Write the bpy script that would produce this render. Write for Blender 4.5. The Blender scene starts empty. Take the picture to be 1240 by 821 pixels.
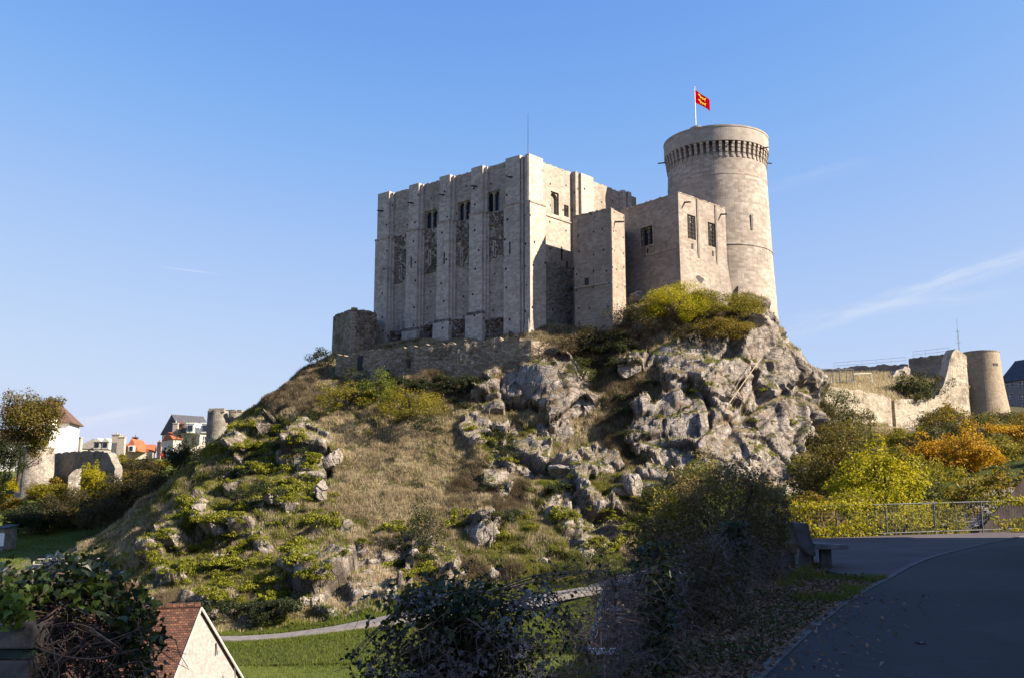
import bpy, math, random
import numpy as np
from mathutils import Vector, Matrix

# ------------------------------------------------------------------ camera, light, exposure
S = bpy.context.scene
C = S.collection
F = 1205.0                       # focal length in pixels of the 1240 px wide photograph (35 mm lens)
PITCH = math.radians(9.6)
EYE = 1.6
SUN_EL, SUN_AZ = 32.0, 16.0      # degrees; azimuth measured from +X towards the camera side (-Y)
cam_d = bpy.data.cameras.new('camera'); cam = bpy.data.objects.new('camera', cam_d); C.objects.link(cam)
cam.location = (0, 0, EYE); cam.rotation_euler = (math.pi/2 + PITCH, 0, 0)
cam_d.sensor_width = 36; cam_d.lens = 36*F/1240; cam_d.clip_start = .1; cam_d.clip_end = 6000
S.camera = cam
S.view_settings.view_transform = 'Standard'; S.view_settings.look = 'None'
S.view_settings.exposure = 1.58; S.view_settings.gamma = 1.0; S.view_settings.use_curve_mapping = False
W = bpy.data.worlds.new('World'); S.world = W; W.use_nodes = True
SKY_CURVE = [[(0, 0), (.10, .06), (.20, .165), (.42, .44), (.9, .64), (1.6, .69)], [(0, 0), (.14, .15), (.27, .29), (.48, .51), (.95, .71), (1.6, .75)], [(0, 0), (.2, .42), (.42, .70), (.65, .87), (.95, .93), (1.6, .96)]]
def setup_world():
    nt = W.node_tree; nt.nodes.clear(); N = nt.nodes.new; L = nt.links.new
    sky = N('ShaderNodeTexSky'); sky.sky_type = 'NISHITA'; sky.sun_disc = False
    sky.sun_elevation = math.radians(SUN_EL); sky.sun_rotation = math.radians(90 + SUN_AZ)
    sky.altitude = 100; sky.air_density = 1.0; sky.dust_density = 0.6; sky.ozone_density = 1.6
    bg = N('ShaderNodeBackground'); bg.inputs['Strength'].default_value = 0.085
    out = N('ShaderNodeOutputWorld')
    # thin streaks of cirrus, laid out by sky direction
    tc = N('ShaderNodeTexCoord')
    def band(center, axis, up, length, width, amount, last):
        c = Vector(center).normalized(); a = Vector(axis); a = (a - c*a.dot(c)).normalized(); b = c.cross(a)
        da = N('ShaderNodeVectorMath'); da.operation = 'DOT_PRODUCT'; da.inputs[1].default_value = a; L(tc.outputs['Generated'], da.inputs[0])
        db = N('ShaderNodeVectorMath'); db.operation = 'DOT_PRODUCT'; db.inputs[1].default_value = b; L(tc.outputs['Generated'], db.inputs[0])
        mp = N('ShaderNodeCombineXYZ'); L(da.outputs['Value'], mp.inputs[0]); L(db.outputs['Value'], mp.inputs[1])
        sc = N('ShaderNodeVectorMath'); sc.operation = 'MULTIPLY'; sc.inputs[1].default_value = (9, 60, 1); L(mp.outputs[0], sc.inputs[0])
        no = N('ShaderNodeTexNoise'); no.inputs['Scale'].default_value = 1.6; no.inputs['Detail'].default_value = 6; no.inputs['Roughness'].default_value = .6
        L(sc.outputs[0], no.inputs['Vector'])
        wob = N('ShaderNodeMath'); wob.operation = 'MULTIPLY_ADD'; wob.inputs[1].default_value = width*2.2; L(no.outputs['Fac'], wob.inputs[0]); L(db.outputs['Value'], wob.inputs[2])
        sub = N('ShaderNodeMath'); sub.operation = 'SUBTRACT'; sub.inputs[1].default_value = width*1.1; L(wob.outputs[0], sub.inputs[0])
        ab = N('ShaderNodeMath'); ab.operation = 'ABSOLUTE'; L(sub.outputs[0], ab.inputs[0])
        m1 = N('ShaderNodeMapRange'); m1.interpolation_type = 'SMOOTHSTEP'; m1.inputs[1].default_value = 0; m1.inputs[2].default_value = width; m1.inputs[3].default_value = 1; m1.inputs[4].default_value = 0
        L(ab.outputs[0], m1.inputs[0])
        ab2 = N('ShaderNodeMath'); ab2.operation = 'ABSOLUTE'; L(da.outputs['Value'], ab2.inputs[0])
        m2 = N('ShaderNodeMapRange'); m2.interpolation_type = 'SMOOTHSTEP'; m2.inputs[1].default_value = length*.35; m2.inputs[2].default_value = length; m2.inputs[3].default_value = 1; m2.inputs[4].default_value = 0
        L(ab2.outputs[0], m2.inputs[0])
        m3 = N('ShaderNodeMapRange'); m3.inputs[1].default_value = .3; m3.inputs[2].default_value = .75; L(no.outputs['Fac'], m3.inputs[0])
        k = N('ShaderNodeMath'); k.operation = 'MULTIPLY'; L(m1.outputs[0], k.inputs[0]); L(m2.outputs[0], k.inputs[1])
        k2 = N('ShaderNodeMath'); k2.operation = 'MULTIPLY'; L(k.outputs[0], k2.inputs[0]); L(m3.outputs[0], k2.inputs[1])
        k3 = N('ShaderNodeMath'); k3.operation = 'MULTIPLY'; k3.inputs[1].default_value = amount; L(k2.outputs[0], k3.inputs[0])
        mx = N('ShaderNodeMix'); mx.data_type = 'RGBA'; L(k3.outputs[0], mx.inputs[0]); L(last, mx.inputs[6]); mx.inputs[7].default_value = (.93/k_, .94/k_, .97/k_, 1)
        return mx.outputs[2]
    k_ = bg.inputs['Strength'].default_value*2**S.view_settings.exposure     # from sky units to display units
    pre = N('ShaderNodeVectorMath'); pre.operation = 'SCALE'; pre.inputs['Scale'].default_value = .188; L(sky.outputs[0], pre.inputs[0])
    cv = N('ShaderNodeRGBCurve'); mp_ = cv.mapping; mp_.use_clip = False; mp_.extend = 'HORIZONTAL'
    for ch, pts in enumerate(SKY_CURVE):
        c = mp_.curves[ch]; c.points[0].location = pts[0]; c.points[1].location = pts[-1]
        for p_ in pts[1:-1]: c.points.new(*p_)
    mp_.update(); L(pre.outputs[0], cv.inputs['Color'])
    post = N('ShaderNodeVectorMath'); post.operation = 'SCALE'; post.inputs['Scale'].default_value = 1/k_; L(cv.outputs[0], post.inputs[0])
    last = post.outputs[0]
    d0 = ray(1140, 345); d1 = ray(1240, 312)
    last = band(d0, Vector(d1)-Vector(d0), None, .20, .013, .42, last)
    d0 = ray(985, 215); d1 = ray(1040, 200)
    last = band(d0, Vector(d1)-Vector(d0), None, .07, .010, .10, last)
    d0 = ray(1080, 372); d1 = ray(1200, 360)
    last = band(d0, Vector(d1)-Vector(d0), None, .12, .008, .25, last)
    d0 = ray(230, 328); d1 = ray(270, 333)
    last = band(d0, Vector(d1)-Vector(d0), None, .035, .0012, .45, last)
    d0 = ray(130, 507); d1 = ray(170, 500)
    last = band(d0, Vector(d1)-Vector(d0), None, .06, .008, .35, last)
    L(last, bg.inputs[0]); L(bg.outputs[0], out.inputs[0])
CP, SP = math.cos(PITCH), math.sin(PITCH)
def ray(px, py):
    u = (px-620)/F; v = (410.5-py)/F
    return (u, CP - v*SP, SP + v*CP)
def P(px, py, Y):                # the point seen at a pixel of the photo, Y metres ahead
    d = ray(px, py); t = Y/d[1]
    return Vector((d[0]*t, Y, EYE + d[2]*t))
def Pz(px, py, z):
    d = ray(px, py); t = (z-EYE)/d[2]
    return Vector((d[0]*t, d[1]*t, z))
def pix(v):                      # world points -> photo pixels
    v = np.asarray(v, float); x = v[..., 0]; y = v[..., 1]; z = v[..., 2]-EYE
    dep = y*CP + z*SP; up = -y*SP + z*CP
    dep = np.where(dep < .1, .1, dep)
    return 620 + F*x/dep, 410.5 - F*up/dep
setup_world()
sv = Vector((math.cos(math.radians(SUN_EL))*math.cos(math.radians(SUN_AZ)), -math.cos(math.radians(SUN_EL))*math.sin(math.radians(SUN_AZ)), math.sin(math.radians(SUN_EL))))
sun_d = bpy.data.lights.new('sun', 'SUN'); sun_d.energy = 5.0; sun_d.angle = math.radians(.53); sun_d.color = (1, .865, .70)
sun = bpy.data.objects.new('sun', sun_d); C.objects.link(sun); sun.location = (60, -20, 80); sun.rotation_euler = sv.to_track_quat('Z', 'Y').to_euler()

# ------------------------------------------------------------------ helpers
R = np.random.default_rng(7)
random.seed(7)
def tag(o, label=None, cat=None, group=None, kind=None):
    if label: o['label'] = label
    if cat: o['category'] = cat
    if group: o['group'] = group
    if kind: o['kind'] = kind
    return o
def empty(name, loc=(0, 0, 0), label=None, cat=None, group=None, rz=0):
    o = bpy.data.objects.new(name, None); C.objects.link(o); o.location = loc; o.rotation_euler.z = rz; o.empty_display_size = .3
    o['_world'] = 1
    return tag(o, label, cat, group)
class MB:
    """collects vertices and faces, links them as one mesh object"""
    def __init__(s): s.V = []; s.Fs = []; s.n = 0; s.UV = []; s.A = []
    def add(s, v, f, uv=None):
        v = np.asarray(v, np.float64).reshape(-1, 3)
        s.V.append(v)
        if isinstance(f, np.ndarray): s.Fs.append(f.astype(np.int64)+s.n)
        else:
            for q in f: s.Fs.append(np.asarray([q], np.int64)+s.n)
        s.UV.append(np.zeros((len(v), 2)) if uv is None else np.asarray(uv, float))
        s.n += len(v)
    def box(s, lo, hi):
        x0, y0, z0 = lo; x1, y1, z1 = hi
        s.add([(x0,y0,z0),(x1,y0,z0),(x1,y1,z0),(x0,y1,z0),(x0,y0,z1),(x1,y0,z1),(x1,y1,z1),(x0,y1,z1)], BOXF)
    def hexa(s, bot, top):
        s.add(list(bot)+list(top), BOXF)
    def prism(s, pts, z0, z1, pts_top=None):
        n = len(pts); pt = pts_top or pts
        v = [(p[0], p[1], z0) for p in pts] + [(p[0], p[1], z1) for p in pt]
        s.add(v, np.array([(i, (i+1) % n, n+(i+1) % n, n+i) for i in range(n)]))
        s.add(v, [list(range(n))[::-1], list(range(n, 2*n))])
    def tube(s, pts, rad, sides=5, cap=True):
        pts = np.asarray(pts, float); n = len(pts); rad = np.broadcast_to(np.asarray(rad, float), (n,))
        tan = np.gradient(pts, axis=0); tan /= np.linalg.norm(tan, axis=1, keepdims=True)+1e-9
        ref = np.array([0, 0, 1.]) if abs(tan[0, 2]) < .9 else np.array([1., 0, 0])
        a = np.cross(tan, ref); a /= np.linalg.norm(a, axis=1, keepdims=True)+1e-9
        b = np.cross(tan, a)
        th = np.arange(sides)*2*np.pi/sides
        v = pts[:, None]+rad[:, None, None]*(np.cos(th)[None, :, None]*a[:, None]+np.sin(th)[None, :, None]*b[:, None])
        i = np.arange(n-1)[:, None]*sides; j = np.arange(sides)[None]; k = (np.arange(sides)+1)[None] % sides
        f = np.stack([i+j, i+k, i+sides+k, i+sides+j], -1).reshape(-1, 4)
        s.add(v.reshape(-1, 3), f)
        if cap: s.add(v[-1], [list(range(sides))])
    def lathe(s, prof, cx, cy, seg=48, uvr=None):
        th = np.linspace(0, 2*np.pi, seg+1)
        prof = np.asarray(prof, float); n = len(prof)
        v = np.stack([cx+prof[:, 0:1]*np.cos(th), cy+prof[:, 0:1]*np.sin(th), np.repeat(prof[:, 1:2], seg+1, 1)], -1)
        arc = np.concatenate([[0], np.cumsum(np.hypot(*np.diff(prof, axis=0).T))])
        uv = np.stack([np.repeat((th*(uvr or prof[0, 0]))[None], n, 0), np.repeat(arc[:, None], seg+1, 1)], -1)
        i = np.arange(n-1)[:, None]*(seg+1); j = np.arange(seg)[None]
        f = np.stack([i+j, i+j+1, i+seg+2+j, i+seg+1+j], -1).reshape(-1, 4)
        s.add(v.reshape(-1, 3), f, uv.reshape(-1, 2))
    def build(s, name, mat, parent=None, smooth=False, uv='box', attrs=None, rel=True):
        me = bpy.data.meshes.new(name)
        V = np.concatenate(s.V) if s.V else np.zeros((0, 3))
        org = None
        if parent is not None and rel:
            org = Vector(parent.matrix_basis.translation); 
            V = V - np.array(org)
            # undo parent's rotation is never needed: parents that hold world geometry are unrotated
        me.vertices.add(len(V)); me.vertices.foreach_set('co', V.astype(np.float32).ravel())
        lv = np.concatenate([f.ravel() for f in s.Fs]); lt = np.concatenate([np.full(len(f), f.shape[1]) for f in s.Fs])
        ls = np.concatenate([[0], np.cumsum(lt)[:-1]])
        me.loops.add(len(lv)); me.loops.foreach_set('vertex_index', lv.astype(np.int32))
        me.polygons.add(len(lt)); me.polygons.foreach_set('loop_start', ls.astype(np.int32))
        me.update(calc_edges=True)
        me.polygons.foreach_set('use_smooth', np.full(len(lt), bool(smooth)))
        if uv:
            ul = me.uv_layers.new(name='UVMap')
            if uv == 'box':
                nn = np.empty(len(lt)*3, np.float32); me.polygons.foreach_get('normal', nn); nn = nn.reshape(-1, 3)
                nl = np.repeat(nn, lt, 0); co = V[lv]
                h = np.hypot(nl[:, 0], nl[:, 1]); flat = h < .35
                tx = np.where(flat, 1, -nl[:, 1]/np.maximum(h, 1e-6)); ty = np.where(flat, 0, nl[:, 0]/np.maximum(h, 1e-6))
                u = co[:, 0]*tx+co[:, 1]*ty
                vv = np.where(flat, co[:, 1], co[:, 2]/np.maximum(h, .35))
                uvs = np.stack([u, vv], -1)
            else: uvs = np.concatenate(s.UV)[lv]
            ul.data.foreach_set('uv', uvs.astype(np.float32).ravel())
        if attrs:
            for k, a in attrs.items():
                at = me.attributes.new(k, 'FLOAT', 'POINT'); at.data.foreach_set('value', np.asarray(a, np.float32))
        if mat: me.materials.append(mat)
        me.validate()
        o = bpy.data.objects.new(name, me); C.objects.link(o)
        if parent is not None: o.parent = parent
        return o
BOXF = np.array([(0,3,2,1),(4,5,6,7),(0,1,5,4),(1,2,6,5),(2,3,7,6),(3,0,4,7)])
def kids(o): return [c for c in C.objects if c.parent == o]
def copy_tree(o, parent=None):
    c = o.copy(); C.objects.link(c)
    if parent: c.parent = parent
    for ch in list(o.children): copy_tree(ch, c)
    return c

# hashing noise in numpy
def _h(ix, iy, iz, seed):
    h = (ix.astype(np.int64)*73856093) ^ (iy.astype(np.int64)*19349663) ^ (iz.astype(np.int64)*83492791) ^ (seed*2654435761)
    h &= 0xffffffff
    h = ((h ^ (h >> 16))*0x45d9f3b) & 0xffffffff
    h = ((h ^ (h >> 16))*0x45d9f3b) & 0xffffffff
    return (h ^ (h >> 16)) & 0xffffffff
def hf(ix, iy, iz, seed): return _h(ix, iy, iz, seed)/4294967295.0
def vnoise(p, seed=0):
    i = np.floor(p); f = p-i; f = f*f*(3-2*f); i = i.astype(np.int64); r = 0
    for a in (0, 1):
        for b in (0, 1):
            for c in (0, 1):
                w = (f[:, 0] if a else 1-f[:, 0])*(f[:, 1] if b else 1-f[:, 1])*(f[:, 2] if c else 1-f[:, 2])
                r = r+w*hf(i[:, 0]+a, i[:, 1]+b, i[:, 2]+c, seed)
    return r
def fbm(p, oct=4, seed=0, gain=.5):
    s = 0; a = 1; t = 0
    for k in range(oct):
        s = s+a*vnoise(p*(2.03**k)+17.3*k, seed+k); t += a; a *= gain
    return s/t
def worley(p, seed=0):
    i = np.floor(p).astype(np.int64); n = len(p)
    f1 = np.full(n, 9.); f2 = np.full(n, 9.); c1 = np.zeros((n, 3)); id1 = np.zeros((n, 3), np.int64)
    for a in (-1, 0, 1):
        for b in (-1, 0, 1):
            for c in (-1, 0, 1):
                j = i+np.array([a, b, c])
                q = j+np.stack([hf(j[:, 0], j[:, 1], j[:, 2], seed+k) for k in (1, 2, 3)], -1)
                d = np.linalg.norm(p-q, axis=1)
                m = d < f1
                f2 = np.where(m, f1, np.minimum(f2, d))
                f1 = np.where(m, d, f1); c1[m] = q[m]; id1[m] = j[m]
    return f1, f2, c1, id1

# ------------------------------------------------------------------ materials
def new_mat(name):
    m = bpy.data.materials.new(name); m.use_nodes = True; nt = m.node_tree; nt.nodes.clear()
    out = nt.nodes.new('ShaderNodeOutputMaterial')
    return m, nt, out
class NB:
    def __init__(s, nt): s.nt = nt
    def n(s, t, **k):
        o = s.nt.nodes.new(t)
        for a, b in k.items(): setattr(o, a, b)
        return o
    def link(s, a, b): s.nt.links.new(a, b)
    def noise(s, vec, scale, detail=4, rough=.55, dist=0):
        o = s.n('ShaderNodeTexNoise'); o.inputs['Scale'].default_value = scale; o.inputs['Detail'].default_value = detail
        o.inputs['Roughness'].default_value = rough; o.inputs['Distortion'].default_value = dist
        if vec is not None: s.link(vec, o.inputs['Vector'])
        return o.outputs['Fac']
    def vor(s, vec, scale, feature='F1', dim='3D', rnd=1.0):
        o = s.n('ShaderNodeTexVoronoi'); o.voronoi_dimensions = dim; o.feature = feature; o.inputs['Scale'].default_value = scale
        o.inputs['Randomness'].default_value = rnd
        if vec is not None: s.link(vec, o.inputs['Vector'])
        return o
    def ramp(s, fac, stops, interp='LINEAR'):
        o = s.n('ShaderNodeValToRGB'); o.color_ramp.interpolation = interp
        e = o.color_ramp.elements
        while len(e) < len(stops): e.new(.5)
        for k, (p, c) in enumerate(stops):
            e[k].position = p; e[k].color = tuple(c)+(1,) if len(c) == 3 else c
        s.link(fac, o.inputs[0]); return o.outputs[0]
    def mr(s, fac, a, b, c=0, d=1, smooth=True):
        o = s.n('ShaderNodeMapRange')
        if smooth: o.interpolation_type = 'SMOOTHSTEP'
        for k, v in zip((1, 2, 3, 4), (a, b, c, d)): o.inputs[k].default_value = v
        s.link(fac, o.inputs[0]); return o.outputs[0]
    def mix(s, fac, a, b, mode='MIX'):
        o = s.n('ShaderNodeMix'); o.data_type = 'RGBA'; o.blend_type = mode
        if isinstance(fac, (int, float)): o.inputs[0].default_value = fac
        else: s.link(fac, o.inputs[0])
        for k, v in ((6, a), (7, b)):
            if isinstance(v, (tuple, list)): o.inputs[k].default_value = tuple(v)+(1,) if len(v) == 3 else v
            else: s.link(v, o.inputs[k])
        return o.outputs[2]
    def math(s, op, a, b=None, c=None):
        o = s.n('ShaderNodeMath'); o.operation = op
        for k, v in enumerate((a, b, c)):
            if v is None: continue
            if isinstance(v, (int, float)): o.inputs[k].default_value = v
            else: s.link(v, o.inputs[k])
        return o.outputs[0]
    def vmul(s, vec, m):
        o = s.n('ShaderNodeVectorMath'); o.operation = 'MULTIPLY'; o.inputs[1].default_value = m; s.link(vec, o.inputs[0]); return o.outputs[0]
    def bump(s, h, strength, dist, prev=None):
        o = s.n('ShaderNodeBump'); o.inputs['Strength'].default_value = strength; o.inputs['Distance'].default_value = dist
        s.link(h, o.inputs['Height'])
        if prev is not None: s.link(prev, o.inputs['Normal'])
        return o.outputs[0]
    def bsdf(s, col, rough=.9, normal=None, spec=.2, metal=0, k=None):
        k = ALB if k is None else k
        o = s.n('ShaderNodeBsdfPrincipled')
        if isinstance(col, (tuple, list)): o.inputs['Base Color'].default_value = tuple(x*k for x in col)+(1,)
        else:
            sc = s.n('ShaderNodeVectorMath', operation='SCALE'); s.link(col, sc.inputs[0]); sc.inputs['Scale'].default_value = k; s.link(sc.outputs[0], o.inputs['Base Color'])
        if isinstance(rough, (int, float)): o.inputs['Roughness'].default_value = rough
        else: s.link(rough, o.inputs['Roughness'])
        o.inputs['Specular IOR Level'].default_value = spec; o.inputs['Metallic'].default_value = metal
        if normal is not None: s.link(normal, o.inputs['Normal'])
        return o.outputs[0]
    def geo(s): return s.n('ShaderNodeNewGeometry')
    def pos(s): return s.n('ShaderNodeNewGeometry').outputs['Position']
    def uv(s): return s.n('ShaderNodeTexCoord').outputs['UV']
    def attr(s, name):
        o = s.n('ShaderNodeAttribute'); o.attribute_name = name; return o.outputs['Fac']
def simple(name, col, rough=.8, spec=.3, metal=0, var=.25, scale=3., bump=.0):
    m, nt, out = new_mat(name); b = NB(nt)
    f = b.noise(b.pos(), scale, 5, .6)
    k = b.mr(f, .3, .7, 1-var, 1+var)
    o = b.n('ShaderNodeVectorMath', operation='SCALE'); o.inputs[0].default_value = col; b.link(k, o.inputs['Scale'])
    nrm = b.bump(b.noise(b.pos(), scale*6, 4), bump, .02) if bump else None
    b.link(b.bsdf(o.outputs[0], rough, nrm, spec, metal), out.inputs[0]); return m
def leaf_mat(name, cols, transl=.35, rough=.55, clump=.35, cscale=.7):
    m, nt, out = new_mat(name); b = NB(nt)
    g = b.geo()
    n = len(cols)
    nz = b.noise(g.outputs['Position'], cscale, 3, .6)
    nzr = b.mr(nz, .25, .75, 0, 1, False)
    t = b.math('MULTIPLY_ADD', nzr, clump, b.math('MULTIPLY', g.outputs['Random Per Island'], 1-clump))
    col = b.ramp(t, [((k+.5)/n if n > 1 else .5, c) for k, c in enumerate(cols)])
    d = b.bsdf(col, rough, None, .25)
    tr = b.n('ShaderNodeBsdfTranslucent'); ts = b.n('ShaderNodeVectorMath', operation='SCALE'); ts.inputs['Scale'].default_value = ALB; b.link(b.mix(.3, col, (.30, .28, .03), 'MIX'), ts.inputs[0]); b.link(ts.outputs[0], tr.inputs[0])
    mx = b.n('ShaderNodeMixShader'); mx.inputs[0].default_value = transl
    b.link(d, mx.inputs[1]); b.link(tr.outputs[0], mx.inputs[2]); b.link(mx.outputs[0], out.inputs[0]); return m
def stone_mat(name, ca, cb, mortar, bw=.55, bh=.28, stain=.5, dark=(.10, .09, .08), lichen=None, holes=0, bump=.5, streak=.5, contrast=1.0, uvscale=1):
    """coursed masonry: uneven blocks, weather streaks, blotches of lime and lichen, putlog holes"""
    m, nt, out = new_mat(name); b = NB(nt)
    uv = b.uv(); pos = b.pos()
    wob = b.n('ShaderNodeTexNoise'); wob.inputs['Scale'].default_value = 1.3; wob.inputs['Detail'].default_value = 3; b.link(uv, wob.inputs['Vector'])
    ad = b.n('ShaderNodeVectorMath', operation='MULTIPLY_ADD'); b.link(wob.outputs['Color'], ad.inputs[0]); ad.inputs[1].default_value = (.10, .10, 0); b.link(uv, ad.inputs[2])
    br = b.n('ShaderNodeTexBrick'); b.link(ad.outputs[0], br.inputs['Vector'])
    br.inputs['Scale'].default_value = uvscale; br.inputs['Brick Width'].default_value = bw; br.inputs['Row Height'].default_value = bh
    br.inputs['Mortar Size'].default_value = .014; br.inputs['Mortar Smooth'].default_value = .4; br.inputs['Bias'].default_value = -.1
    br.inputs['Color1'].default_value = (0, 0, 0, 1); br.inputs['Color2'].default_value = (1, 1, 1, 1); br.inputs['Mortar'].default_value = (.5, .5, .5, 1)
    br.offset = .43; br.squash = 1.25; br.squash_frequency = 3
    big = b.noise(pos, .16, 5, .62); mid = b.noise(pos, .8, 6, .65); fine = b.noise(pos, 5, 5, .7)
    t = b.math('ADD', b.math('MULTIPLY', br.outputs['Color'], .30*contrast), b.math('ADD', b.math('MULTIPLY', mid, .5), b.math('MULTIPLY', fine, .35)))
    col = b.ramp(t, [(.18, tuple(x*.62 for x in ca)), (.48, ca), (.72, cb), (.92, tuple(min(1, x*1.22) for x in cb))])
    col = b.mix(b.math('MULTIPLY', br.outputs['Fac'], .55), col, mortar)
    col = b.mix(b.math('MULTIPLY', b.mr(big, .45, .68), stain*.7), col, tuple(x*.55 for x in ca))
    # vertical weather streaks
    sv_ = b.noise(b.vmul(uv, (1.5, .10, 1)), 1, 5, .65); sm = b.noise(b.vmul(uv, (.22, .22, 1)), 1, 3)
    sf = b.math('MULTIPLY', b.mr(sv_, .50, .70), b.mr(sm, .42, .62))
    col = b.mix(b.math('MULTIPLY', sf, streak), col, dark)
    if lichen:
        lf = b.math('MULTIPLY', b.mr(b.noise(pos, 1.9, 5, .7), .60, .72), b.mr(b.noise(pos, .22, 3), .45, .62))
        col = b.mix(b.math('MULTIPLY', lf, .8), col, lichen)
    h = b.math('ADD', b.math('MULTIPLY', br.outputs['Fac'], -.6), b.math('MULTIPLY', fine, .9))
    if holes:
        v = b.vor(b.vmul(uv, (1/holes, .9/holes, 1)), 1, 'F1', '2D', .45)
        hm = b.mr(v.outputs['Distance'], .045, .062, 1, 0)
        col = b.mix(hm, col, (.02, .018, .016)); h = b.math('SUBTRACT', h, b.math('MULTIPLY', hm, 3.))  # the dark inside putlog holes is painted as near black dots
    nrm = b.bump(h, bump, .05)
    b.link(b.bsdf(col, .93, nrm, .15), out.inputs[0]); return m
def rubble_mat(name, cols, mortar, scale=3.2, bump=.8, moss=None):
    m, nt, out = new_mat(name); b = NB(nt); pos = b.pos()
    wob = b.n('ShaderNodeTexNoise'); wob.inputs['Scale'].default_value = 2; wob.inputs['Detail'].default_value = 3; b.link(pos, wob.inputs['Vector'])
    ad = b.n('ShaderNodeVectorMath', operation='MULTIPLY_ADD'); b.link(wob.outputs['Color'], ad.inputs[0]); ad.inputs[1].default_value = (.25, .25, .2); b.link(pos, ad.inputs[2])
    sq = b.vmul(ad.outputs[0], (1, 1, 1.5))
    v = b.vor(sq, scale); e = b.vor(sq, scale, 'DISTANCE_TO_EDGE')
    sep = b.n('ShaderNodeSeparateColor'); b.link(v.outputs['Color'], sep.inputs[0])
    t = b.math('ADD', b.math('MULTIPLY', sep.outputs[0], .7), b.math('MULTIPLY', b.noise(pos, 6, 5, .7), .35))
    col = b.ramp(t, [(k/(len(cols)-1)*.9+.05, c) for k, c in enumerate(cols)])
    ed = b.mr(e.outputs['Distance'], .0, .09, 1, 0)
    mort = b.mix(b.noise(pos, .7, 4), tuple(x*.5 for x in mortar), tuple(x*1.3 for x in mortar))
    col = b.mix(b.math('MULTIPLY', ed, .8), col, mort)
    col = b.mix(b.math('MULTIPLY', b.mr(b.noise(pos, .3, 5, .65), .48, .66), .55), col, tuple(x*.4 for x in cols[0]))
    if moss:
        col = b.mix(b.math('MULTIPLY', b.mr(b.noise(pos, .9, 5, .7), .55, .68), .8), col, moss)
    h = b.math('ADD', b.math('MULTIPLY', ed, -1.), b.math('MULTIPLY', b.noise(pos, 9, 4, .7), .6))
    b.link(b.bsdf(col, .95, b.bump(h, bump, .06), .1), out.inputs[0]); return m
def tile_mat(name, cols, tw=.17, th=.12, moss=(.06, .07, .02)):
    m, nt, out = new_mat(name); b = NB(nt); uv = b.uv(); pos = b.pos()
    br = b.n('ShaderNodeTexBrick'); b.link(uv, br.inputs['Vector']); br.inputs['Scale'].default_value = 1
    br.inputs['Brick Width'].default_value = tw; br.inputs['Row Height'].default_value = th; br.inputs['Mortar Size'].default_value = .010; br.inputs['Mortar Smooth'].default_value = .3
    br.inputs['Color1'].default_value = (0, 0, 0, 1); br.inputs['Color2'].default_value = (1, 1, 1, 1); br.inputs['Mortar'].default_value = (.2, .2, .2, 1)
    t = b.math('ADD', b.math('MULTIPLY', br.outputs['Color'], .62), b.math('MULTIPLY', b.noise(pos, 1.6, 5, .7), .42))
    col = b.ramp(t, [(k/(len(cols)-1)*.9+.05, c) for k, c in enumerate(cols)])
    col = b.mix(b.math('MULTIPLY', br.outputs['Fac'], .75), col, tuple(x*.3 for x in cols[0]))
    if moss: col = b.mix(b.math('MULTIPLY', b.mr(b.noise(pos, 1.1, 6, .75), .56, .66), .5), col, moss)
    sx = b.n('ShaderNodeSeparateXYZ'); b.link(uv, sx.inputs[0])
    saw = b.math('FRACT', b.math('DIVIDE', sx.outputs[1], th))
    h = b.math('SUBTRACT', b.math('MULTIPLY', saw, -1.), b.math('MULTIPLY', br.outputs['Fac'], .6))
    b.link(b.bsdf(col, .85, b.bump(h, .8, .03), .2), out.inputs[0]); return m
M = {}
ALB = .80                        # stone and earth here are darker than the picture's sunlit values
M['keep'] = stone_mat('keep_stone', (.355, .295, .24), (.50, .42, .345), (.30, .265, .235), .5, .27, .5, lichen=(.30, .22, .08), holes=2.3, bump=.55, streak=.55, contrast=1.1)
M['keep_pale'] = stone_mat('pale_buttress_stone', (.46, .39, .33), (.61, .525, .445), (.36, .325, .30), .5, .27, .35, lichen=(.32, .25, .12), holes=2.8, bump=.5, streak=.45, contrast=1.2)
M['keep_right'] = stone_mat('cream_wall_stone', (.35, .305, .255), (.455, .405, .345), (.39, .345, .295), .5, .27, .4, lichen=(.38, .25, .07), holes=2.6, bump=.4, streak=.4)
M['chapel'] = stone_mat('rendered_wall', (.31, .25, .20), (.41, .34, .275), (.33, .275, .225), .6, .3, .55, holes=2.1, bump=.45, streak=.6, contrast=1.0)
M['small'] = stone_mat('small_keep_render', (.30, .255, .215), (.405, .35, .295), (.33, .285, .245), .6, .3, .6, lichen=(.36, .22, .05), bump=.5, streak=.65, contrast=1.0)
M['tower'] = stone_mat('tower_ashlar', (.335, .285, .24), (.46, .40, .34), (.35, .30, .255), .75, .36, .5, lichen=(.34, .25, .12), bump=.45, streak=.6, contrast=1.15)
M['rubble_dark'] = rubble_mat('dark_rubble', [(.08, .06, .048), (.19, .14, .11), (.31, .24, .195), (.44, .37, .32)], (.17, .13, .105), 3.4, 1.)
M['rampart'] = rubble_mat('rampart_rubble', [(.15, .115, .08), (.27, .215, .155), (.36, .295, .22), (.47, .41, .33)], (.25, .195, .125), 2.6, .9, moss=(.10, .085, .04))
M['curtain'] = rubble_mat('curtain_rubble', [(.32, .265, .195), (.42, .36, .27), (.48, .42, .33), (.54, .49, .41)], (.44, .38, .29), 1.9, .55)
M['curtain_tower'] = stone_mat('curtain_tower_stone', (.33, .265, .19), (.42, .345, .255), (.38, .32, .24), .5, .25, .4, bump=.6, streak=.5)
M['ruin'] = rubble_mat('ruin_rubble', [(.22, .19, .16), (.34, .30, .26), (.42, .38, .33), (.52, .49, .44)], (.36, .32, .27), 2.0, .9)
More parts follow.
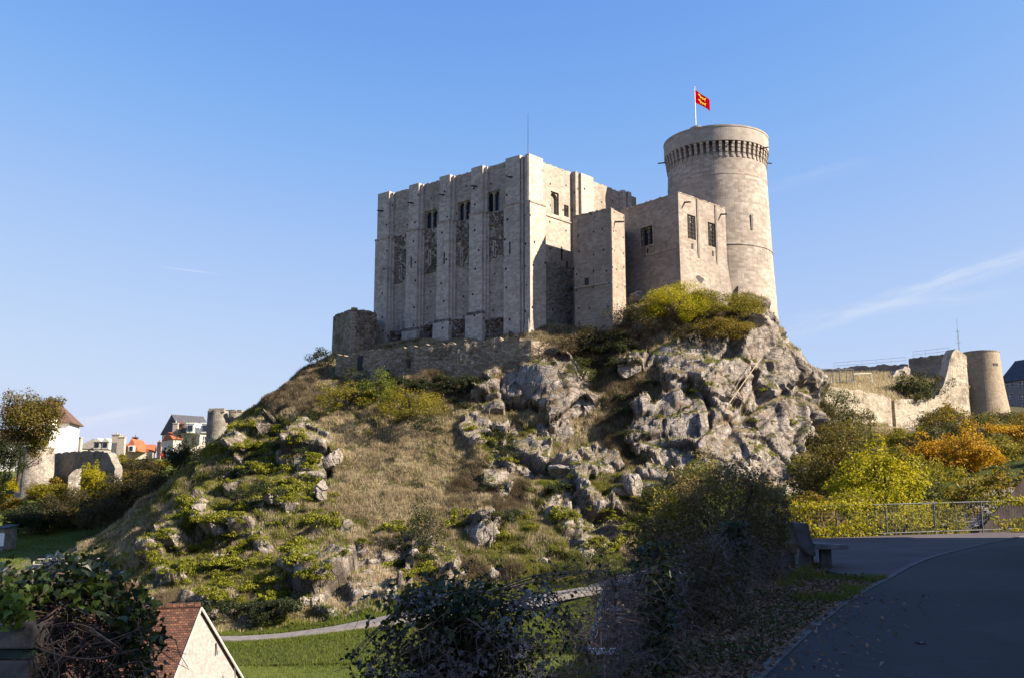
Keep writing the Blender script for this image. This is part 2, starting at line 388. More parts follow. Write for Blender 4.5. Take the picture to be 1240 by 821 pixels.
M['ruin_grey'] = rubble_mat('ruin_grey_rubble', [(.22, .20, .17), (.30, .27, .23), (.36, .33, .28)], (.28, .25, .21), 1.8, .7)
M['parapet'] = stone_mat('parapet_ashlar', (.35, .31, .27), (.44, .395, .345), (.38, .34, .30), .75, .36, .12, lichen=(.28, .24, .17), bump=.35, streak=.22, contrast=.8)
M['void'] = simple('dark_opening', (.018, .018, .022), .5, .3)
M['leaded'] = simple('old_leaded_panes', (.20, .175, .14), .5, .4, 0, .4, 6)
M['glass'] = simple('dark_glass', (.02, .025, .04), .15, .6)
M['iron'] = simple('dark_iron', (.03, .03, .032), .6, .4)
M['rail_metal'] = simple('grey_painted_metal', (.085, .095, .11), .6, .3, 0)
M['galv'] = simple('galvanised_wire', (.30, .31, .32), .5, .5, .7)
M['rusty'] = simple('dull_old_wire', (.075, .068, .065), .8, .2, 0)
M['white_metal'] = simple('white_pole_paint', (.75, .75, .73), .4, .4)
M['concrete'] = simple('weathered_concrete', (.22, .205, .20), .92, .2, 0, .35, 2.4, .5)
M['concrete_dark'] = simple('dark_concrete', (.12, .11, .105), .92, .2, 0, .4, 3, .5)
M['bark'] = simple('bark', (.07, .055, .042), .95, .1, 0, .5, 3, .8)
M['twig'] = simple('grey_twig', (.22, .175, .145), .9, .2, 0, .5, 9)
M['twig_dark'] = simple('brown_twig', (.22, .155, .12), .9, .2, 0, .5, 9)
M['plaster'] = simple('white_plaster', (.95, .93, .88), .85, .2, 0, .06, .6)
M['plaster_cream'] = simple('cream_plaster', (.62, .56, .48), .88, .2, 0, .10, .8)
M['roof_brown'] = tile_mat('brown_roof_tiles', [(.09, .055, .042), (.14, .085, .065), (.19, .12, .09)], .3, .25, None)
M['roof_red'] = tile_mat('red_roof_tiles', [(.30, .085, .04), (.42, .13, .06), (.50, .18, .08)], .3, .25, None)
M['roof_slate'] = tile_mat('slate_roof', [(.055, .058, .07), (.085, .09, .105), (.12, .12, .135)], .3, .22, None)
M['roof_grey'] = tile_mat('lichen_grey_roof', [(.12, .105, .09), (.20, .18, .15), (.27, .25, .21)], .3, .22, None)
M['roof_near'] = tile_mat('old_clay_tiles', [(.045, .024, .018), (.085, .043, .031), (.13, .062, .042), (.24, .11, .06)], .17, .115, (.10, .075, .05))
M['roof_white'] = tile_mat('mossy_clay_tiles', [(.05, .024, .018), (.16, .075, .05), (.27, .15, .11), (.50, .42, .36)], .17, .12, (.02, .016, .012))
M['gable'] = simple('rendered_gable', (.32, .305, .285), .92, .2, 0, .20, 7, 1.0)
M['wood_white'] = simple('pale_wood', (.5, .48, .44), .8, .2)
M['clay'] = simple('orange_clay', (.32, .11, .05), .8, .2)
M['brick'] = simple('brick_red', (.10, .058, .048), .9, .2)
M['chim'] = simple('pale_chimney_stone', (.42, .37, .32), .9, .2)
# foliage
M['l_dark'] = leaf_mat('dark_green_leaves', [(.010, .018, .007), (.022, .034, .010), (.038, .05, .014)], .25)
M['l_olive'] = leaf_mat('olive_brown_leaves', [(.030, .026, .010), (.055, .046, .016), (.085, .065, .022)], .3)
M['l_mid'] = leaf_mat('mid_green_leaves', [(.030, .045, .010), (.055, .075, .014), (.10, .11, .02)], .35)
M['l_yg'] = leaf_mat('yellow_green_leaves', [(.14, .15, .008), (.33, .31, .010), (.54, .47, .012), (.72, .58, .018)], .5)
M['l_green'] = leaf_mat('bright_green_leaves', [(.07, .10, .012), (.13, .17, .018), (.22, .25, .02)], .4)
M['l_orange'] = leaf_mat('orange_leaves', [(.20, .12, .008), (.42, .21, .008), (.64, .33, .010), (.72, .46, .018)], .45)
M['l_autumn'] = leaf_mat('autumn_mixed_leaves', [(.07, .06, .010), (.16, .13, .014), (.27, .19, .018), (.40, .22, .016)], .4)
M['l_thicket'] = leaf_mat('thicket_leaves', [(.08, .065, .024), (.16, .12, .045), (.26, .185, .07), (.34, .26, .09)], .35)
M['l_brown'] = leaf_mat('brown_leaves', [(.035, .026, .014), (.075, .053, .026), (.12, .085, .035)], .3)
M['l_tree'] = leaf_mat('tree_turning_leaves', [(.040, .042, .010), (.085, .075, .014), (.15, .115, .018), (.26, .17, .02)], .35)
M['l_gold'] = leaf_mat('olive_gold_leaves', [(.06, .062, .008), (.15, .138, .010), (.27, .23, .014), (.42, .33, .018)], .4)
M['l_gorse'] = leaf_mat('gorse_leaves', [(.06, .075, .008), (.14, .155, .012), (.25, .26, .018), (.42, .39, .026)], .3, .7)
M['l_ivy'] = leaf_mat('ivy_leaves', [(.012, .022, .014), (.02, .034, .016), (.035, .055, .018), (.07, .10, .022)], .2, .35, .2)
M['l_ivy_light'] = leaf_mat('pale_ivy_leaves', [(.08, .13, .02), (.13, .20, .03), (.18, .26, .05)], .35, .45)
M['l_dead'] = leaf_mat('dead_leaves', [(.10, .06, .04), (.21, .125, .075), (.33, .20, .12), (.45, .32, .21)], .15, .8)
M['straw'] = leaf_mat('dry_grass_blades', [(.22, .165, .105), (.44, .35, .22), (.64, .53, .35), (.80, .69, .48)], .45, .8, .5, .25)
M['grass'] = leaf_mat('green_grass_blades', [(.07, .085, .014), (.145, .17, .024), (.24, .25, .036), (.36, .33, .08)], .35, .7, .5, .3)
M['lawn'] = leaf_mat('lawn_grass_blades', [(.07, .095, .016), (.12, .16, .022), (.19, .23, .03)], .35, .7, .5, .3)
M['heath'] = leaf_mat('brown_heath', [(.05, .034, .023), (.10, .07, .045), (.17, .125, .08), (.23, .19, .10)], .25, .8, .5, .3)
M['fluff'] = leaf_mat('white_seed_fluff', [(.42, .42, .44), (.58, .58, .60), (.72, .72, .74)], .3, .9)
M['blue'] = simple('blue_cloth', (.03, .14, .60), .8, .1)
M['red'] = simple('red_cloth', (.55, .06, .03), .8, .1)
M['ground_dry'] = simple('dry_bank', (.13, .11, .04), .95, .1, 0, .6, .8, .5)
M['fluff_grey'] = leaf_mat('grey_seed_fluff', [(.26, .25, .27), (.38, .37, .39), (.52, .51, .52)], .3, .9)
M['twig_mid'] = simple('bramble_twig', (.15, .105, .085), .85, .25, 0, .5, 9)
M['l_mid2'] = leaf_mat('verge_weeds', [(.02, .035, .012), (.05, .075, .018), (.11, .13, .025)], .25, .5)
M['slate_green'] = simple('green_slate', (.04, .07, .06), .6, .3)
M['leaf_pale'] = simple('pale_dead_leaf', (.36, .25, .17), .8, .2, 0, .2, 20)
M['plaster_shade'] = simple('shade_grey_plaster', (.30, .27, .235), .9, .2, 0, .12, .7)  # the wall's shade is put into this grey brown colour
M['brown_roof_old'] = simple('dark_old_roof', (.05, .038, .034), .9, .2, 0, .5, 1.5, .6)
M['wood_tan'] = simple('tan_wood', (.42, .33, .22), .85, .2)
# ------------------------------------------------------------------ terrain
CTRL = [  # photo pixel and distance of points on the ground (foot of the hill, slopes, crags, plateau)
 (150,735,80),(200,740,78),(300,757,76),(400,754,75),(480,742,76),(540,730,79),(600,722,82),(700,700,87),(760,688,90),(820,670,92),
 (270,772,71),(400,764,72),(500,750,75),(600,735,79),(725,715,84),(300,800,63),(450,821,58),(650,765,68),(720,745,74),
 (130,690,103),(150,668,104),(185,640,106),(230,600,107),(270,560,112),(310,510,121),(345,470,126),(385,440,131),(405,430,133),
 (200,690,90),(250,620,99),(300,560,109),(280,690,86),(350,600,98),(350,520,113),(400,480,119),(420,560,105),(400,660,88),(330,690,84),
 (480,650,90),(480,560,104),(500,490,114),(560,475,117),(470,460,121),(420,455,126),(560,560,104),(600,540,106),(600,620,95),(560,690,86),
 (650,650,91),(700,600,99),(640,500,112),(650,455,118),(700,500,115),(640,690,86),(700,660,91),(720,560,107),(730,480,113.5),(700,440,117.5),(720,412,119.3),(740,408,119),
 (760,440,116),(775,410,118.5),(800,500,110),(760,560,106),(820,560,103.5),(850,500,109),(850,430,115.5),(830,395,118.5),(900,480,112),(950,480,117),
 (800,620,97),(860,600,98),(900,560,102.5),(940,540,107),(950,600,101),(900,610,97),(985,460,128),(985,500,126),(990,550,113),(1000,600,98),
 (880,385,120.5),(920,398,123),(945,410,127),(800,372,120.2),(830,362,120),(860,360,121.5),(965,432,127.5),
 (453,420,135),(500,414,132),(570,412,128),(645,410,121),(675,406,121.5),(600,455,115.5),(656,424,114.8),(672,440,114.5),(690,425,119),(520,457,118.5),(440,458,124),
 (1000,525,139),(1060,515,143),(1100,520,149),(1160,512,158),(1200,512,168),(1240,515,178),
 (1050,600,62),(1050,545,108),(1150,560,92),(1230,545,112),(1130,532,130),(1010,560,108),(1100,590,72),(1200,585,75),(1010,520,131),
 (0,695,112),(60,680,122),(120,660,140),(10,660,158),(150,650,165),(40,590,200),(150,590,196),(250,560,185),(100,640,176),(200,635,172),
]
WPTS = [(-40,50,-9),(-20,30,-9),(0,40,-8.3),(-62,90,-7.5),(-20,8,-9),(8,60,-6.5),(18,62,-2.6),(30,64,1.0),(14,46,-3.0),(26,48,-1.0),(42,44,.9),(60,60,3),
 (-90,70,-8),(-120,120,-5),(-95,160,-3.2),(-5,20,-7.5),(-60,20,-10),(2,80,-6.4),(10,92,-4.8),(22,86,-.5),
 (0,150,22),(-15,150,22),(15,145,22.5),(30,142,25.2),(33,136,25.0),(14,125,23.5),(22,126,26.5),(25,124,26.5),(5,165,22),(30,165,22),(-25,160,15),(-40,150,2),(-45,165,1),(-55,190,6),(45,165,22),(60,185,22),(90,190,21),
 (-30,180,8),(-60,215,13),(-100,215,8.5),(-100,240,12),(-40,240,14),(0,220,18),(60,240,20),(120,230,20),(-140,190,4),(-160,240,12),(120,130,8),(120,180,17),(100,80,5),(110,40,3),(-150,60,-6)]
PTS = np.array([P(*c) for c in CTRL]+[Vector(w) for w in WPTS])
def _phi(r2): return np.where(r2 > 1e-9, .5*r2*np.log(np.maximum(r2, 1e-9)), 0)
def _solve():
    n = len(PTS); xy = PTS[:, :2]/50
    K = _phi(((xy[:, None]-xy[None])**2).sum(-1)) + np.eye(n)*.0006
    A = np.zeros((n+3, n+3)); A[:n, :n] = K; A[:n, n:] = np.c_[np.ones(n), xy]; A[n:, :n] = A[:n, n:].T
    return np.linalg.solve(A, np.r_[PTS[:, 2], 0, 0, 0]), xy
_W, _XY = _solve()
def rbf(x, y):
    q = np.stack([x, y], -1)/50; out = np.empty(len(q))
    for k in range(0, len(q), 20000):
        s = q[k:k+20000]
        out[k:k+20000] = _phi(((s[:, None]-_XY[None])**2).sum(-1))@_W[:-3] + _W[-3]+s@_W[-2:]
    return out
FENCE = np.array([(-14,-12),(-5.0,-5),(-2.4,0),(-.42,5),(.33,7),(1.41,10),(3.5,15.8),(6.15,23),(8.3,30),(9.4,35)])   # x, y of the road's valley side
def fence_x(y): return np.interp(y, FENCE[:, 1], FENCE[:, 0])
def rail_y(x): return 35+(np.maximum(x, 9.4)-9.4)*.2
def z_road(x, y): return np.clip((y-9)*.021, 0, .62)+np.clip(x-9.4, 0, 40)*.021*np.clip((y-20)/15, 0, 1)
def base_h(x, y):
    x = np.asarray(x, float).ravel(); y = np.asarray(y, float).ravel()
    v = rbf(x, y)
    r = np.hypot(x, y-110); far = np.clip((r-190)/90, 0, 1); v = v*(1-far)+far*np.where(y > 110, 13, np.where(y < 0, 0, 4))
    v = np.clip(v, -11, 27.5)
    dl = (fence_x(y)-x)*.93                         # metres outside the fence
    dr = (y-rail_y(x))*.98
    d = np.where(y < 35, np.where(x > 9.4, np.minimum(np.maximum(dl, dr), 0), dl), np.where(x < 9.4, np.hypot(np.maximum(9.4-x, 0), y-35), dr))
    zr = z_road(x, y)
    bank = zr-.03-.62*np.maximum(d-.25, 0)
    k = 1.2; h = np.clip(.5+.5*(v-bank)/k, 0, 1)
    sm = bank*(1-h)+v*h+k*h*(1-h)*.5
    ins = np.clip((-d-.0)/.5, 0, 1)
    out = np.where(d > 0.25, np.where(d < 45, sm, v), zr-.03)
    t = np.clip((d-22)/20, 0, 1)
    return np.where(d > .25, out*(1-t)+v*t, out)
def gz(x, y): return float(base_h([x], [y])[0])
def G(px, py, y0=25, y1=260):    # where a pixel's ray meets the ground
    ys = np.linspace(y0, y1, 900); d = ray(px, py)
    x = d[0]*ys/d[1]; z = EYE+d[2]*ys/d[1]
    h = base_h(x, ys); m = np.nonzero(h >= z)[0]
    k = m[0] if len(m) else int(np.argmin(np.abs(h-z)))
    return Vector((x[k], ys[k], h[k]))

# crags: (px, py, radius x, radius y, tilt in degrees)
ROCK = [(895,450,92,62,0),(930,520,62,62,0),(855,520,85,45,0),(800,520,42,45,0),(965,590,34,36,0),(870,563,85,24,5),(830,445,45,35,0),(958,468,36,36,0),(770,440,20,18,0),
 (640,470,72,34,-8),(690,482,45,30,0),(600,486,30,20,0),(577,530,18,20,0),(610,565,26,40,15),(640,560,22,32,20),(690,575,22,22,0),(682,605,24,34,25),(715,622,28,28,0),(735,628,22,28,0),
 (718,655,40,18,-15),(700,642,24,20,0),(725,566,34,18,-15),(775,588,46,16,-15),(410,716,76,38,6),(462,708,38,40,0),(330,742,44,18,0),(250,742,36,14,0),(505,657,22,16,0),(540,690,20,26,0),
 (392,562,20,20,0),(372,535,18,20,0),(342,552,14,14,0),(240,618,20,22,30),(214,655,14,16,0),(388,597,13,15,0),(300,560,13,10,0),(330,610,12,8,0),(440,668,12,9,0),(210,700,24,12,0),(268,715,24,14,0),
 (318,662,14,10,0),(225,690,16,10,0),(584,642,20,17,0),(620,520,14,10,0),(670,520,26,16,0),(770,360,18,16,0),(778,385,20,20,0),(950,408,12,16,0),(905,385,22,16,0),(600,690,10,8,0),(445,690,30,20,0),(380,560,26,30,0),(285,585,16,12,20),(262,640,18,12,20),(300,650,16,12,0),(350,612,14,12,0),(280,690,22,14,0),(355,690,22,14,10),(195,675,18,12,0),(420,640,10,8,0),(330,520,16,12,20),(290,540,14,10,20),(470,680,34,24,0)]
GREEN = [(250,600,120,90),(330,640,110,90),(230,690,110,50),(340,540,90,50),(460,490,60,35),(620,540,60,30),(720,600,110,70),(640,680,110,40),(700,690,90,30),(820,600,60,60),(1040,480,80,30),(500,640,20,60)]
DRY = [(500,570,95,75),(450,520,60,60),(180,650,70,45),(420,620,60,50),(560,600,60,40)]
HEATH = [(740,440,75,55),(560,470,100,25),(350,470,60,35),(540,700,90,22),(600,590,60,40),(850,400,80,25),(250,738,100,26),(500,464,100,22),(760,520,40,60),(690,430,30,30)]
def field(lst, px, py, nz=0):
    f = np.full(px.shape, -9.)
    for e in lst:
        cx, cy, rx, ry = e[:4]; a = math.radians(e[4]) if len(e) > 4 else 0
        dx = px-cx; dy = py-cy; u = dx*math.cos(a)+dy*math.sin(a); v = -dx*math.sin(a)+dy*math.cos(a)
        f = np.maximum(f, 1-np.hypot(u/rx, v/ry))
    return f
def sstep(a, b, x):
    t = np.clip((x-a)/(b-a), 0, 1); return t*t*(3-2*t)
def rotp(p):
    ca, sa = math.cos(.6), math.sin(.6); cb, sb = math.cos(.5), math.sin(.5)
    x, y, z = p.T; x, z = ca*x+sa*z, -sa*x+ca*z; y, z = cb*y+sb*z, -sb*y+cb*z
    return np.stack([x, y, z*1.7], -1)
def crag(p):
    """fractured rock: every cell of a jittered lattice is a block with its own set-back and tilted face"""
    q = rotp(p); d = 0; ck = 0
    for sc, amp, tl, sd in ((8.0, 2.1, .50, 11), (3.3, .90, .44, 23), (1.35, .32, .34, 37), (.6, .10, .20, 41)):
        f1, f2, c, i = worley(q/sc, sd)
        rnd = hf(i[:, 0], i[:, 1], i[:, 2], sd+9); t = np.stack([hf(i[:, 0], i[:, 1], i[:, 2], sd+k)-.5 for k in (4, 5, 6)], -1)*2
        crack = 1-sstep(0, .055, f2-f1)
        ck = np.maximum(ck, (1-sstep(.0, .05+.03/sc, f2-f1))*(1 if sc > 3 else .75 if sc > 1 else .45))
        d = d+amp*(rnd-.45)+tl*sc*.55*((q/sc-c)*t).sum(-1)-crack*amp*.30
    return d, ck
def ground_arrays(X, Y):
    shp = X.shape; z = base_h(X, Y).reshape(shp)
    p = np.stack([X, Y, z], -1)
    gx = np.gradient(p, axis=1); gy = np.gradient(p, axis=0)
    n = np.cross(gx, gy); n /= np.linalg.norm(n, axis=-1, keepdims=True)+1e-9
    return p, n
def make_hill():
    xs = np.arange(-66, 62.01, .19); ys = np.arange(62, 150.01, .19)
    X, Y = np.meshgrid(xs, ys); p, n = ground_arrays(X, Y); shp = X.shape
    p = p.reshape(-1, 3); n = n.reshape(-1, 3)
    px, py = pix(p)
    nz = fbm(p*.55, 4, 3)-.5; nz2 = fbm(p*1.6, 3, 8)-.5
    rk = field(ROCK, px, py)+nz*1.3+nz2*.5
    rock = sstep(.0, .22, rk)
    front = sstep(150, 140, p[:, 1])
    edge = np.minimum.reduce([p[:, 0]+66, 62-p[:, 0], p[:, 1]-62, 150-p[:, 1]]); em = sstep(0, 5, edge)
    # paths, lawn and castle platform stay smooth
    flat = sstep(1.5, 4.5, p[:, 1]-path_y(p[:, 0]))
    rock *= front*em*flat
    # steep bare ground away from listed crags shows a little rock too
    steep = sstep(.62, .45, n[:, 2])*sstep(-.02, .12, nz)*.0
    rock = np.maximum(rock, steep*em*flat)
    cd, ckk = crag(p)
    hor = n.copy(); hor[:, 2] = np.maximum(hor[:, 2]*.6, .15); hor /= np.linalg.norm(hor, axis=1, keepdims=True)
    lump = (fbm(p*.35, 4, 5)-.5)*2.0+(fbm(p*1.4, 3, 6)-.5)*.55+sstep(-.1, .4, field(GREEN, px, py))*((fbm(p*.55, 3, 15)-.5)*2.6)
    d = rock*(cd+.55)+(1-rock)*lump*em*flat*sstep(.98, .85, n[:, 2])
    p2 = p+hor*d[:, None]
    P3 = p2.reshape(shp[0], shp[1], 3)
    for it in range(1):
        A_ = P3.copy(); A_[1:-1, 1:-1] = (P3[1:-1, 1:-1]*5+P3[:-2, 1:-1]+P3[2:, 1:-1]+P3[1:-1, :-2]+P3[1:-1, 2:])/9; P3 = A_
    p2 = np.where(rock[:, None] > .02, P3.reshape(-1, 3), p2)
    g = field(GREEN, px, py)+nz*1.4+.1; dr = field(DRY, px, py)+nz*.9+.15; he = field(HEATH, px, py)+nz*1.2
    green = np.clip(sstep(-.15, .5, g)-.6*sstep(0, .5, dr), 0, 1)
    green = np.maximum(green, sstep(5.5, 3.5, p[:, 1]-path_y(p[:, 0])))
    heath = sstep(0, .4, he)
    nx, ny = shp[1], shp[0]
    i = (np.arange(ny-1)[:, None]*nx+np.arange(nx-1)[None]); f = np.stack([i, i+1, i+nx+1, i+nx], -1).reshape(-1, 4)
    mb = MB(); mb.add(p2, f)
    o = mb.build('hill', M['terrain'], uv=None, attrs={'crack': ckk*rock, 'rock': rock, 'green': green, 'heath': heath})
    tag(o, 'steep grassy castle hill with grey fractured crags', 'hill', kind='structure')
    return p2, f, rock, green, heath
PATHPX = [(255,775,70.5),(300,769,70.8),(400,761,72.5),(500,748,75.3),(600,733,79.2),(660,724,81.8),(725,714.5,84.6),(790,702,88)]
_pp = np.array([P(*c) for c in PATHPX]); _pp = np.vstack([[-60, 66, 0], _pp, [18, 95, 0]])
def path_y(x): return np.interp(x, _pp[:, 0], _pp[:, 1])

m, nt, out = new_mat('terrain'); b = NB(nt); pos = b.pos(); M['terrain'] = m
rk = b.attr('rock'); gr = b.attr('green'); he = b.attr('heath')
n1 = b.noise(pos, .5, 6, .65); n2 = b.noise(pos, 2.2, 6, .7); n3 = b.noise(pos, 9, 5, .7)
t = b.math('ADD', b.math('MULTIPLY', n1, .5), b.math('MULTIPLY', n2, .5))
soil = b.ramp(t, [(.3, (.08, .058, .04)), (.45, (.20, .155, .10)), (.6, (.33, .265, .17)), (.75, (.17, .14, .08))])
grs = b.ramp(t, [(.3, (.028, .034, .010)), (.5, (.06, .075, .016)), (.7, (.11, .12, .026))])
hth = b.ramp(t, [(.3, (.03, .02, .014)), (.5, (.07, .05, .033)), (.7, (.11, .085, .045))])
col = b.mix(gr, soil, grs); col = b.mix(b.math('MULTIPLY', he, .85), col, hth)
sq = b.vmul(pos, (1, 1, 1.4))
e1 = b.vor(sq, .55, 'DISTANCE_TO_EDGE'); e2 = b.vor(sq, 1.9, 'DISTANCE_TO_EDGE'); v1 = b.vor(sq, .55)
sep = b.n('ShaderNodeSeparateColor'); b.link(v1.outputs['Color'], sep.inputs[0])
tr = b.math('ADD', b.math('MULTIPLY', n2, .55), b.math('ADD', b.math('MULTIPLY', n3, .35), b.math('MULTIPLY', sep.outputs[0], .16)))
roc = b.ramp(tr, [(.28, (.095, .075, .058)), (.42, (.22, .186, .155)), (.55, (.34, .298, .256)), (.68, (.48, .435, .39)), (.8, (.62, .58, .535))])
roc = b.mix(b.math('MULTIPLY', b.mr(b.noise(pos, .45, 5, .65), .52, .68), .5), roc, (.22, .135, .075))
roc = b.mix(b.math('MULTIPLY', b.mr(b.noise(pos, .22, 5, .65), .54, .70), .45), roc, (.12, .11, .10))
cr = b.math('MAXIMUM', b.mr(e1.outputs['Distance'], 0, .035, 1, 0), b.math('MULTIPLY', b.mr(e2.outputs['Distance'], 0, .06, 1, 0), .6))
roc = b.mix(b.math('MULTIPLY', b.math('MULTIPLY', cr, b.mr(n2, .35, .6)), .75), roc, (.05, .04, .034))
roc = b.mix(b.math('MULTIPLY', b.attr('crack'), b.mr(n2, .3, .55, .35, .9)), roc, (.045, .036, .028))
# earth and turf gather on ledges of the crags
gn = b.n('ShaderNodeSeparateXYZ'); b.link(b.geo().outputs['Normal'], gn.inputs[0])
led = b.math('MULTIPLY', b.mr(gn.outputs[2], .72, .9), b.mr(n1, .42, .55))
rmask = b.math('MULTIPLY', b.mr(b.math('ADD', rk, b.math('MULTIPLY_ADD', n2, .5, -.25)), .38, .52), b.math('MULTIPLY_ADD', led, -.75, 1))
col = b.mix(rmask, col, roc)
h = b.math('ADD', b.math('MULTIPLY', n3, 1.), b.math('ADD', n2, b.math('MULTIPLY', cr, -.7)))
b.link(b.bsdf(col, .95, b.bump(h, .9, .12), .12), out.inputs[0])

m, nt, out = new_mat('boulder_rock'); b = NB(nt); pos = b.pos(); M['rock'] = m
n2 = b.noise(pos, 2.2, 6, .7); n3 = b.noise(pos, 9, 5, .7); e2 = b.vor(b.vmul(pos, (1, 1, 1.4)), 1.3, 'DISTANCE_TO_EDGE')
roc = b.ramp(b.math('ADD', b.math('MULTIPLY', n2, .6), b.math('MULTIPLY', n3, .4)), [(.28, (.10, .085, .068)), (.42, (.25, .215, .18)), (.55, (.37, .33, .29)), (.68, (.52, .48, .435)), (.8, (.66, .62, .575))])
roc = b.mix(b.math('MULTIPLY', b.mr(b.noise(pos, .7, 5, .65), .54, .68), .5), roc, (.24, .15, .08))
cr = b.mr(e2.outputs['Distance'], 0, .03, 1, 0); roc = b.mix(b.math('MULTIPLY', cr, .5), roc, (.06, .05, .042))
b.link(b.bsdf(roc, .95, b.bump(b.math('ADD', n3, b.math('ADD', n2, b.math('MULTIPLY', cr, -.6))), .9, .1), .12), out.inputs[0])
HV, HF, HROCK, HGREEN, HHEATH = make_hill()
HPX = pix(HV)
_fc = HV[HF]; HN = np.cross(_fc[:, 2]-_fc[:, 0], _fc[:, 3]-_fc[:, 1]); HA = np.linalg.norm(HN, axis=1)*.5; HN /= (2*HA[:, None]+1e-9)
def hillpt(px, py):              # nearest visible point of the hill at a pixel
    d2 = (HPX[0]-px)**2+(HPX[1]-py)**2
    k = np.nonzero(d2 < 7)[0]
    if not len(k): k = np.argsort(d2)[:6]
    j = k[np.argmin(HV[k, 1])]
    return Vector(HV[j])

# the ground all round: one sheet to the horizon, left open where the finely modelled hill lies
def make_ground():
    def axis(lo, hi, fine_lo, fine_hi, st):
        a = [fine_lo]; s = st
        while a[-1] > lo: s *= 1.22; a.append(a[-1]-s)
        c = list(np.arange(fine_lo, fine_hi+.01, st)); d = [c[-1]]; s = st
        while d[-1] < hi: s *= 1.22; d.append(d[-1]+s)
        return np.array(sorted(set(np.round(a[1:]+c+d[1:], 4))))
    xs = axis(-3000, 3000, -110, 110, 1.); ys = axis(-600, 4000, -14, 215, 1.)
    X, Y = np.meshgrid(xs, ys); p, n = ground_arrays(X, Y); p = p.reshape(-1, 3)
    lump = (fbm(p*.3, 4, 5)-.5)*.5
    hole = (p[:, 0] > -65) & (p[:, 0] < 61) & (p[:, 1] > 63) & (p[:, 1] < 149)
    dl = np.where(p[:, 1] < 36, fence_x(p[:, 1])-p[:, 0], 5)
    p[:, 2] += lump*sstep(1, 5, np.where(p[:, 1] > 38, 6, dl))
    nx = len(xs); i = (np.arange(len(ys)-1)[:, None]*nx+np.arange(nx-1)[None]); f = np.stack([i, i+1, i+nx+1, i+nx], -1).reshape(-1, 4)
    f = f[~hole[f].all(1)]
    inb = (p[:, 0] >= -66) & (p[:, 0] <= 62) & (p[:, 1] >= 62) & (p[:, 1] <= 150); p[inb, 2] -= .12
    mb = MB(); mb.add(p, f)
    o = mb.build('ground', M['ground'], smooth=True, uv=None); tag(o, kind='structure')
m, nt, out = new_mat('ground'); b = NB(nt); pos = b.pos(); M['ground'] = m
n1 = b.noise(pos, .12, 5, .6); n2 = b.noise(pos, 1.3, 6, .7); n3 = b.noise(pos, 14, 4, .7)
t = b.math('ADD', b.math('MULTIPLY', n1, .35), b.math('ADD', b.math('MULTIPLY', n2, .45), b.math('MULTIPLY', n3, .2)))
col = b.ramp(t, [(.3, (.045, .056, .014)), (.5, (.085, .108, .022)), (.64, (.125, .15, .03)), (.8, (.16, .15, .05))])
sx = b.n('ShaderNodeSeparateXYZ'); b.link(pos, sx.inputs[0])
wild = b.mr(b.math('SUBTRACT', sx.outputs[0], b.math('MULTIPLY', sx.outputs[1], .12)), 2, 9)
near = b.math('MAXIMUM', b.mr(sx.outputs[1], 34, 42, 1, 0), b.math('MULTIPLY', wild, .8))
col = b.mix(near, col, b.ramp(t, [(.3, (.03, .024, .016)), (.5, (.07, .055, .035)), (.7, (.10, .09, .045))]))
b.link(b.bsdf(col, .95, b.bump(b.math('ADD', n2, n3), .7, .06), .1), out.inputs[0])
make_ground()

# lower path, road, kerb, lay-by
m, nt, out = new_mat('asphalt'); b = NB(nt); pos = b.pos(); M['asphalt'] = m
n1 = b.noise(pos, .35, 5, .6); n2 = b.noise(pos, 60, 3, .8); n3 = b.noise(pos, 4, 5, .7); v = b.vor(pos, 90)
col = b.ramp(b.math('ADD', b.math('MULTIPLY', n1, .5), b.math('ADD', b.math('MULTIPLY', n2, .3), b.math('MULTIPLY', n3, .2))), [(.3, (.028, .025, .025)), (.5, (.042, .038, .038)), (.7, (.068, .062, .061))])
spk = b.mr(v.outputs['Distance'], .10, .16, 1, 0); sp2 = b.n('ShaderNodeSeparateColor'); b.link(v.outputs['Color'], sp2.inputs[0])
col = b.mix(b.math('MULTIPLY', spk, b.math('GREATER_THAN', sp2.outputs[0], .80)), col, (.20, .19, .18))
ek = b.vor(pos, .33, 'DISTANCE_TO_EDGE')
col = b.mix(b.math('MULTIPLY', b.mr(ek.outputs['Distance'], 0, .006, 1, 0), b.mr(n1, .5, .6)), col, (.015, .015, .017))
pt = b.mr(b.noise(pos, .16, 3, .5, 1.5), .50, .53); col = b.mix(b.math('MULTIPLY', pt, .5), col, (.062, .059, .058)); col = b.mix(b.math('MULTIPLY', b.mr(b.noise(b.vmul(pos, (.8, .8, 1)), 2.0, 6, .75), .56, .70), .45), col, (.085, .08, .076))
b.link(b.bsdf(col, .85, b.bump(n2, .6, .01), .3), out.inputs[0])
m, nt, out = new_mat('layby'); b = NB(nt); pos = b.pos(); M['layby'] = m
n1 = b.noise(pos, .5, 5, .65); n2 = b.noise(pos, 40, 3, .8)
col = b.ramp(b.math('ADD', b.math('MULTIPLY', n1, .6), b.math('MULTIPLY', n2, .4)), [(.3, (.065, .053, .054)), (.5, (.10, .083, .083)), (.7, (.15, .128, .125))])
b.link(b.bsdf(col, .9, b.bump(n2, .5, .01), .2), out.inputs[0])
M['path'] = simple('pale_path', (.20, .185, .178), .9, .2, 0, .2, 2, .3)
M['kerb'] = simple('kerb_stone', (.135, .13, .13), .9, .2, 0, .3, 2.5, .4)
KERB = np.array([(-6.5,-14),(-4.2,-6),(-1.6,0),(.35,5),(2.15,9.27),(4.64,14.7),(7.1,19.4),(11.3,26.6),(18.1,34.6),(24,37.2)])
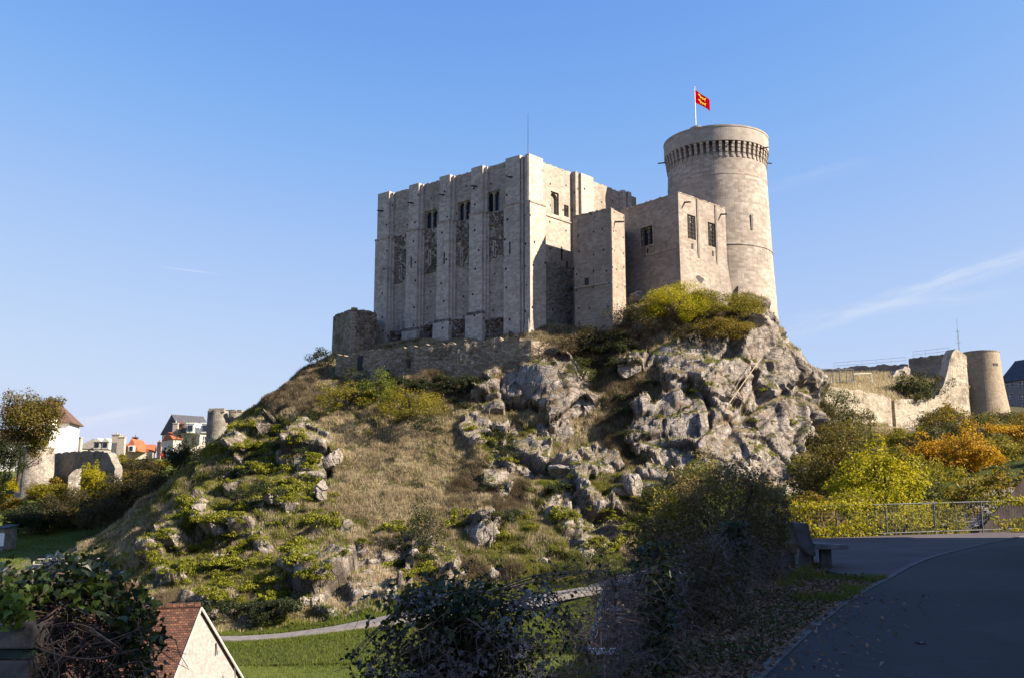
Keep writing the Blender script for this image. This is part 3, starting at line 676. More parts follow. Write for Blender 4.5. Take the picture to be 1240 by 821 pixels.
def smooth_poly(a, n):
    a = np.asarray(a, float); t = np.arange(len(a)); s = np.linspace(0, len(a)-1, n); o = np.empty((n, a.shape[1]))
    i = np.clip(s.astype(int), 0, len(a)-2); u = (s-i)[:, None]
    g = lambda k: a[np.clip(k, 0, len(a)-1)]
    p0, p1, p2, p3 = g(i-1), g(i), g(i+1), g(i+2)
    return .5*(2*p1+(p2-p0)*u+(2*p0-5*p1+4*p2-p3)*u**2+(3*p1-p0-3*p2+p3)*u**3)
KB = smooth_poly(KERB, 160)
def grid_sheet(left, right, nx, dz, name, mat, label):
    t = np.linspace(0, 1, nx)[None, :, None]; p = left[:, None]*(1-t)+right[:, None]*t; sh = p.shape[:2]; p = p.reshape(-1, 2)
    z = z_road(p[:, 0], p[:, 1])+dz; i = np.arange(sh[0]-1)[:, None]*sh[1]+np.arange(sh[1]-1)[None]
    mb = MB(); mb.add(np.c_[p, z], np.stack([i, i+1, i+sh[1]+1, i+sh[1]], -1).reshape(-1, 4))
    return tag(mb.build(name, mat, smooth=True), label, name, kind='structure')
rr = np.stack([np.maximum(KB[:, 0]+9, 17), np.where(KB[:, 1] > 26, np.minimum(KB[:, 1]-(KB[:, 1]-26)*.3, 33), KB[:, 1])], -1); rr[:, 0] = np.where(KB[:, 1] > 24, 60, rr[:, 0]); 
grid_sheet(KB, rr, 40, .0, 'road', M['asphalt'], 'dark asphalt road')
kn = np.stack([-np.gradient(KB[:, 1]), np.gradient(KB[:, 0])], -1); kn /= np.linalg.norm(kn, axis=1, keepdims=True)
def ribbon(c, nrm, w, z0, z1):
    a = c+nrm*w; zc = z_road(c[:, 0], c[:, 1]); mb = MB(); n = len(c)
    v = np.concatenate([np.c_[c, zc+z0], np.c_[c, zc+z1], np.c_[a, zc+z1], np.c_[a, zc+z0]])
    i = np.arange(n-1)[:, None]; f = np.concatenate([np.c_[i+k*n, i+k*n+1, i+(k+1)*n+1, i+(k+1)*n] for k in range(3)]); mb.add(v, f); return mb
ribbon(KB, kn, .13, -.15, .018).build('kerb', M['kerb'])['kind'] = 'structure'
sel = (KB[:, 1] > 19.2)
lk = KB[sel]+kn[sel]*.16; lf = np.stack([np.minimum(fence_x(lk[:, 1])+.9, lk[:, 0]-.3), np.minimum(lk[:, 1]+np.clip(lk[:, 1]-19.2, 0, 3.3), 34.6)], -1)
lf = []
for q in lk:
    x0 = q[0]; 
    lf.append((max(fence_x(min(q[1]+3, 34.7))+.7, 0), min(q[1]+3.5, 34.75)) if q[1] < 31 else (min(x0-.1, 9.3+(x0-14)*.55), 34.85+max(0, x0-14)*.1))
lf = np.array(lf); lf[:, 0] = np.minimum(lf[:, 0], lk[:, 0]-.05)
grid_sheet(lk, lf, 14, -.006, 'pavement', M['layby'], 'worn pinkish lay-by paving')
pl = smooth_poly(_pp[1:-1, :2], 120); pn = np.stack([-np.gradient(pl[:, 1]), np.gradient(pl[:, 0])], -1); pn /= np.linalg.norm(pn, axis=1, keepdims=True)
mb = MB(); rows = []
for k in np.linspace(-1.15, 1.15, 9):
    q = pl+pn*k; rows.append(np.c_[q, base_h(q[:, 0], q[:, 1])])
zc = np.maximum.reduce([r[:, 2] for r in rows]); 
for r in rows: r[:, 2] = zc+.05
rows.insert(0, rows[0]-[0, 0, .4]); rows.append(rows[-1]-[0, 0, .4])
n = len(pl); mb.add(np.concatenate(rows), np.concatenate([np.stack([np.arange(n-1)+k*n, np.arange(n-1)+k*n+1, np.arange(n-1)+(k+1)*n+1, np.arange(n-1)+(k+1)*n], -1) for k in range(len(rows)-1)]))
mb.build('path', M['path'])['kind'] = 'structure'
# ------------------------------------------------------------------ castle
class Frame:
    """a vertical wall plane: u along the wall, d outward, z up"""
    def __init__(s, O, E):
        s.O = np.array([O[0], O[1]]); v = np.array([E[0], E[1]])-s.O; s.L = np.hypot(*v); s.u = v/s.L
        n = np.array([s.u[1], -s.u[0]])
        if n@(-s.O) < 0: n = -n
        s.n = n
    def p(s, u, d, z): q = s.O+s.u*u+s.n*d; return (q[0], q[1], z)
    def at(s, px, py, d=0):
        r = ray(px, py); o = s.O+s.n*d; t = (o@s.n)/(r[0]*s.n[0]+r[1]*s.n[1])
        return (np.array([r[0]*t, r[1]*t])-o)@s.u, EYE+r[2]*t
    def box(s, mb, u0, u1, z0, z1, d0, d1, du=0, dd=0):
        """du, dd: how much the top is narrower / set back"""
        mb.add([s.p(u0,d0,z0), s.p(u1,d0,z0), s.p(u1,d1,z0), s.p(u0,d1,z0), s.p(u0+du,d0,z1), s.p(u1-du,d0,z1), s.p(u1-du,d1-dd,z1), s.p(u0+du,d1-dd,z1)], BOXF)
def pierced(mb, fr, u0, u1, z0, z1, d, holes, depth):
    us = sorted({u0, u1, *[h[0] for h in holes], *[h[1] for h in holes]}); zs = sorted({z0, z1, *[h[2] for h in holes], *[h[3] for h in holes]})
    for a, bb in zip(us, us[1:]):
        for c, e in zip(zs, zs[1:]):
            um, zm = (a+bb)/2, (c+e)/2
            if any(h[0] < um < h[1] and h[2] < zm < h[3] for h in holes): continue
            mb.add([fr.p(a,d,c), fr.p(bb,d,c), fr.p(bb,d,e), fr.p(a,d,e)], [(0,1,2,3)])
    for h in holes:
        a, bb, c, e = h; q = [fr.p(a,d,c), fr.p(bb,d,c), fr.p(bb,d,e), fr.p(a,d,e)]; r = [fr.p(x,d-depth,z) for x, z in ((a,c),(bb,c),(bb,e),(a,e))]
        mb.add(q+r, [(0,1,5,4),(1,2,6,5),(2,3,7,6),(3,0,4,7)])
def hole(fr, px0, py0, px1, py1, d):
    a = fr.at(px0, py1, d); c = fr.at(px1, py0, d); m_ = fr.at((px0+px1)/2, (py0+py1)/2, d)
    h = abs(fr.at((px0+px1)/2, py0, d)[1]-fr.at((px0+px1)/2, py1, d)[1])/2
    return (min(a[0], c[0]), max(a[0], c[0]), m_[1]-h, m_[1]+h)
def arched_window(fr, hl, d, parent, n=2, stone=None, bars=False, depth=.8, name='window', pane='glass'):
    """arched lights: stone head with round-arched openings, colonnette, dark glass behind"""
    u0, u1, z0, z1 = hl; stone = stone or M['keep']; mb = MB(); w = (u1-u0)/n; jamb = .10*w if n > 1 else .06
    for k in range(n):
        a = u0+k*w+jamb*.9; bb = u0+(k+1)*w-jamb*.9; c = (a+bb)/2; r = (bb-a)/2; zs = z1-r-.10
        th = np.linspace(math.pi, 0, 13); arc = [(c+r*math.cos(t), zs+r*math.sin(t)) for t in th]
        for (x0, y0), (x1, y1) in zip(arc, arc[1:]):
            for dd in (d-.22,): 
                mb.add([fr.p(x0,dd,y0), fr.p(x1,dd,y1), fr.p(x1,dd,z1), fr.p(x0,dd,z1)], [(0,1,2,3)])
            mb.add([fr.p(x0,d-.22,y0), fr.p(x1,d-.22,y1), fr.p(x1,d-.55,y1), fr.p(x0,d-.55,y0)], [(0,1,2,3)])
        for x0, x1 in ((u0+k*w, a), (bb, u0+(k+1)*w)): fr.box(mb, x0, x1, z0, z1, d-.55, d-.22)
    win = mb.build(name, stone, parent)
    mb = MB(); fr.box(mb, u0+.01, u1-.01, z0+.01, z1-.01, d-.7, d-.6); g = mb.build('pane', M[pane], win, rel=False); g_fix(g, win, parent)
    if n > 1:
        mb = MB()
        for k in range(1, n):
            q = fr.p(u0+k*w, d-.28, 0); mb.lathe([(.001,z0),(.16,z0),(.16,z0+.12),(.09,z0+.16),(.085,z1-(z1-z0)*.34),(.15,z1-(z1-z0)*.29),(.17,z1-(z1-z0)*.25),(.001,z1-(z1-z0)*.25)], q[0], q[1], 10)
        g = mb.build('colonnette', M['keep_right'], win, rel=False); g_fix(g, win, parent)
    if bars:
        mb = MB()
        for k in range(1, 6): z = z0+(z1-z0)*k/6; fr.box(mb, u0, u1, z-.02, z+.02, d-.18, d-.14)
        for k in range(1, 4): u = u0+(u1-u0)*k/4; fr.box(mb, u-.02, u+.02, z0, z1, d-.18, d-.14)
        g = mb.build('window_bars', M['iron'], win, rel=False); g_fix(g, win, parent)
    return win
def g_fix(g, win, root):         # sub-part vertices are in world space: bring them into the root's space (win sits at the root's origin)
    o = root.matrix_basis.translation
    co = np.empty(len(g.data.vertices)*3, np.float32); g.data.vertices.foreach_get('co', co); co = co.reshape(-1, 3)-np.array(o, np.float32); g.data.vertices.foreach_set('co', co.ravel())
def spout(fr, u, z, d, parent, ln=1.1):
    mb = MB(); mb.hexa([fr.p(u-.1,d-.2,z-.1), fr.p(u+.1,d-.2,z-.1), fr.p(u+.07,d+ln,z-.28), fr.p(u-.07,d+ln,z-.28)], [fr.p(u-.1,d-.2,z+.1), fr.p(u+.1,d-.2,z+.1), fr.p(u+.07,d+ln,z-.12), fr.p(u-.07,d+ln,z-.12)])
    return mb.build('spout', M['iron'], parent)
def rubble_patch(fr, u0, u1, z0, z1, d, parent, mat, name='rubble_panel', amp=.16, st=.22):
    nu = max(2, int((u1-u0)/st)); nz_ = max(2, int((z1-z0)/st)); us = np.linspace(u0, u1, nu+1); zs = np.linspace(z0, z1, nz_+1)
    U, Z = np.meshgrid(us, zs); p = np.array([fr.p(a, d, c) for a, c in zip(U.ravel(), Z.ravel())])
    f1, f2, c, i = worley(p*2.2, 77); k = (hf(i[:, 0], i[:, 1], i[:, 2], 5)-.5)*amp*2-(1-sstep(0, .12, f2-f1))*amp*.6
    p[:, :2] += fr.n*(k[:, None]+amp*.2)
    n = nu+1; j = np.arange(nz_)[:, None]*n+np.arange(nu)[None]; mb = MB(); mb.add(p, np.stack([j, j+1, j+n+1, j+n], -1).reshape(-1, 4)); return mb.build(name, mat, parent)

# --- the great keep
A = P(640, 186, 122); ZT = A.z; B = Pz(456, 237, ZT); Cc = Pz(775, 238.5, ZT)
FA = Frame(A, B); FR = Frame(A, Cc)
keep = empty('castle_keep', (0, 0, 0), 'huge square ruined castle keep with tall flat buttresses along its shaded front', 'castle keep')
ZB = 19.0; WD = -.62             # foot of the walls; set-back of the wall behind the buttress faces
wz = [(514, 255, 530, 277), (554, 244, 569.5, 267), (588.5, 232, 605, 257)]
holes = [hole(FA, *w, WD) for w in wz]
mb = MB(); pierced(mb, FA, .6, FA.L-.2, ZB, ZT-.12, WD, holes, .9)
rh = [hole(FR, 667, 233, 676.5, 260, -.7), hole(FR, 683, 249, 688.5, 263, -.7)]
pierced(mb, FR, .6, FR.L, ZB, ZT-.12, -.7, rh, .9)
c0 = FA.p(.6, WD, 0); b1 = FA.p(FA.L-.2, WD, 0); r1 = FR.p(FR.L, -.7, 0); d1 = np.array(b1[:2])+np.array(r1[:2])-np.array(c0[:2])
q = [b1[:2], tuple(d1), r1[:2]]
for a, e in zip(q, q[1:]): mb.add([(*a, ZB), (*e, ZB), (*e, ZT-.12), (*a, ZT-.12)], [(0,1,2,3)])
mb.add([(*b1[:2], ZT-.13), (*d1, ZT-.13), (*r1[:2], ZT-.13), (*FR.p(.6, -.7, 0)[:2], ZT-.13), (*c0[:2], ZT-.13)], [(0,1,2,3,4)])
wall = mb.build('wall', M['keep'], keep)
# pale right wall skin, a few millimetres proud
mb = MB(); pierced(mb, FR, .62, FR.L-.02, ZB, ZT-.13, -.69, rh, .2); mb.build('side_wall', M['keep_right'], keep)
mb = MB(); us = np.linspace(.6, FA.L-.2, 60)
for a, e in zip(us, us[1:]): hgt = .02+.14*R.random(); FA.box(mb, a, e, ZT-.12, ZT-.11+hgt, WD-.8, WD-.01)
us = np.linspace(.6, FR.L, 50)
for a, e in zip(us, us[1:]): hgt = .02+.14*R.random(); FR.box(mb, a, e, ZT-.12, ZT-.11+hgt, -1.5, -.71)
mb.build('coping', M['keep'], keep)
for w in holes: arched_window(FA, w, WD, keep, 2, M['keep'])
arched_window(FR, rh[0], -.7, keep, 1, M['keep_right'], pane='leaded'); arched_window(FR, rh[1], -.7, keep, 1, M['keep_right'], pane='leaded')
# buttresses: px of left edge, right edge (front face), string-course row, plinth rows
BT = [(456.2, 470, 290, 0, 0), (494, 506, 279, 402, 411), (531, 544, 269, 392, 406), (570, 584, 259, 383, 407), (612, 629.5, 248, 0, 0)]
for k, (a, e, ys, p0, p1) in enumerate(BT):
    um = [FA.at(a, 300)[0], FA.at(e, 300)[0]]; u1, u0 = max(um), min(um); zc = FA.at((a+e)/2, ys)[1]
    mb = MB(); FA.box(mb, u0, u1, zc, ZT+.12, WD, 0); FA.box(mb, u0-.5, u0, zc, ZT-.1, WD, -.34)
    FA.box(mb, u0-.1, u1+.12, ZB, zc-.14, WD, .2); FA.box(mb, u0-.48, u0-.1, ZB, zc-.14, WD, -.12); FA.box(mb, u0-.78, u0-.48, ZB, zc-.14, WD, -.40)
    bt = mb.build('buttress', M['keep_pale'], keep)
    mb = MB(); FA.box(mb, u0-.16, u1+.18, zc-.14, zc+.1, WD, .27); FA.box(mb, u0-.8, u0-.16, zc-.14, zc+.08, WD, -.08); mb.build('string_course', M['keep'], keep)
    if p0:
        z0 = FA.at((a+e)/2, p1+4)[1]; z1 = FA.at((a+e)/2, p0-1)[1]; mb = MB(); FA.box(mb, u0-.5, u1+.4, z0-2, z1, WD, .62, 0, .1); mb.build('plinth', M['keep_pale'], keep)
        mb = MB(); FA.box(mb, u0-.45, u1+.35, z1+.003, z1+.42, WD, .50, .1, .12); mb.build('dark_ledge', M['rubble_dark'], keep)  # strip of dark rubble colour along the plinth top
    spout(FA, (u0+u1)/2+.1, ZT-2.6, 0, keep)
# corner piers with shafts at the near corner
mb = MB()
for k in range(4):
    q = FA.p(.22+.46*k, -.16-.16*(k % 2), 0); mb.lathe([(.17, ZB), (.17, ZT-.2)], q[0], q[1], 10)
mb.build('corner_shafts', M['keep_pale'], keep, smooth=True)
mb = MB(); FA.box(mb, .05, FA.at(629.5, 300)[0]+.02, ZB, ZT-.1, WD, -.32)
mb.build('corner_pier', M['keep'], keep)
e = FR.at(659.5, 300)[0]; zc = FR.at(650, 247)[1]
mb = MB(); FR.box(mb, .1, e-.25, zc, ZT+.02, -.7, 0); FR.box(mb, .02, e, ZB, zc-.14, -.7, .2); mb.build('buttress', M['keep_pale'], keep)
mb = MB(); FR.box(mb, 0, e+.08, zc-.14, zc+.1, -.7, .28); mb.build('string_course', M['keep'], keep)
zr_ = FR.at(680, 264)[1]; mb = MB(); FR.box(mb, e+.1, FR.at(697, 264)[0], zr_-.1, zr_+.1, -.7, -.56); mb.build('string_course', M['keep_right'], keep)
for (x0, x1, pr) in ((697, 700, .02), (700.4, 703, -.25), (703.2, 718, .12), (754.5, 758, 0), (760, 764, .1)):
    u0, u1 = FR.at(x0, 240)[0], FR.at(x1, 240)[0]; mb = MB(); FR.box(mb, u0, u1, ZB, ZT+.05, -.7, pr); mb.build('pilaster', M['keep_right'] if x1 < 710 else M['keep_pale'], keep)
u0 = FR.at(718, 240)[0]; u1 = FR.at(754, 240)[0]; mb = MB(); FR.box(mb, u0+.01, u1-.01, ZT-7, ZT-.5, -.69, -.62); mb.build('rough_band', M['keep'], keep)
# stripped panels of dark rubble between the buttresses, loops in them
for (x0, x1, y0, y1, lx, ly) in ((477, 490.5, 286, 343, 486, 331), (512.5, 527.5, 277, 331, 521.5, 313), (551.5, 567, 267.5, 322, 560, 313), (590, 609, 258, 314, 600, 302)):
    u0, u1 = sorted((FA.at(x0, 300, WD)[0], FA.at(x1, 300, WD)[0])); xm = (x0+x1)/2; z1 = FA.at(xm, y0, WD)[1]; z0 = FA.at(xm, y1, WD)[1]
    rubble_patch(FA, u0-.3, u1+.35, z0, z1, WD+.06, keep, M['rubble_dark'])
    lu, lz = FA.at(lx, ly, WD); 
    mb = MB(); FA.box(mb, lu-.26, lu-.07, lz-1.1, lz+1.1, WD, WD+.2); FA.box(mb, lu+.07, lu+.26, lz-1.0, lz+1.15, WD, WD+.2); FA.box(mb, lu-.07, lu+.07, lz+.8, lz+1.15, WD, WD+.2); FA.box(mb, lu-.07, lu+.07, lz-1.1, lz-.85, WD, WD+.2)
    if lx == 600: FA.box(mb, lu-.5, lu-.26, lz-.3, lz+.4, WD, WD+.2); FA.box(mb, lu+.26, lu+.5, lz-.3, lz+.4, WD, WD+.2)
    lp = mb.build('loop_surround', M['keep_right'], keep)
    mb = MB(); FA.box(mb, lu-.07, lu+.07, lz-.85, lz+.8, WD, WD+.14); mb.build('arrow_loop', M['void'], keep)
for (x, y) in ((537.5, 313), (497.5, 318), (617, 258), (617, 300)):
    lu, lz = FA.at(x, y, .3); mb = MB(); FA.box(mb, lu-.07, lu+.07, lz-.8, lz+.8, 0, .29 if y > 262 else .012); mb.build('arrow_loop', M['void'], keep)
# dark battered footing between the plinths
for (x0, x1, y0, y1) in ((474, 489, 401, 420), (510, 527, 394, 418), (549, 567, 387, 416), (588, 611, 386, 414)):
    u0, u1 = sorted((FA.at(x0, 400, WD)[0], FA.at(x1, 400, WD)[0])); xm = (x0+x1)/2
    rubble_patch(FA, u0-.5, u1+.5, FA.at(xm, y1, WD)[1]-1.5, FA.at(xm, y0, WD)[1], WD+.3, keep, M['rubble_dark'], 'rough_footing', .3)
u0, z0 = FA.at(640, 409); mb = MB(); q = FA.p(.3, .1, 0)
mb.prism([FA.p(-.35, .5, 0)[:2], FA.p(1.0, .6, 0)[:2], FA.p(1.2, -.8, 0)[:2], FR.p(1.8, .3, 0)[:2], FR.p(1.0, .75, 0)[:2]], z0-2.5, z0+3.2, [FA.p(.05, .02, 0)[:2], FA.p(.4, .02, 0)[:2], FA.p(.5, -.8, 0)[:2], FR.p(.5, -.3, 0)[:2], FR.p(.4, .15, 0)[:2]]); mb.build('corner_footing', M['keep_right'], keep)
for (x, y) in ((680, 307), (686.5, 335)):
    u, z = FR.at(x, y, -.7); mb = MB(); FR.box(mb, u-.16, u+.16, z-1.0-(y > 320)*1.2, z+.9+(y > 320)*1.2, -.75, -.672); mb.build('narrow_window', M['void'], keep)
u0, u1 = FR.at(661, 380)[0], FR.at(699, 380)[0]; rubble_patch(FR, u0+.1, u1+3, ZB-2, FR.at(680, 322, -.7)[1], -.62, keep, M['ruin_grey'], 'rough_base', .10)
rod = empty('lightning_rod', (*FA.p(1.0, -1.2, 0)[:2], ZT-.4), 'thin tall metal lightning rod standing on the keep roof corner', 'lightning rod')
mb = MB(); o_ = np.array(rod.location); hz = P(640, 136, 123).z; mb.tube([o_, o_+[0, 0, 2.2]], .05, 6); mb.build('rod_base', M['iron'], rod); mb = MB(); mb.tube([o_+[0, 0, 2.2], [o_[0], o_[1], hz]], [.035, .02], 5); mb.build('rod', M['iron'], rod)

# --- chapel block at the foot of the side wall
E1 = P(740, 252.8, 119.5); ZE = E1.z; E0 = Pz(695, 262.8, ZE); E2 = Pz(756, 260.5, ZE)
FE = Frame(E1, E0); 
back = np.array(FR.u)*9
chap = empty('chapel_block', (0, 0, 0), 'low plain rendered chapel block joining the big keep and smaller keep', 'castle wing')
zb = 17.5; p0, p1, p2 = np.array(E0[:2]), np.array(E1[:2]), np.array(E2[:2])
mb = MB(); mb.prism([p0, p1, p2, p2+np.array((.8, 9.5)), p0+back], zb, ZE); mb.build('wall', M['chapel'], chap)
uu = FE.L
mb = MB(); us = np.linspace(0, uu, 16)
for a, e in zip(us, us[1:]): FE.box(mb, a, e, ZE+.003, ZE+.05+.12*R.random(), -.6, .06)
mb.build('coping', M['keep'], chap)
z = FE.at(717, 346)[1]; mb = MB(); FE.box(mb, .0, uu, z-.1, z+.12, -.1, .12); mb.build('string_course', M['keep'], chap); mb = MB(); FE.box(mb, .0, uu, z-4.2, z-4.12, -.1, .05); mb.build('string_course', M['keep'], chap)
for (x, y, w, h_) in ((710.5, 341.5, .32, .5), (721, 401, .3, .55)):
    u, z = FE.at(x, y); mb = MB(); FE.box(mb, u-w, u+w, z-h_, z+h_, -.1, .006); mb.build('small_window', M['void'], chap); mb = MB(); FE.box(mb, u-w-.15, u+w+.15, z+h_, z+h_+.2, -.1, .05); mb.build('lintel', M['keep_right'], chap)
FE2 = Frame(E1, E2)
spout(FE2, .9, ZE-1.5, 0, chap, 1.3)
mb = MB(); FE.box(mb, -.02, .55, zb, ZE-.9, -.2, .14, 0, .1); FE2.box(mb, -.05, .5, zb, ZE-1.6, -.2, .06); mb.build('quoins', M['chapel'], chap)

# --- small keep
S1 = P(821, 233.5, 122); ZS = S1.z; S0 = Pz(752, 256.2, ZS); S2 = Pz(878, 252.8, ZS)
FS = Frame(S1, S0); FT = Frame(S1, S2)
sk = empty('small_keep', (0, 0, 0), 'smaller square rendered keep with sunlit side beside the round tower', 'castle keep')
zb = 21.5; ZM = FT.at(824, 300)[1]
wl = hole(FS, 776.5, 275, 790.5, 298, 0); wr = [hole(FT, 833, 261, 842, 290, 0), hole(FT, 858, 270.5, 867, 299, 0)]
mb = MB(); pierced(mb, FS, 0, FS.L, ZM, ZS, 0, [wl], .9); pierced(mb, FT, 0, FT.L, ZM, ZS, 0, wr, .9)
s0, s1, s2 = [np.array(v[:2]) for v in (S0, S1, S2)]; s3 = s0+s2-s1
mb.add([(*s0, ZM), (*s3, ZM), (*s2, ZM), (*s0, ZS), (*s3, ZS), (*s2, ZS)], [(0,1,4,3),(1,2,5,4)])
mb.add([(*s0, ZS-.01), (*s1, ZS-.01), (*s2, ZS-.01), (*s3, ZS-.01)], [(0,1,2,3)]); mb.build('wall', M['small'], sk)
o = FS.n+FT.n; lo = [s0+FS.n*.9, s1+FS.n*.9+FT.n*.9, s2+FT.n*1.0-FT.n*0+FT.u*.9, s3]
mb = MB(); mb.prism([tuple(v) for v in lo], zb, ZM, [tuple(v) for v in (s0, s1, s2, s3)]); mb.build('battered_base', M['small'], sk)
z = FS.at(790, 300)[1]
mb = MB(); FS.box(mb, .2, FS.L, ZM-.02, ZM+.18, -.1, .07); mb.build('string_course', M['keep'], sk)
arched_window(FS, wl, 0, sk, 2, M['keep'], bars=True)
for w in wr: arched_window(FT, w, 0, sk, 2, M['keep_right'], bars=True, pane='leaded')
mb = MB(); u0, u1, z0, z1 = wl; FS.box(mb, u0-.22, u0, z0-.2, z1+.25, -.3, .09); FS.box(mb, u1, u1+.22, z0-.2, z1+.25, -.3, .09); FS.box(mb, u0, u1, z1, z1+.25, -.3, .09); FS.box(mb, u0, u1, z0-.2, z0, -.3, .12); mb.build('window_surround', M['keep'], sk)
u, z = FS.at(785, 304); mb = MB(); FS.box(mb, u-.35, u+.35, z-.55, z+.5, -.1, .1); mb.build('niche_stone', M['keep_right'], sk); mb = MB(); FS.box(mb, u-.14, u+.14, z-.3, z+.3, .02, .115); mb.build('niche', M['void'], sk)
for (x0, y1) in ((844.3, 312), (866.2, 320)):
    u = FT.at(x0, 260)[0]; z1 = FT.at(x0, y1)[1]; mb = MB(); FT.box(mb, u-.16, u-.03, z1, ZS, -.1, .13); FT.box(mb, u+.05, u+.18, z1, ZS, -.1, .13); mb.build('pilaster', M['small'], sk)
    mb = MB(); FT.box(mb, u-.03, u+.05, z1-.8, ZS-.05, -.1, .02); mb.build('groove', M['void'], sk)
spout(FT, FT.at(829, 245)[0], ZS-1.0, 0, sk, 1.0); spout(FT, FT.at(873, 262)[0], ZS-1.0, 0, sk, 1.0)
us = np.linspace(0, FS.L, 26); mb = MB()
for a, e in zip(us, us[1:]): FS.box(mb, a, e, ZS+.003, ZS+.02+.16*R.random(), -.6, .04)
us = np.linspace(0.01, FT.L, 26)
for a, e in zip(us, us[1:]): FT.box(mb, a, e, ZS+.004, ZS+.03+.1*R.random(), -.6, .05)
mb.build('coping', M['keep'], sk)
for w in wr:
    u = (w[0]+w[1])/2; mb = MB(); FT.box(mb, u-.16, u+.16, w[2]-1.25, w[2]-.55, -.1, .05); mb.build('loop_hole', M['void'], sk)
q = FS.p(.2*FS.L+1.2, -2.2, 0)
# a broken hole low in the sunlit side, its inner shade a flat dark patch
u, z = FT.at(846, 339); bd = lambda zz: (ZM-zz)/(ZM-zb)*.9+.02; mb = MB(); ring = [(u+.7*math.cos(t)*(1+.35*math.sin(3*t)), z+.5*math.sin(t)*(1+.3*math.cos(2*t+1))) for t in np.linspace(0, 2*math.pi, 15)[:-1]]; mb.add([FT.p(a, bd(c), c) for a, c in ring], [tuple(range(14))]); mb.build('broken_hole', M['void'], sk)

# --- round tower
TY = 138; tc = P(871, 300, TY); cx = tc.x
def trad(px, y):
    v = P(px, y, TY); dep = v.y*CP+(v.z-EYE)*SP; return abs(px-871)*dep/F
tw = empty('round_tower', (cx, TY, 24), 'tall pale round castle tower with ring of stone corbels below its parapet', 'castle tower')
zt = P(871, 174.5, TY).z; zp0 = P(871, 192, TY).z; zc = P(871, 209.5, TY).z; zs1 = P(871, 229, TY).z; zs2 = P(871, 311, TY).z
r_par = trad(933, 190); r_sh = trad(929.5, 225); r_mid = trad(933, 311); r_bot = trad(937.5, 395)
mb = MB(); mb.lathe([(r_bot+.15, 19), (r_bot, P(871, 395, TY).z), (r_mid, zs2-.1), (r_sh, zc), (r_sh-.05, zc+.5), (r_sh-.5, zc+1.0), (r_sh-.55, zp0+.1)], cx, TY, 128); mb.build('shaft', M['tower'], tw, uv='c')
mb = MB(); mb.lathe([(r_mid+.02, zs2-.18), (r_mid+.1, zs2-.14), (r_mid+.1, zs2+.02), (r_mid-.05, zs2+.14)], cx, TY, 128); mb.build('string_course', M['tower'], tw, uv='c'); mb = MB(); mb.lathe([(r_sh, zs1-.14), (r_sh+.1, zs1-.1), (r_sh+.1, zs1+.05), (r_sh, zs1+.1)], cx, TY, 128); mb.build('string_course', M['tower'], tw, uv='c')
mb = MB(); mb.lathe([(r_par-.55, zp0), (r_par, zp0), (r_par+.02, zt-.25), (r_par+.08, zt-.22), (r_par+.08, zt), (r_par-.55, zt), (r_par-.55, zt-1.2), (.01, zt-1.2)], cx, TY, 128); mb.build('parapet', M['parapet'], tw, uv='c')
mb = MB(); mb.lathe([(r_sh-.65, zp0-.02), (r_sh-.6, zp0+.5), (r_par-.5, zp0+.5)], cx, TY, 96); mb.build('parapet_underside', M['concrete_dark'], tw)  # dark colour stands in for the shade under the parapet
cb = MB(); wv = .20
for k, (a, z0, z1) in enumerate(((.25, 0, .30), (.45, .30, .58), (.62, .58, .82), (.82, .82, 1.0))):
    zz0 = zc+(zp0-zc)*z0; zz1 = zc+(zp0-zc)*z1; rr_ = r_sh+(r_par-r_sh)*a
    cb.box((r_sh-.7, -wv, zz0), (rr_, wv, zz1-.03))
NCB = 52; cor = None
for k in range(NCB):
    if cor is None:
        sav = cb.V; cor = cb.build('corbel', M['tower'], None); cor.parent = tw; cor.location = (0, 0, -24); c_ = cor
    else: c_ = cor.copy(); C.objects.link(c_); c_.parent = tw
    c_.rotation_euler.z = 2*math.pi*k/NCB
for (px, y0, y1) in ((909, 262, 280), (891.5, 315, 334), (849.5, 215, 225)):
    v0 = P(px, y0, TY-6); v1 = P(px, y1, TY-6); ang = math.asin((v0.x-cx)/r_mid*1.0); w = .16 if px != 849.5 else .26
    rr_ = r_mid+.03 if px != 849.5 else r_sh+.06; c2, s2_ = math.sin(ang), -math.cos(ang); mb = MB(); t_ = np.array([-s2_, c2])*w; q = np.array([cx+c2*rr_, TY+s2_*rr_]); qi = np.array([cx+c2*(rr_-.6), TY+s2_*(rr_-.6)])
    mb.prism([q-t_, q+t_, qi+t_, qi-t_], v1.z, v0.z); mb.build('arrow_loop', M['void'], tw)
for (px, py) in ((803, 198.5), (937, 194), (828, 183), (876, 174), (918, 178.5)):
    if px in (803, 937): a = 0.12 if px == 937 else math.pi-.12
    else: a = -math.acos((px-871)/64)
    z = zp0-.35; d_ = np.array([math.cos(a), math.sin(a), 0]); mb = MB(); c3 = np.array([cx, TY, z]); mb.tube([c3+d_*(r_par-.4), c3+d_*(r_par+.95)-[0, 0, .1]], [.11, .09], 6); mb.build('spout', M['iron'], tw)
q = P(844, 158, TY-3); zk = P(844, 151.5, TY-4).z; mb = MB(); mb.lathe([(.95, zt-1.6), (.95, zk-.4), (1.02, zk-.36), (1.02, zk-.15), (.6, zk-.05), (.01, zk)], q.x, TY-3, 24); mb.build('stair_turret', M['tower'], tw, uv='c')
fb = Vector((P(842.5, 152, TY-3).x, TY-3, P(842.5, 152, TY-3).z)); ft = P(840.5, 107, TY-3)
fl = empty('flag', fb, 'red flag with yellow lions flying from a white pole on the round tower', 'flag')
mb = MB(); mb.tube([fb, (fb.x, fb.y, ft.z)], [.08, .055], 8); mb.build('flagpole', M['white_metal'], fl, smooth=True)
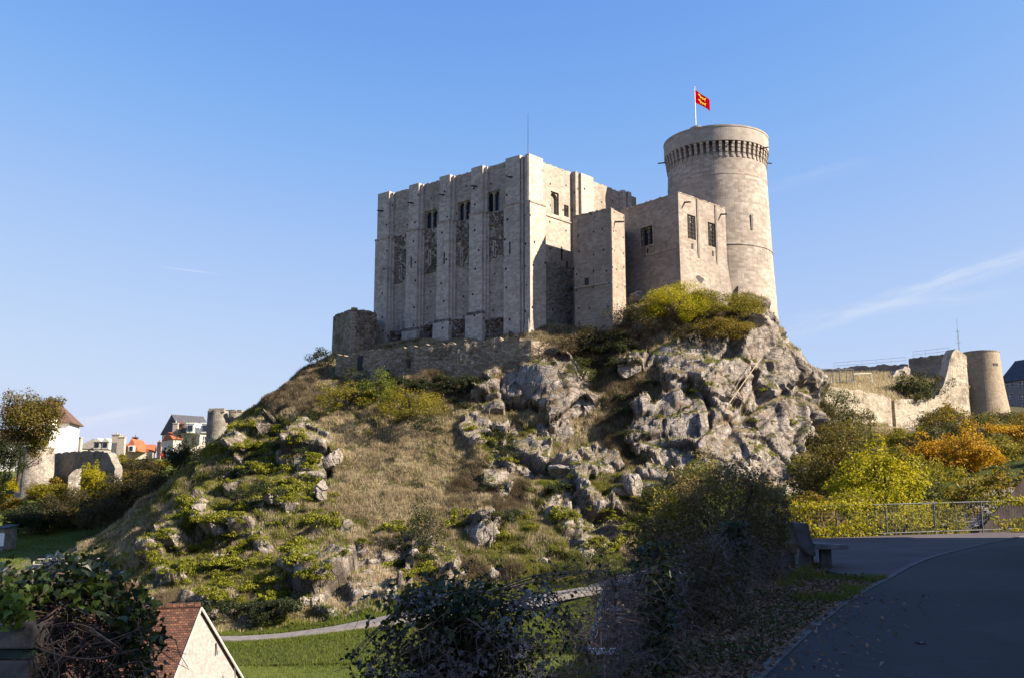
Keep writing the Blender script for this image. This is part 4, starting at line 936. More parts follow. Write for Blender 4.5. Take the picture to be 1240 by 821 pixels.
mb = MB(); mb.lathe([(.01, ft.z+.22), (.1, ft.z+.15), (.12, ft.z+.06), (.05, ft.z)], fb.x, fb.y, 8); mb.build('finial', M['white_metal'], fl)
m, nt, out = new_mat('flag_cloth'); b = NB(nt); M['flag'] = m
uvn = b.uv(); sp = b.n('ShaderNodeSeparateXYZ'); b.link(uvn, sp.inputs[0])
d = b.bsdf((.22, .001, .010), .9, spec=.0); t = b.n('ShaderNodeBsdfTranslucent'); t.inputs[0].default_value = (.14, .0005, .005, 1); mx = b.n('ShaderNodeMixShader'); mx.inputs[0].default_value = .15
b.link(d, mx.inputs[1]); b.link(t.outputs[0], mx.inputs[2]); b.link(mx.outputs[0], out.inputs[0])
m, nt, out = new_mat('flag_gold'); b = NB(nt); M['gold'] = m; d = b.bsdf((1.1, .68, .03), .7); t = b.n('ShaderNodeBsdfTranslucent'); t.inputs[0].default_value = (.8, .45, .02, 1); mx = b.n('ShaderNodeMixShader'); mx.inputs[0].default_value = .5; b.link(d, mx.inputs[1]); b.link(t.outputs[0], mx.inputs[2]); b.link(mx.outputs[0], out.inputs[0])
def flag_pt(u, v, off=0):        # u along the fly 0..1, v up 0..1
    L_ = 2.75; H_ = 1.95*(1-.12*u); x = L_*u*.86; yy = .22*math.sin(u*6.5)*u**.5; z = ft.z-.35-1.95+v*H_-.55*u**1.2+.10*math.sin(u*5+v*1.2)
    return (fb.x+.06+x, fb.y+yy+1.5*u-off, z)
n = 24; mb = MB(); v = [flag_pt(i/n, j/12) for j in range(13) for i in range(n+1)]; jj = np.arange(12)[:, None]*(n+1)+np.arange(n)[None]
mb.add(v, np.stack([jj, jj+1, jj+n+2, jj+n+1], -1).reshape(-1, 4)); mb.build('cloth', M['flag'], fl, smooth=True)
mb = MB()
LION = [(.10,.10),(.16,.10),(.18,.30),(.40,.34),(.42,.10),(.49,.10),(.50,.36),(.62,.40),(.66,.16),(.73,.16),(.72,.45),(.80,.60),(.92,.62),(.97,.78),(.90,.92),(.78,.95),(.70,.84),(.62,.68),(.30,.66),(.14,.72),(.06,.92),(.02,.98),(0,.90),(.05,.66),(.09,.50)]
for (u0, v0, su, sv_) in ((.2, .52, .52, .38), (.2, .08, .52, .38)):
    pts = [(u0+su*(1-a), v0+sv_*bq) for a, bq in LION]; cxm = (u0+su*.45, v0+sv_*.5)
    for off in (.025, -.025):
        mb.add([flag_pt(a, bq, off) for a, bq in pts], [tuple(range(len(pts)))])
mb.build('lion_emblem', M['gold'], fl)

# --- rampart below the keep, and the stub tower on the left
rm = empty('rampart_wall', P(540, 455, 119), 'rough brown rubble terrace wall below the keep front', 'wall')
def wall_strip(mb, top, bot, thick, st=.4, amp=.12, seed=3):
    """rubble wall between a top and a bottom polyline of (px, py, Y); uneven face and broken top"""
    T = np.array([P(*c) for c in top]); Bm = np.array([P(*c) for c in bot])
    T = np.c_[T, np.r_[0, np.cumsum(np.hypot(*np.diff(T[:, :2], axis=0).T))]]; n = max(2, int(T[-1, 3]/st))
    s = np.linspace(0, T[-1, 3], n+1); t = np.stack([np.interp(s, T[:, 3], T[:, k]) for k in range(3)], -1)
    bz = np.interp(t[:, 0], Bm[:, 0], Bm[:, 2])-1.2
    t[:, 2] += (hf(np.floor(s/.55).astype(int), np.full(len(s), seed), np.zeros(len(s), int), 3)-.5)*.36
    dxy = np.gradient(t[:, :2], axis=0); nn = np.stack([dxy[:, 1], -dxy[:, 0]], -1); nn /= np.linalg.norm(nn, axis=1, keepdims=True)
    nn *= np.sign((nn*-t[:, :2]).sum(1))[:, None]
    t[:, 2] += (fbm(np.c_[s*.9, s*0, s*0+seed], 3, seed)-.5)*.9*amp*4
    m_ = max(2, int((t[:, 2]-bz).max()/st)); rows = []
    for k in range(m_+1):
        w = k/m_; p = np.c_[t[:, :2], bz*(1-w)+t[:, 2]*w]; f1, f2, c, i = worley(p*1.3, seed); d_ = (hf(i[:, 0], i[:, 1], i[:, 2], 5)-.5)*amp+(fbm(p*.5, 2, seed)-.5)*amp*2.5
        p[:, :2] += nn*(d_+.0)[:, None]; rows.append(p)
    q = rows[-1].copy(); q[:, :2] -= nn*thick; rows.append(q); q = q.copy(); q[:, 2] = bz; rows.append(q)
    N_ = n+1; j = np.arange(len(rows)-1)[:, None]*N_+np.arange(n)[None]
    mb.add(np.concatenate(rows), np.stack([j, j+1, j+N_+1, j+N_], -1).reshape(-1, 4))
    for e in (0, n): mb.add([r[e] for r in rows], [tuple(range(len(rows)))])
mb = MB(); wall_strip(mb, [(407,431,126.5),(430,430,124.5),(447,424,123.3),(475,421,121.6),(520,417,119.2),(560,413,118),(600,411,116.8),(645,411,115.4),(656,414,116.4),(668,417,119)], [(407,463,126.5),(430,459,124),(475,458,121),(520,458,119),(560,458,118),(600,456,116.5),(645,444,115.4),(668,430,119)], 1.4, .35, .14); mb.build('wall', M['rampart'], rm)
for (x, y, w, h_) in ((438, 439, .55, .9), (495, 440, .18, .5), (470, 450, .2, .3)):
    q = P(x, y, np.interp(x, [407, 447, 475, 520], [126.5, 123.3, 121.6, 119.2])-.25); mb = MB(); mb.box((q.x-w, q.y-.05, q.z-h_), (q.x+w, q.y+.8, q.z+h_)); mb.build('wall_opening', M['void'], rm)
st_ = empty('stub_tower', P(428, 425, 132), 'short dark rubble tower stub against the left corner of the keep', 'ruined tower')
def prism_px(pts, z0, ztop):
    return [(*p[:2],) for p in pts]
q = [P(403, 400, 137), P(426.5, 400, 131.3), P(455, 400, 134.5), P(455, 400, 141), P(410, 400, 143)]; z1 = P(426, 375.5, 131.3).z
mb = MB(); tp = [(p.x*.0+v.x, v.y) for p, v in zip(q, q)]; cxy = np.mean([v[:2] for v in q], axis=0)
mb.prism([tuple(cxy+(np.array(v[:2])-cxy)*1.06) for v in q], 17, z1, [tuple(v[:2]) for v in q]); mb.build('wall', M['rampart'], st_)
FW = Frame(q[1], q[2]); rubble_patch(FW, .35, FW.L, 19, z1+.05, .05, st_, M['rubble_dark'], 'rubble_face', .12)
FW2 = Frame(q[1], q[0]); mb = MB(); z = 20
while z < z1-.3:
    FW.box(mb, -.05, .35+.3*R.random(), z, z+.36, -.2, .16); FW2.box(mb, -.05, .3+.3*R.random(), z+.02, z+.36, -.2, .14); z += .42
mb.build('quoins', M['keep_right'], st_)
mb = MB(); us = np.linspace(0, FW.L, 12)
for a, e in zip(us, us[1:]): FW.box(mb, a, e, z1+.01, z1+.05+.35*R.random(), -.7, 0)
us = np.linspace(0, FW2.L, 12)
for a, e in zip(us, us[1:]): FW2.box(mb, a, e, z1+.01, z1+.05+.35*R.random(), -.7, 0)
mb.build('broken_top', M['rampart'], st_)
# ------------------------------------------------------------------ curtain walls and ruins on the right
cw = empty('curtain_wall', P(1030, 500, 145), 'long cream rubble curtain wall running right from the crag, with a crack', 'wall')
mb = MB(); wall_strip(mb, [(968,461,139),(985,463,140),(1020,469,142),(1050,475,144.5),(1068,477,146),(1079,484,147)], [(968,520,139),(1020,522,142),(1079,530,147)], 1.3, .4, .10, 5); mb.build('wall', M['curtain'], cw)
cw2 = empty('broken_curtain_wall', P(1130, 500, 155), 'cream rubble wall rising to a tall broken end beside the outer tower', 'wall')
mb = MB(); wall_strip(mb, [(1083,484,147.5),(1100,484,149),(1118,484,150.5),(1131,482.5,151.5),(1137,474,152),(1143,466,152.6),(1147,450,153),(1152,430,153.4),(1156,423,153.8),(1162,423,154.3),(1170,430,155)], [(1083,540,147.5),(1130,540,151.5),(1172,540,155)], 1.6, .35, .12, 9); mb.build('wall', M['curtain'], cw2)
bw = empty('inner_wall', P(1080, 450, 172), 'dark shaded inner rubble wall stepping up behind the curtain wall', 'wall')
mb = MB(); wall_strip(mb, [(990,449,176),(1030,444,174),(1060,443,172),(1098,440.5,168)], [(990,470,176),(1098,475,168)], 1, .5, .08, 4)
wall_strip(mb, [(1100,433.5,167.5),(1125,431,165),(1152,428.5,162)], [(1100,500,167.5),(1152,500,162)], 1, .5, .1, 6)
mb.build('wall', M['ruin_grey'], bw)
pr = empty('parapet_stub', P(1082, 465, 164), 'small pale leaning wall stub standing on the grass bank by the inner wall', 'ruined wall')
mb = MB(); wall_strip(mb, [(1081,455,163),(1086,448,163.5),(1094,444.5,164),(1102,444,165)], [(1081,472,163),(1102,472,165)], .8, .35, .1, 8); mb.build('wall', M['ruin'], pr)
ct = P(1191, 480, 163); ot = empty('outer_tower', (ct.x, ct.y, 14), 'stout tapering round tower at the right end of the curtain wall', 'castle tower')
def orad(hw, y): v = P(1191, y, 163); return hw*(v.y*CP+(v.z-EYE)*SP)/F
zz = [P(1191, y, 163).z for y in (428, 452, 470, 502, 515)]
mb = MB(); mb.lathe([(orad(30, 505), zz[4]-3), (orad(28.5, 502), zz[3]), (orad(24, 470), zz[2]), (orad(22.2, 452), zz[1]), (orad(21.2, 428), zz[0]), (orad(19, 428), zz[0]+.02), (orad(16, 428), zz[0]-.3), (.01, zz[0]-.4)], ct.x, ct.y, 56); mb.build('wall', M['curtain_tower'], ot, uv='c')
mb = MB(); mb.lathe([(orad(21.25, 428), zz[0]-.1), (orad(21.6, 428), zz[0]-.06), (orad(21.6, 428), zz[0]+.16), (orad(20, 428), zz[0]+.2)], ct.x, ct.y, 56); mb.build('coping', M['ruin_grey'], ot)
v0 = P(1204, 442, 161); a = math.atan2(v0.y-ct.y-1.2, v0.x-ct.x); mb = MB(); rr_ = orad(21.9, 442); q = np.array([ct.x+math.cos(a)*rr_, ct.y+math.sin(a)*rr_]); t_ = np.array([-math.sin(a), math.cos(a)])*.5; mb.prism([q-t_, q+t_, q+t_-[math.cos(a), math.sin(a)], q-t_-[math.cos(a), math.sin(a)]], v0.z-.22, v0.z+.22); mb.build('slot_window', M['void'], ot)
# the grass terrace the curtain wall holds up
TP = [(966,466,140.5),(1020,474,143),(1068,482,147),(1085,489,149),(1132,488,152.5),(1156,470,156),(1190,470,168)]; BPt = [(985,453,178),(1040,450,176),(1100,448,171),(1110,450,170),(1150,455,166),(1170,460,168),(1195,470,175)]
mb = MB(); tr_ = np.array([P(*c) for c in TP]); br_ = np.array([P(*c) for c in BPt]); s_ = np.linspace(0, 6, 90); w_ = np.linspace(0, 1, 34)
ti = np.stack([np.interp(s_, range(7), tr_[:, k]) for k in range(3)], -1); bi = np.stack([np.interp(s_, range(7), br_[:, k]) for k in range(3)], -1)
p = (ti[None]*(1-w_[:, None, None])+bi[None]*w_[:, None, None]).reshape(-1, 3); p[:, 2] += (fbm(p*.5, 3, 2)-.5)*.9; n = 90; j = np.arange(33)[:, None]*n+np.arange(89)[None]
mb.add(p, np.stack([j, j+1, j+n+1, j+n], -1).reshape(-1, 4)); mb.build('grass_terrace', M['ground_dry'], smooth=True, uv=None)['kind'] = 'structure'
TERR = p.copy()
def railing(name, pts, h, label, cat, bars=0, mat='rail_metal', rail_r=.03, post_gap=2.2, rails=(1,), group=None, bar_r=.011):
    pts = np.array(pts, float); arc = np.r_[0, np.cumsum(np.hypot(*np.diff(pts[:, :2], axis=0).T))]
    at = lambda s: np.array([np.interp(s, arc, pts[:, k]) for k in range(3)])
    root = empty(name, pts[len(pts)//2], label, cat, group)
    for r in rails:
        mb = MB(); mb.tube(pts+[0, 0, h*r], rail_r, 6); mb.build('rail', M[mat], root)
    n = max(1, int(round(arc[-1]/post_gap)))
    for k in range(n+1):
        q = at(arc[-1]*k/n); mb = MB(); mb.tube([q-[0, 0, .3], q+[0, 0, h]], rail_r*1.15, 6); mb.build('post', M[mat], root)
    if bars:
        mb = MB()
        for s in np.arange(bars/2, arc[-1], bars): q = at(s); mb.tube([q+[0, 0, h*.08], q+[0, 0, h*.985]], bar_r, 4)
        o = mb.build('bars', M[mat], root)
        if arc[-1]/bars > 100: o['kind'] = 'stuff'
    return root
railing('terrace_fence', [P(972, 464, 145)+Vector((0, 0, .1)), P(1000, 463, 149), P(1034, 463, 152)], 2.1, 'grey mesh fence on the grass terrace right of the crag', 'fence', .35, rail_r=.05, post_gap=1.6, rails=(1, .1), bar_r=.025)
railing('goal_frame', [P(1033, 465, 153), P(1056, 464, 154)], 1.6, 'low pale metal frame standing on the terrace grass', 'railing', 0, 'white_metal', .05, 3, (1,))
railing('rooftop_railing', [P(1010, 446.5, 176), P(1060, 443, 172), P(1097, 440, 168.5)], 1.1, 'thin wire railing along the lower dark inner wall top', 'railing', 0, 'galv', .022, 2.5, (1, .5))
railing('rooftop_railing', [P(1106, 433.5, 167), P(1130, 431, 165), P(1149, 428.5, 162.5)], 1.1, 'thin wire railing along the higher inner wall top', 'railing', 0, 'galv', .022, 2.0, (1, .5))
mb_ = P(1162.5, 440, 175); am = empty('radio_mast', (mb_.x, 175, 24), 'slim lattice radio mast rising behind the broken curtain wall', 'mast')
ztp = P(1161.5, 386, 175).z; mb = MB(); 
for dx, dy in ((-.16, -.1), (.16, -.1), (0, .18)): mb.tube([(mb_.x+dx, 175+dy, 18), (mb_.x+dx*.4, 175+dy*.4, ztp-2)], .035, 4)
for k in range(24):
    z = 19+k*(ztp-22)/24; s_ = 1 if k % 2 else -1; mb.tube([(mb_.x-.14*s_, 174.95, z), (mb_.x+.14*s_, 174.95, z+.5)], .022, 4)
mb.build('lattice', M['galv'], am)
mb = MB(); mb.tube([(mb_.x, 175, ztp-2.2), (mb_.x, 175, ztp)], .03, 5); mb.tube([(mb_.x-.5, 175, ztp-2.4), (mb_.x+.5, 175, ztp-2.4)], .02, 4); mb.tube([(mb_.x-.4, 175, ztp-4.4), (mb_.x+.6, 175, ztp-4.2)], .02, 4); mb.build('aerial', M['galv'], am)
# the long house at the right edge
def house(name, label, fr_px, Y, y_eave, y_base, depth, y_ridge=None, wall='plaster', roof='roof_brown', wins=(), ydir=0, hip=False, cat='house', overh=.3):
    """box house: front wall between two pixel columns at distance Y; roof ridge parallel to the front"""
    a = P(fr_px[0], y_eave, Y); bq = P(fr_px[1], y_eave, Y+ydir); ze = (a.z+bq.z)/2; zb_ = P(fr_px[0], y_base, Y).z-2
    root = empty(name, ((a.x+bq.x)/2, Y, zb_), label, cat)
    f = Frame(a, bq); L_ = f.L; mb = MB()
    hl = []
    for (x0, y0, x1, y1) in wins:
        h_ = hole(f, x0, y0, x1, y1, 0); hl.append(h_)
    pierced(mb, f, 0, L_, zb_, ze, 0, hl, .25)
    c = [f.p(0, 0, 0), f.p(L_, 0, 0), f.p(L_, -depth, 0), f.p(0, -depth, 0)]
    for i, k in ((1, 2), (2, 3), (3, 0)): mb.add([(*c[i][:2], zb_), (*c[k][:2], zb_), (*c[k][:2], ze), (*c[i][:2], ze)], [(0,1,2,3)])
    zr2 = P((fr_px[0]+fr_px[1])/2, y_ridge, Y+depth/2).z if y_ridge else ze+depth*.4
    if not hip:
        for u in (0, L_): mb.add([f.p(u, 0, ze), f.p(u, -depth, ze), f.p(u, -depth/2, zr2)], [(0,1,2)])
    mb.build('wall', M[wall], root)
    mb = MB(); o_ = overh; ins = min(L_*.45, depth*.5) if hip else -o_
    e0, e1, e2, e3 = f.p(-o_, o_, ze-.1), f.p(L_+o_, o_, ze-.1), f.p(L_+o_, -depth-o_, ze-.1), f.p(-o_, -depth-o_, ze-.1); r0, r1 = f.p(ins, -depth/2, zr2), f.p(L_-ins, -depth/2, zr2)
    up = lambda p: (p[0], p[1], p[2]+.16)
    mb.add([e0, e1, e2, e3, r0, r1]+[up(p) for p in (e0, e1, e2, e3, r0, r1)], [(6,7,11,10), (8,9,10,11), (7,8,11), (9,6,10), (0,1,7,6), (1,2,8,7), (2,3,9,8), (3,0,6,9), (0,3,2,1)])
    mb.build('roof', M[roof], root)
    for h_ in hl:
        mb = MB(); f.box(mb, h_[0]+.005, h_[1]-.005, h_[2]+.005, h_[3]-.005, -.24, -.2); w = mb.build('window', M['glass'], root)
        mb = MB(); t = .07; a_, b_, c_, d_ = h_; f.box(mb, a_, a_+t, c_, d_, -.19, -.1); f.box(mb, b_-t, b_, c_, d_, -.19, -.1); f.box(mb, a_+t, b_-t, d_-t, d_, -.19, -.1); f.box(mb, a_+t, b_-t, c_, c_+t, -.19, -.1); f.box(mb, (a_+b_)/2-.04, (a_+b_)/2+.04, c_+t, d_-t, -.19, -.1); f.box(mb, a_+t, (a_+b_)/2-.04, (c_+d_)/2-.03, (c_+d_)/2+.03, -.19, -.1); f.box(mb, (a_+b_)/2+.04, b_-t, (c_+d_)/2-.03, (c_+d_)/2+.03, -.19, -.1)
        g = mb.build('frame', M['plaster'], w, rel=False); g_fix(g, w, root)
        mb = MB(); f.box(mb, a_-.1, b_+.1, c_-.12, c_, -.05, .08); mb.build('sill', M['concrete'], root)
    return root, f, ze, zr2
def chimney(px, y0, y1, Y, w, mat, root=None, label=None, pots=1):
    a = P(px, y0, Y); zb_ = P(px, y1, Y).z-1
    r = root or empty('chimney_stack', (a.x, Y, zb_), label, 'chimney')
    mb = MB(); mb.box((a.x-w, Y-w*.7, zb_), (a.x+w, Y+w*.7, a.z)); mb.box((a.x-w*1.15, Y-w*.85, a.z+.002), (a.x+w*1.15, Y+w*.85, a.z+.22)); mb.build('stack' if not root else 'chimney', M[mat], r)
    mb = MB(); 
    for k in range(pots): mb.lathe([(.16, a.z+.22), (.13, a.z+.8), (.01, a.z+.8)], a.x+(k-(pots-1)/2)*.5, Y, 8)
    mb.build('chimney_pot', M['clay'] if mat != 'chim' else M['chim'], r)
    return r
wn = [(x, y, x+9, y+7) for y in (461, 476, 490) for x in (1218, 1233, 1248, 1263)]
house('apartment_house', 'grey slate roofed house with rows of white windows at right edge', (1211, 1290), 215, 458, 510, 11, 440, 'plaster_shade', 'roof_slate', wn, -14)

# ------------------------------------------------------------------ town on the left
rt = P(44, 560, 196); lt = empty('ruined_round_tower', (rt.x, 196, 4), 'sunlit stub of a round rubble tower below the white house', 'ruined tower')
def rad(hw, Y): return hw*Y/F*1.0
mb = MB(); th = np.linspace(0, 2*np.pi, 49); prof = [(rad(22, 196), 2), (rad(21, 196), P(44, 585, 196).z), (rad(19, 196), P(44, 543, 196).z), (rad(15, 196), P(44, 543, 196).z+.02), (.01, P(44, 543, 196).z-.3)]
mb.lathe(prof, rt.x, 196, 48); mb.build('wall', M['ruin'], lt)
mb = MB(); mb.lathe([(rad(19, 196)+.02, P(44, 543, 196).z-.1), (rad(19.6, 196), P(44, 543, 196).z), (rad(19.2, 196), P(44, 543, 196).z+.3), (rad(15, 196), P(44, 543, 196).z+.35)], rt.x, 196, 40); mb.build('coping', M['ruin_grey'], lt)
rw = empty('ruined_wall', P(100, 580, 195), 'shaded rubble town wall with a broken right end beside the round tower stub', 'ruined wall')
mb = MB(); wall_strip(mb, [(60,549,203),(80,547.5,199.5),(100,546,196),(118,545.5,192.8),(128,547,191),(134,553,190),(139,566,189)], [(60,592,203),(139,592,189)], 1.6, .5, .12, 12); mb.build('wall', M['ruin_grey'], rw)
rf = empty('fallen_wall_block', P(92, 575, 190), 'pale broken lump of masonry leaning at the foot of the town wall', 'ruined wall')
mb = MB(); wall_strip(mb, [(83,577,189),(88,571,189.4),(94,567,189.8),(99,566.5,190.2)], [(83,592,189),(99,592,190.2)], .8, .4, .12, 14); mb.build('wall', M['ruin'], rf)
r2 = P(282, 515, 188); lt2 = empty('ruined_gate_tower', (r2.x, 188, 8), 'pale ruined double round tower with notched top above the left slope', 'ruined tower')
mb = MB()
for (px, hw, yt) in ((264, 13, 497.5), (284, 12.5, 497), (300, 10, 498)):
    q = P(px, 510, 188+(px-264)*.08); mb.lathe([(rad(hw+1, 188), 6), (rad(hw, 188), P(px, 525, q.y).z), (rad(hw-.4, 188), P(px, yt, q.y).z), (rad(hw-4, 188), P(px, yt, q.y).z+.02), (.01, P(px, yt, q.y).z-.6)], q.x, q.y, 36)
mb.build('wall', M['ruin_grey'], lt2)
mb = MB()
for (px, dx) in ((256, 0), (262, 0), (269, 0), (282, 0), (290, 0), (309, 0), (312, 0)):
    q = P(px, 497, 186.5); mb.box((q.x-.45, 186.2, q.z-.3), (q.x+.45, 187.2, q.z+.15+.35*R.random()+(px > 300)*.8))
mb.build('broken_top', M['ruin_grey'], lt2)
h1, f1_, ze1, zr1 = house('white_house', 'white house with steep hipped brown roof and wide eaves', (24, 84), 232, 511, 560, 10, 482, 'plaster', 'roof_brown', [], 2, True, overh=.9)
mb = MB(); q = P(57, 520, 229); q2 = P(66, 520, 231); mb.box((q.x-1.6, 228.6, 2), (q2.x-.4, 236, P(60, 506, 230).z)); mb.build('wing', M['plaster'], h1)
mb = MB(); q = P(60, 520, 228.5); mb.tube([(q.x, 228.4, 4), (q.x, 228.4, P(60, 507, 230).z)], .12, 6); mb.build('drainpipe', M['iron'], h1)
house('low_wing', 'low white house wing with brown hipped roof behind the turning tree', (-30, 54), 226, 536, 560, 9, 519, 'plaster', 'roof_brown', [(18, 539, 24, 547), (30, 539, 36, 547), (42, 539, 48, 547)], 3, True)
gs, f2_, z2_, _ = house('slate_house', 'long house under a weathered grey mansard roof', (93, 136), 262, 543, 556, 9, 531.5, 'plaster_cream', 'roof_grey', [], 4, True)
for px in (119, 129):
    q = P(px, 539, 259); mb = MB(); mb.box((q.x-.9, 258.2, q.z-1), (q.x+.9, 262, q.z+.9)); mb.add([(q.x-1.1, 258, q.z+.9), (q.x+1.1, 258, q.z+.9), (q.x, 258, q.z+1.9), (q.x-1.1, 263, q.z+.9), (q.x+1.1, 263, q.z+.9), (q.x, 263, q.z+1.9)], [(0,1,2), (0,2,5,3), (1,4,5,2)]); d_ = mb.build('dormer', M['plaster_cream'], gs); mb = MB(); mb.box((q.x-.5, 258.1, q.z-.5), (q.x+.5, 258.19, q.z+.6)); g = mb.build('window', M['glass'], d_, rel=False); g_fix(g, d_, gs)
chimney(95, 530, 545, 258, .9, 'chim', gs)
chimney(141.5, 526.5, 548, 250, .95, 'chim', None, 'tall grey brick chimney stack, left one of the tall pair', 1)
chimney(147.8, 529.5, 548, 248, .85, 'chim', None, 'tall cream chimney stack, right one of the tall pair', 1)
oh, fo, zo, _ = house('orange_roofed_house', 'low house with bright orange tiled roof', (152, 186), 255, 545.5, 556, 8, 538, 'plaster_cream', 'roof_red', [], 2)
q0, q1, q2 = P(150, 546, 251), P(168, 546, 251), P(159.5, 530.5, 251)
mb = MB(); mb.add([q0, q1, q2, q0+Vector((0, 8, 0)), q1+Vector((0, 8, 0)), q2+Vector((0, 8, 0)), q0-Vector((0, 0, 4)), q1-Vector((0, 0, 4))], [(0,2,5,3), (1,4,5,2), (0,1,2)]); mb.build('gable_roof', M['roof_red'], oh)
q = P(159.5, 543, 250.9); mb = MB(); mb.box((q.x-.8, 250.6, q.z-.7), (q.x+.8, 252, q.z+.8)); w = mb.build('dormer', M['plaster'], oh); mb = MB(); mb.box((q.x-.4, 250.5, q.z-.5), (q.x+.4, 250.59, q.z+.6)); g = mb.build('window', M['glass'], w, rel=False); g_fix(g, w, oh)
chimney(164, 530, 540, 256, .6, 'brick', oh)
dh, _, _, _ = house('dark_roofed_house', 'small house with dark slate roof and brick chimney', (190, 212), 258, 545, 556, 8, 535, 'brick', 'roof_slate', [], 1)
chimney(193, 536, 546, 256, .4, 'brick', dh)
tb, ftb, ztb, _ = house('town_house', 'tall cream town house with slate mansard roof and white dormers', (220, 256), 225, 524, 556, 10, 503, 'plaster_cream', 'roof_slate', [(223, 528, 228, 537), (233, 528, 238, 537), (245, 528, 250, 537)], 5)
for px in (232, 250):
    q = P(px, 518, 223.5); mb = MB(); mb.box((q.x-.9, 222.6, q.z-1.1), (q.x+.9, 227, q.z+.9)); mb.box((q.x-1.1, 222.5, q.z+.902), (q.x+1.1, 227, q.z+1.15)); w = mb.build('dormer', M['plaster'], tb); mb = MB(); mb.box((q.x-.55, 222.5, q.z-.7), (q.x+.55, 222.59, q.z+.6)); g = mb.build('window', M['glass'], w, rel=False); g_fix(g, w, tb)
nb, _, _, _ = house('narrow_town_house', 'narrow cream house with steep red roof and pale chimneys', (210, 220), 222, 531, 560, 8, 524, 'plaster_cream', 'roof_red', [(213, 537, 218, 546)], 1)
chimney(213, 513, 530, 224, .55, 'chim', nb, None, 1); chimney(219.5, 514, 528, 226, .7, 'brick', nb, None, 2)
fg = P(203, 552, 215); bf = empty('blue_banner', (fg.x, 215, fg.z-3), 'small blue banner hanging from a pole beside the dark roofed house', 'flag')
mb = MB(); mb.tube([(fg.x-.6, 215, fg.z-4), (fg.x-.2, 215, fg.z+1.7)], .05, 5); mb.build('pole', M['white_metal'], bf)
mb = MB(); mb.add([(fg.x-.25+.9*math.sin(k*.35)*.3+(k/8)*.9*j, 215+.2*math.sin(k+j*2), fg.z+1.5-k*.28) for k in range(9) for j in (0, 1)], [(2*k, 2*k+1, 2*k+3, 2*k+2) for k in range(8)]); mb.build('cloth', M['blue'], bf)
fg = P(196.5, 550, 216); bf = empty('red_banner', (fg.x, 216, fg.z-3), 'small red and yellow banner hanging from a pole beside the blue banner', 'flag')
mb = MB(); mb.tube([(fg.x-.6, 216, fg.z-4), (fg.x-.2, 216, fg.z+1.7)], .05, 5); mb.build('pole', M['white_metal'], bf)
mb = MB(); mb.add([(fg.x-.25+.2*math.sin(k*.5)+(k/8)*.9*j, 216+.2*math.sin(k+j*2), fg.z+1.4-k*.26) for k in range(9) for j in (0, 1)], [(2*k, 2*k+1, 2*k+3, 2*k+2) for k in range(8)]); mb.build('cloth', M['red'], bf)
sh = empty('garden_shed', P(6, 660, 152), 'small grey stone shed at the meadow edge below the dark trees', 'shed')
q = P(-10, 660, 152); q1 = P(5, 640, 152); mb = MB(); mb.box((q.x, 152, q.z-1), (q1.x, 156, q1.z)); mb.build('wall', M['ruin_grey'], sh)
mb = MB(); mb.hexa([(q.x-.2, 151.7, q1.z+.003), (q1.x+.2, 151.7, q1.z+.003), (q1.x+.2, 156.2, q1.z+.4), (q.x-.2, 156.2, q1.z+.4)], [(q.x-.2, 151.7, q1.z+.15), (q1.x+.2, 151.7, q1.z+.15), (q1.x+.2, 156.2, q1.z+.6), (q.x-.2, 156.2, q1.z+.6)]); mb.build('roof', M['roof_slate'], sh)
w0 = P(-1, 655, 152); mb = MB(); mb.box((w0.x-.7, 151.9, w0.z-.7), (w0.x+.7, 152.1, w0.z+1.2)); mb.build('door', M['plaster'], sh)
railing('meadow_fence', [P(40, 690, 96), P(80, 689, 96), P(121, 689, 96)], 1.0, 'pale timber rail fence at the near edge of the shaded meadow', 'fence', 0, 'wood_white', .06, 2.4, (1, .5))
# unseen house and trees added on the right, sized to shade the road
hs, fh, zeh, _ = house('shade_house', 'unseen house added right of the road for its shade', (5000, 5001), 8, 0, 0, 1) if False else (None,)*4
rh_ = empty('shade_house', (22.5, 10, 0), 'long rendered house with slate roof, out of view, added to shade the road', 'house')
mb = MB(); mb.box((17.6, -14, -.5), (27, 30.2, 10.1)); mb.add([(17.6, -14, 9.2), (27, -14, 9.2), (22.3, -14, 13.2), (17.6, 30.2, 9.2), (27, 30.2, 10.1), (22.3, 30.2, 13.2)], [(0,1,2), (3,4,5)]); mb.build('wall', M['plaster_cream'], rh_)
mb = MB(); mb.add([(17.1, -14.4, 9.7), (22.3, -14.4, 14.4), (27.5, -14.4, 9.7), (17.1, 30.5, 9.7), (22.3, 30.5, 14.4), (27.5, 30.5, 9.7)], [(0,1,4,3), (1,2,5,4)]); mb.build('roof', M['roof_slate'], rh_)
for k in range(9):
    y = -11+k*4.8
    for z in (1.2, 4.4, 7.6):
        mb = MB(); mb.box((17.55, y, z), (17.7, y+1.1, z+1.8)); w = mb.build('window', M['glass'], rh_); mb = MB(); mb.box((17.48, y-.12, z-.15), (17.56, y+1.22, z-.01)); mb.box((17.5, y+.5, z), (17.549, y+.6, z+1.8)); g = mb.build('frame', M['plaster'], w, rel=False); g_fix(g, w, rh_)
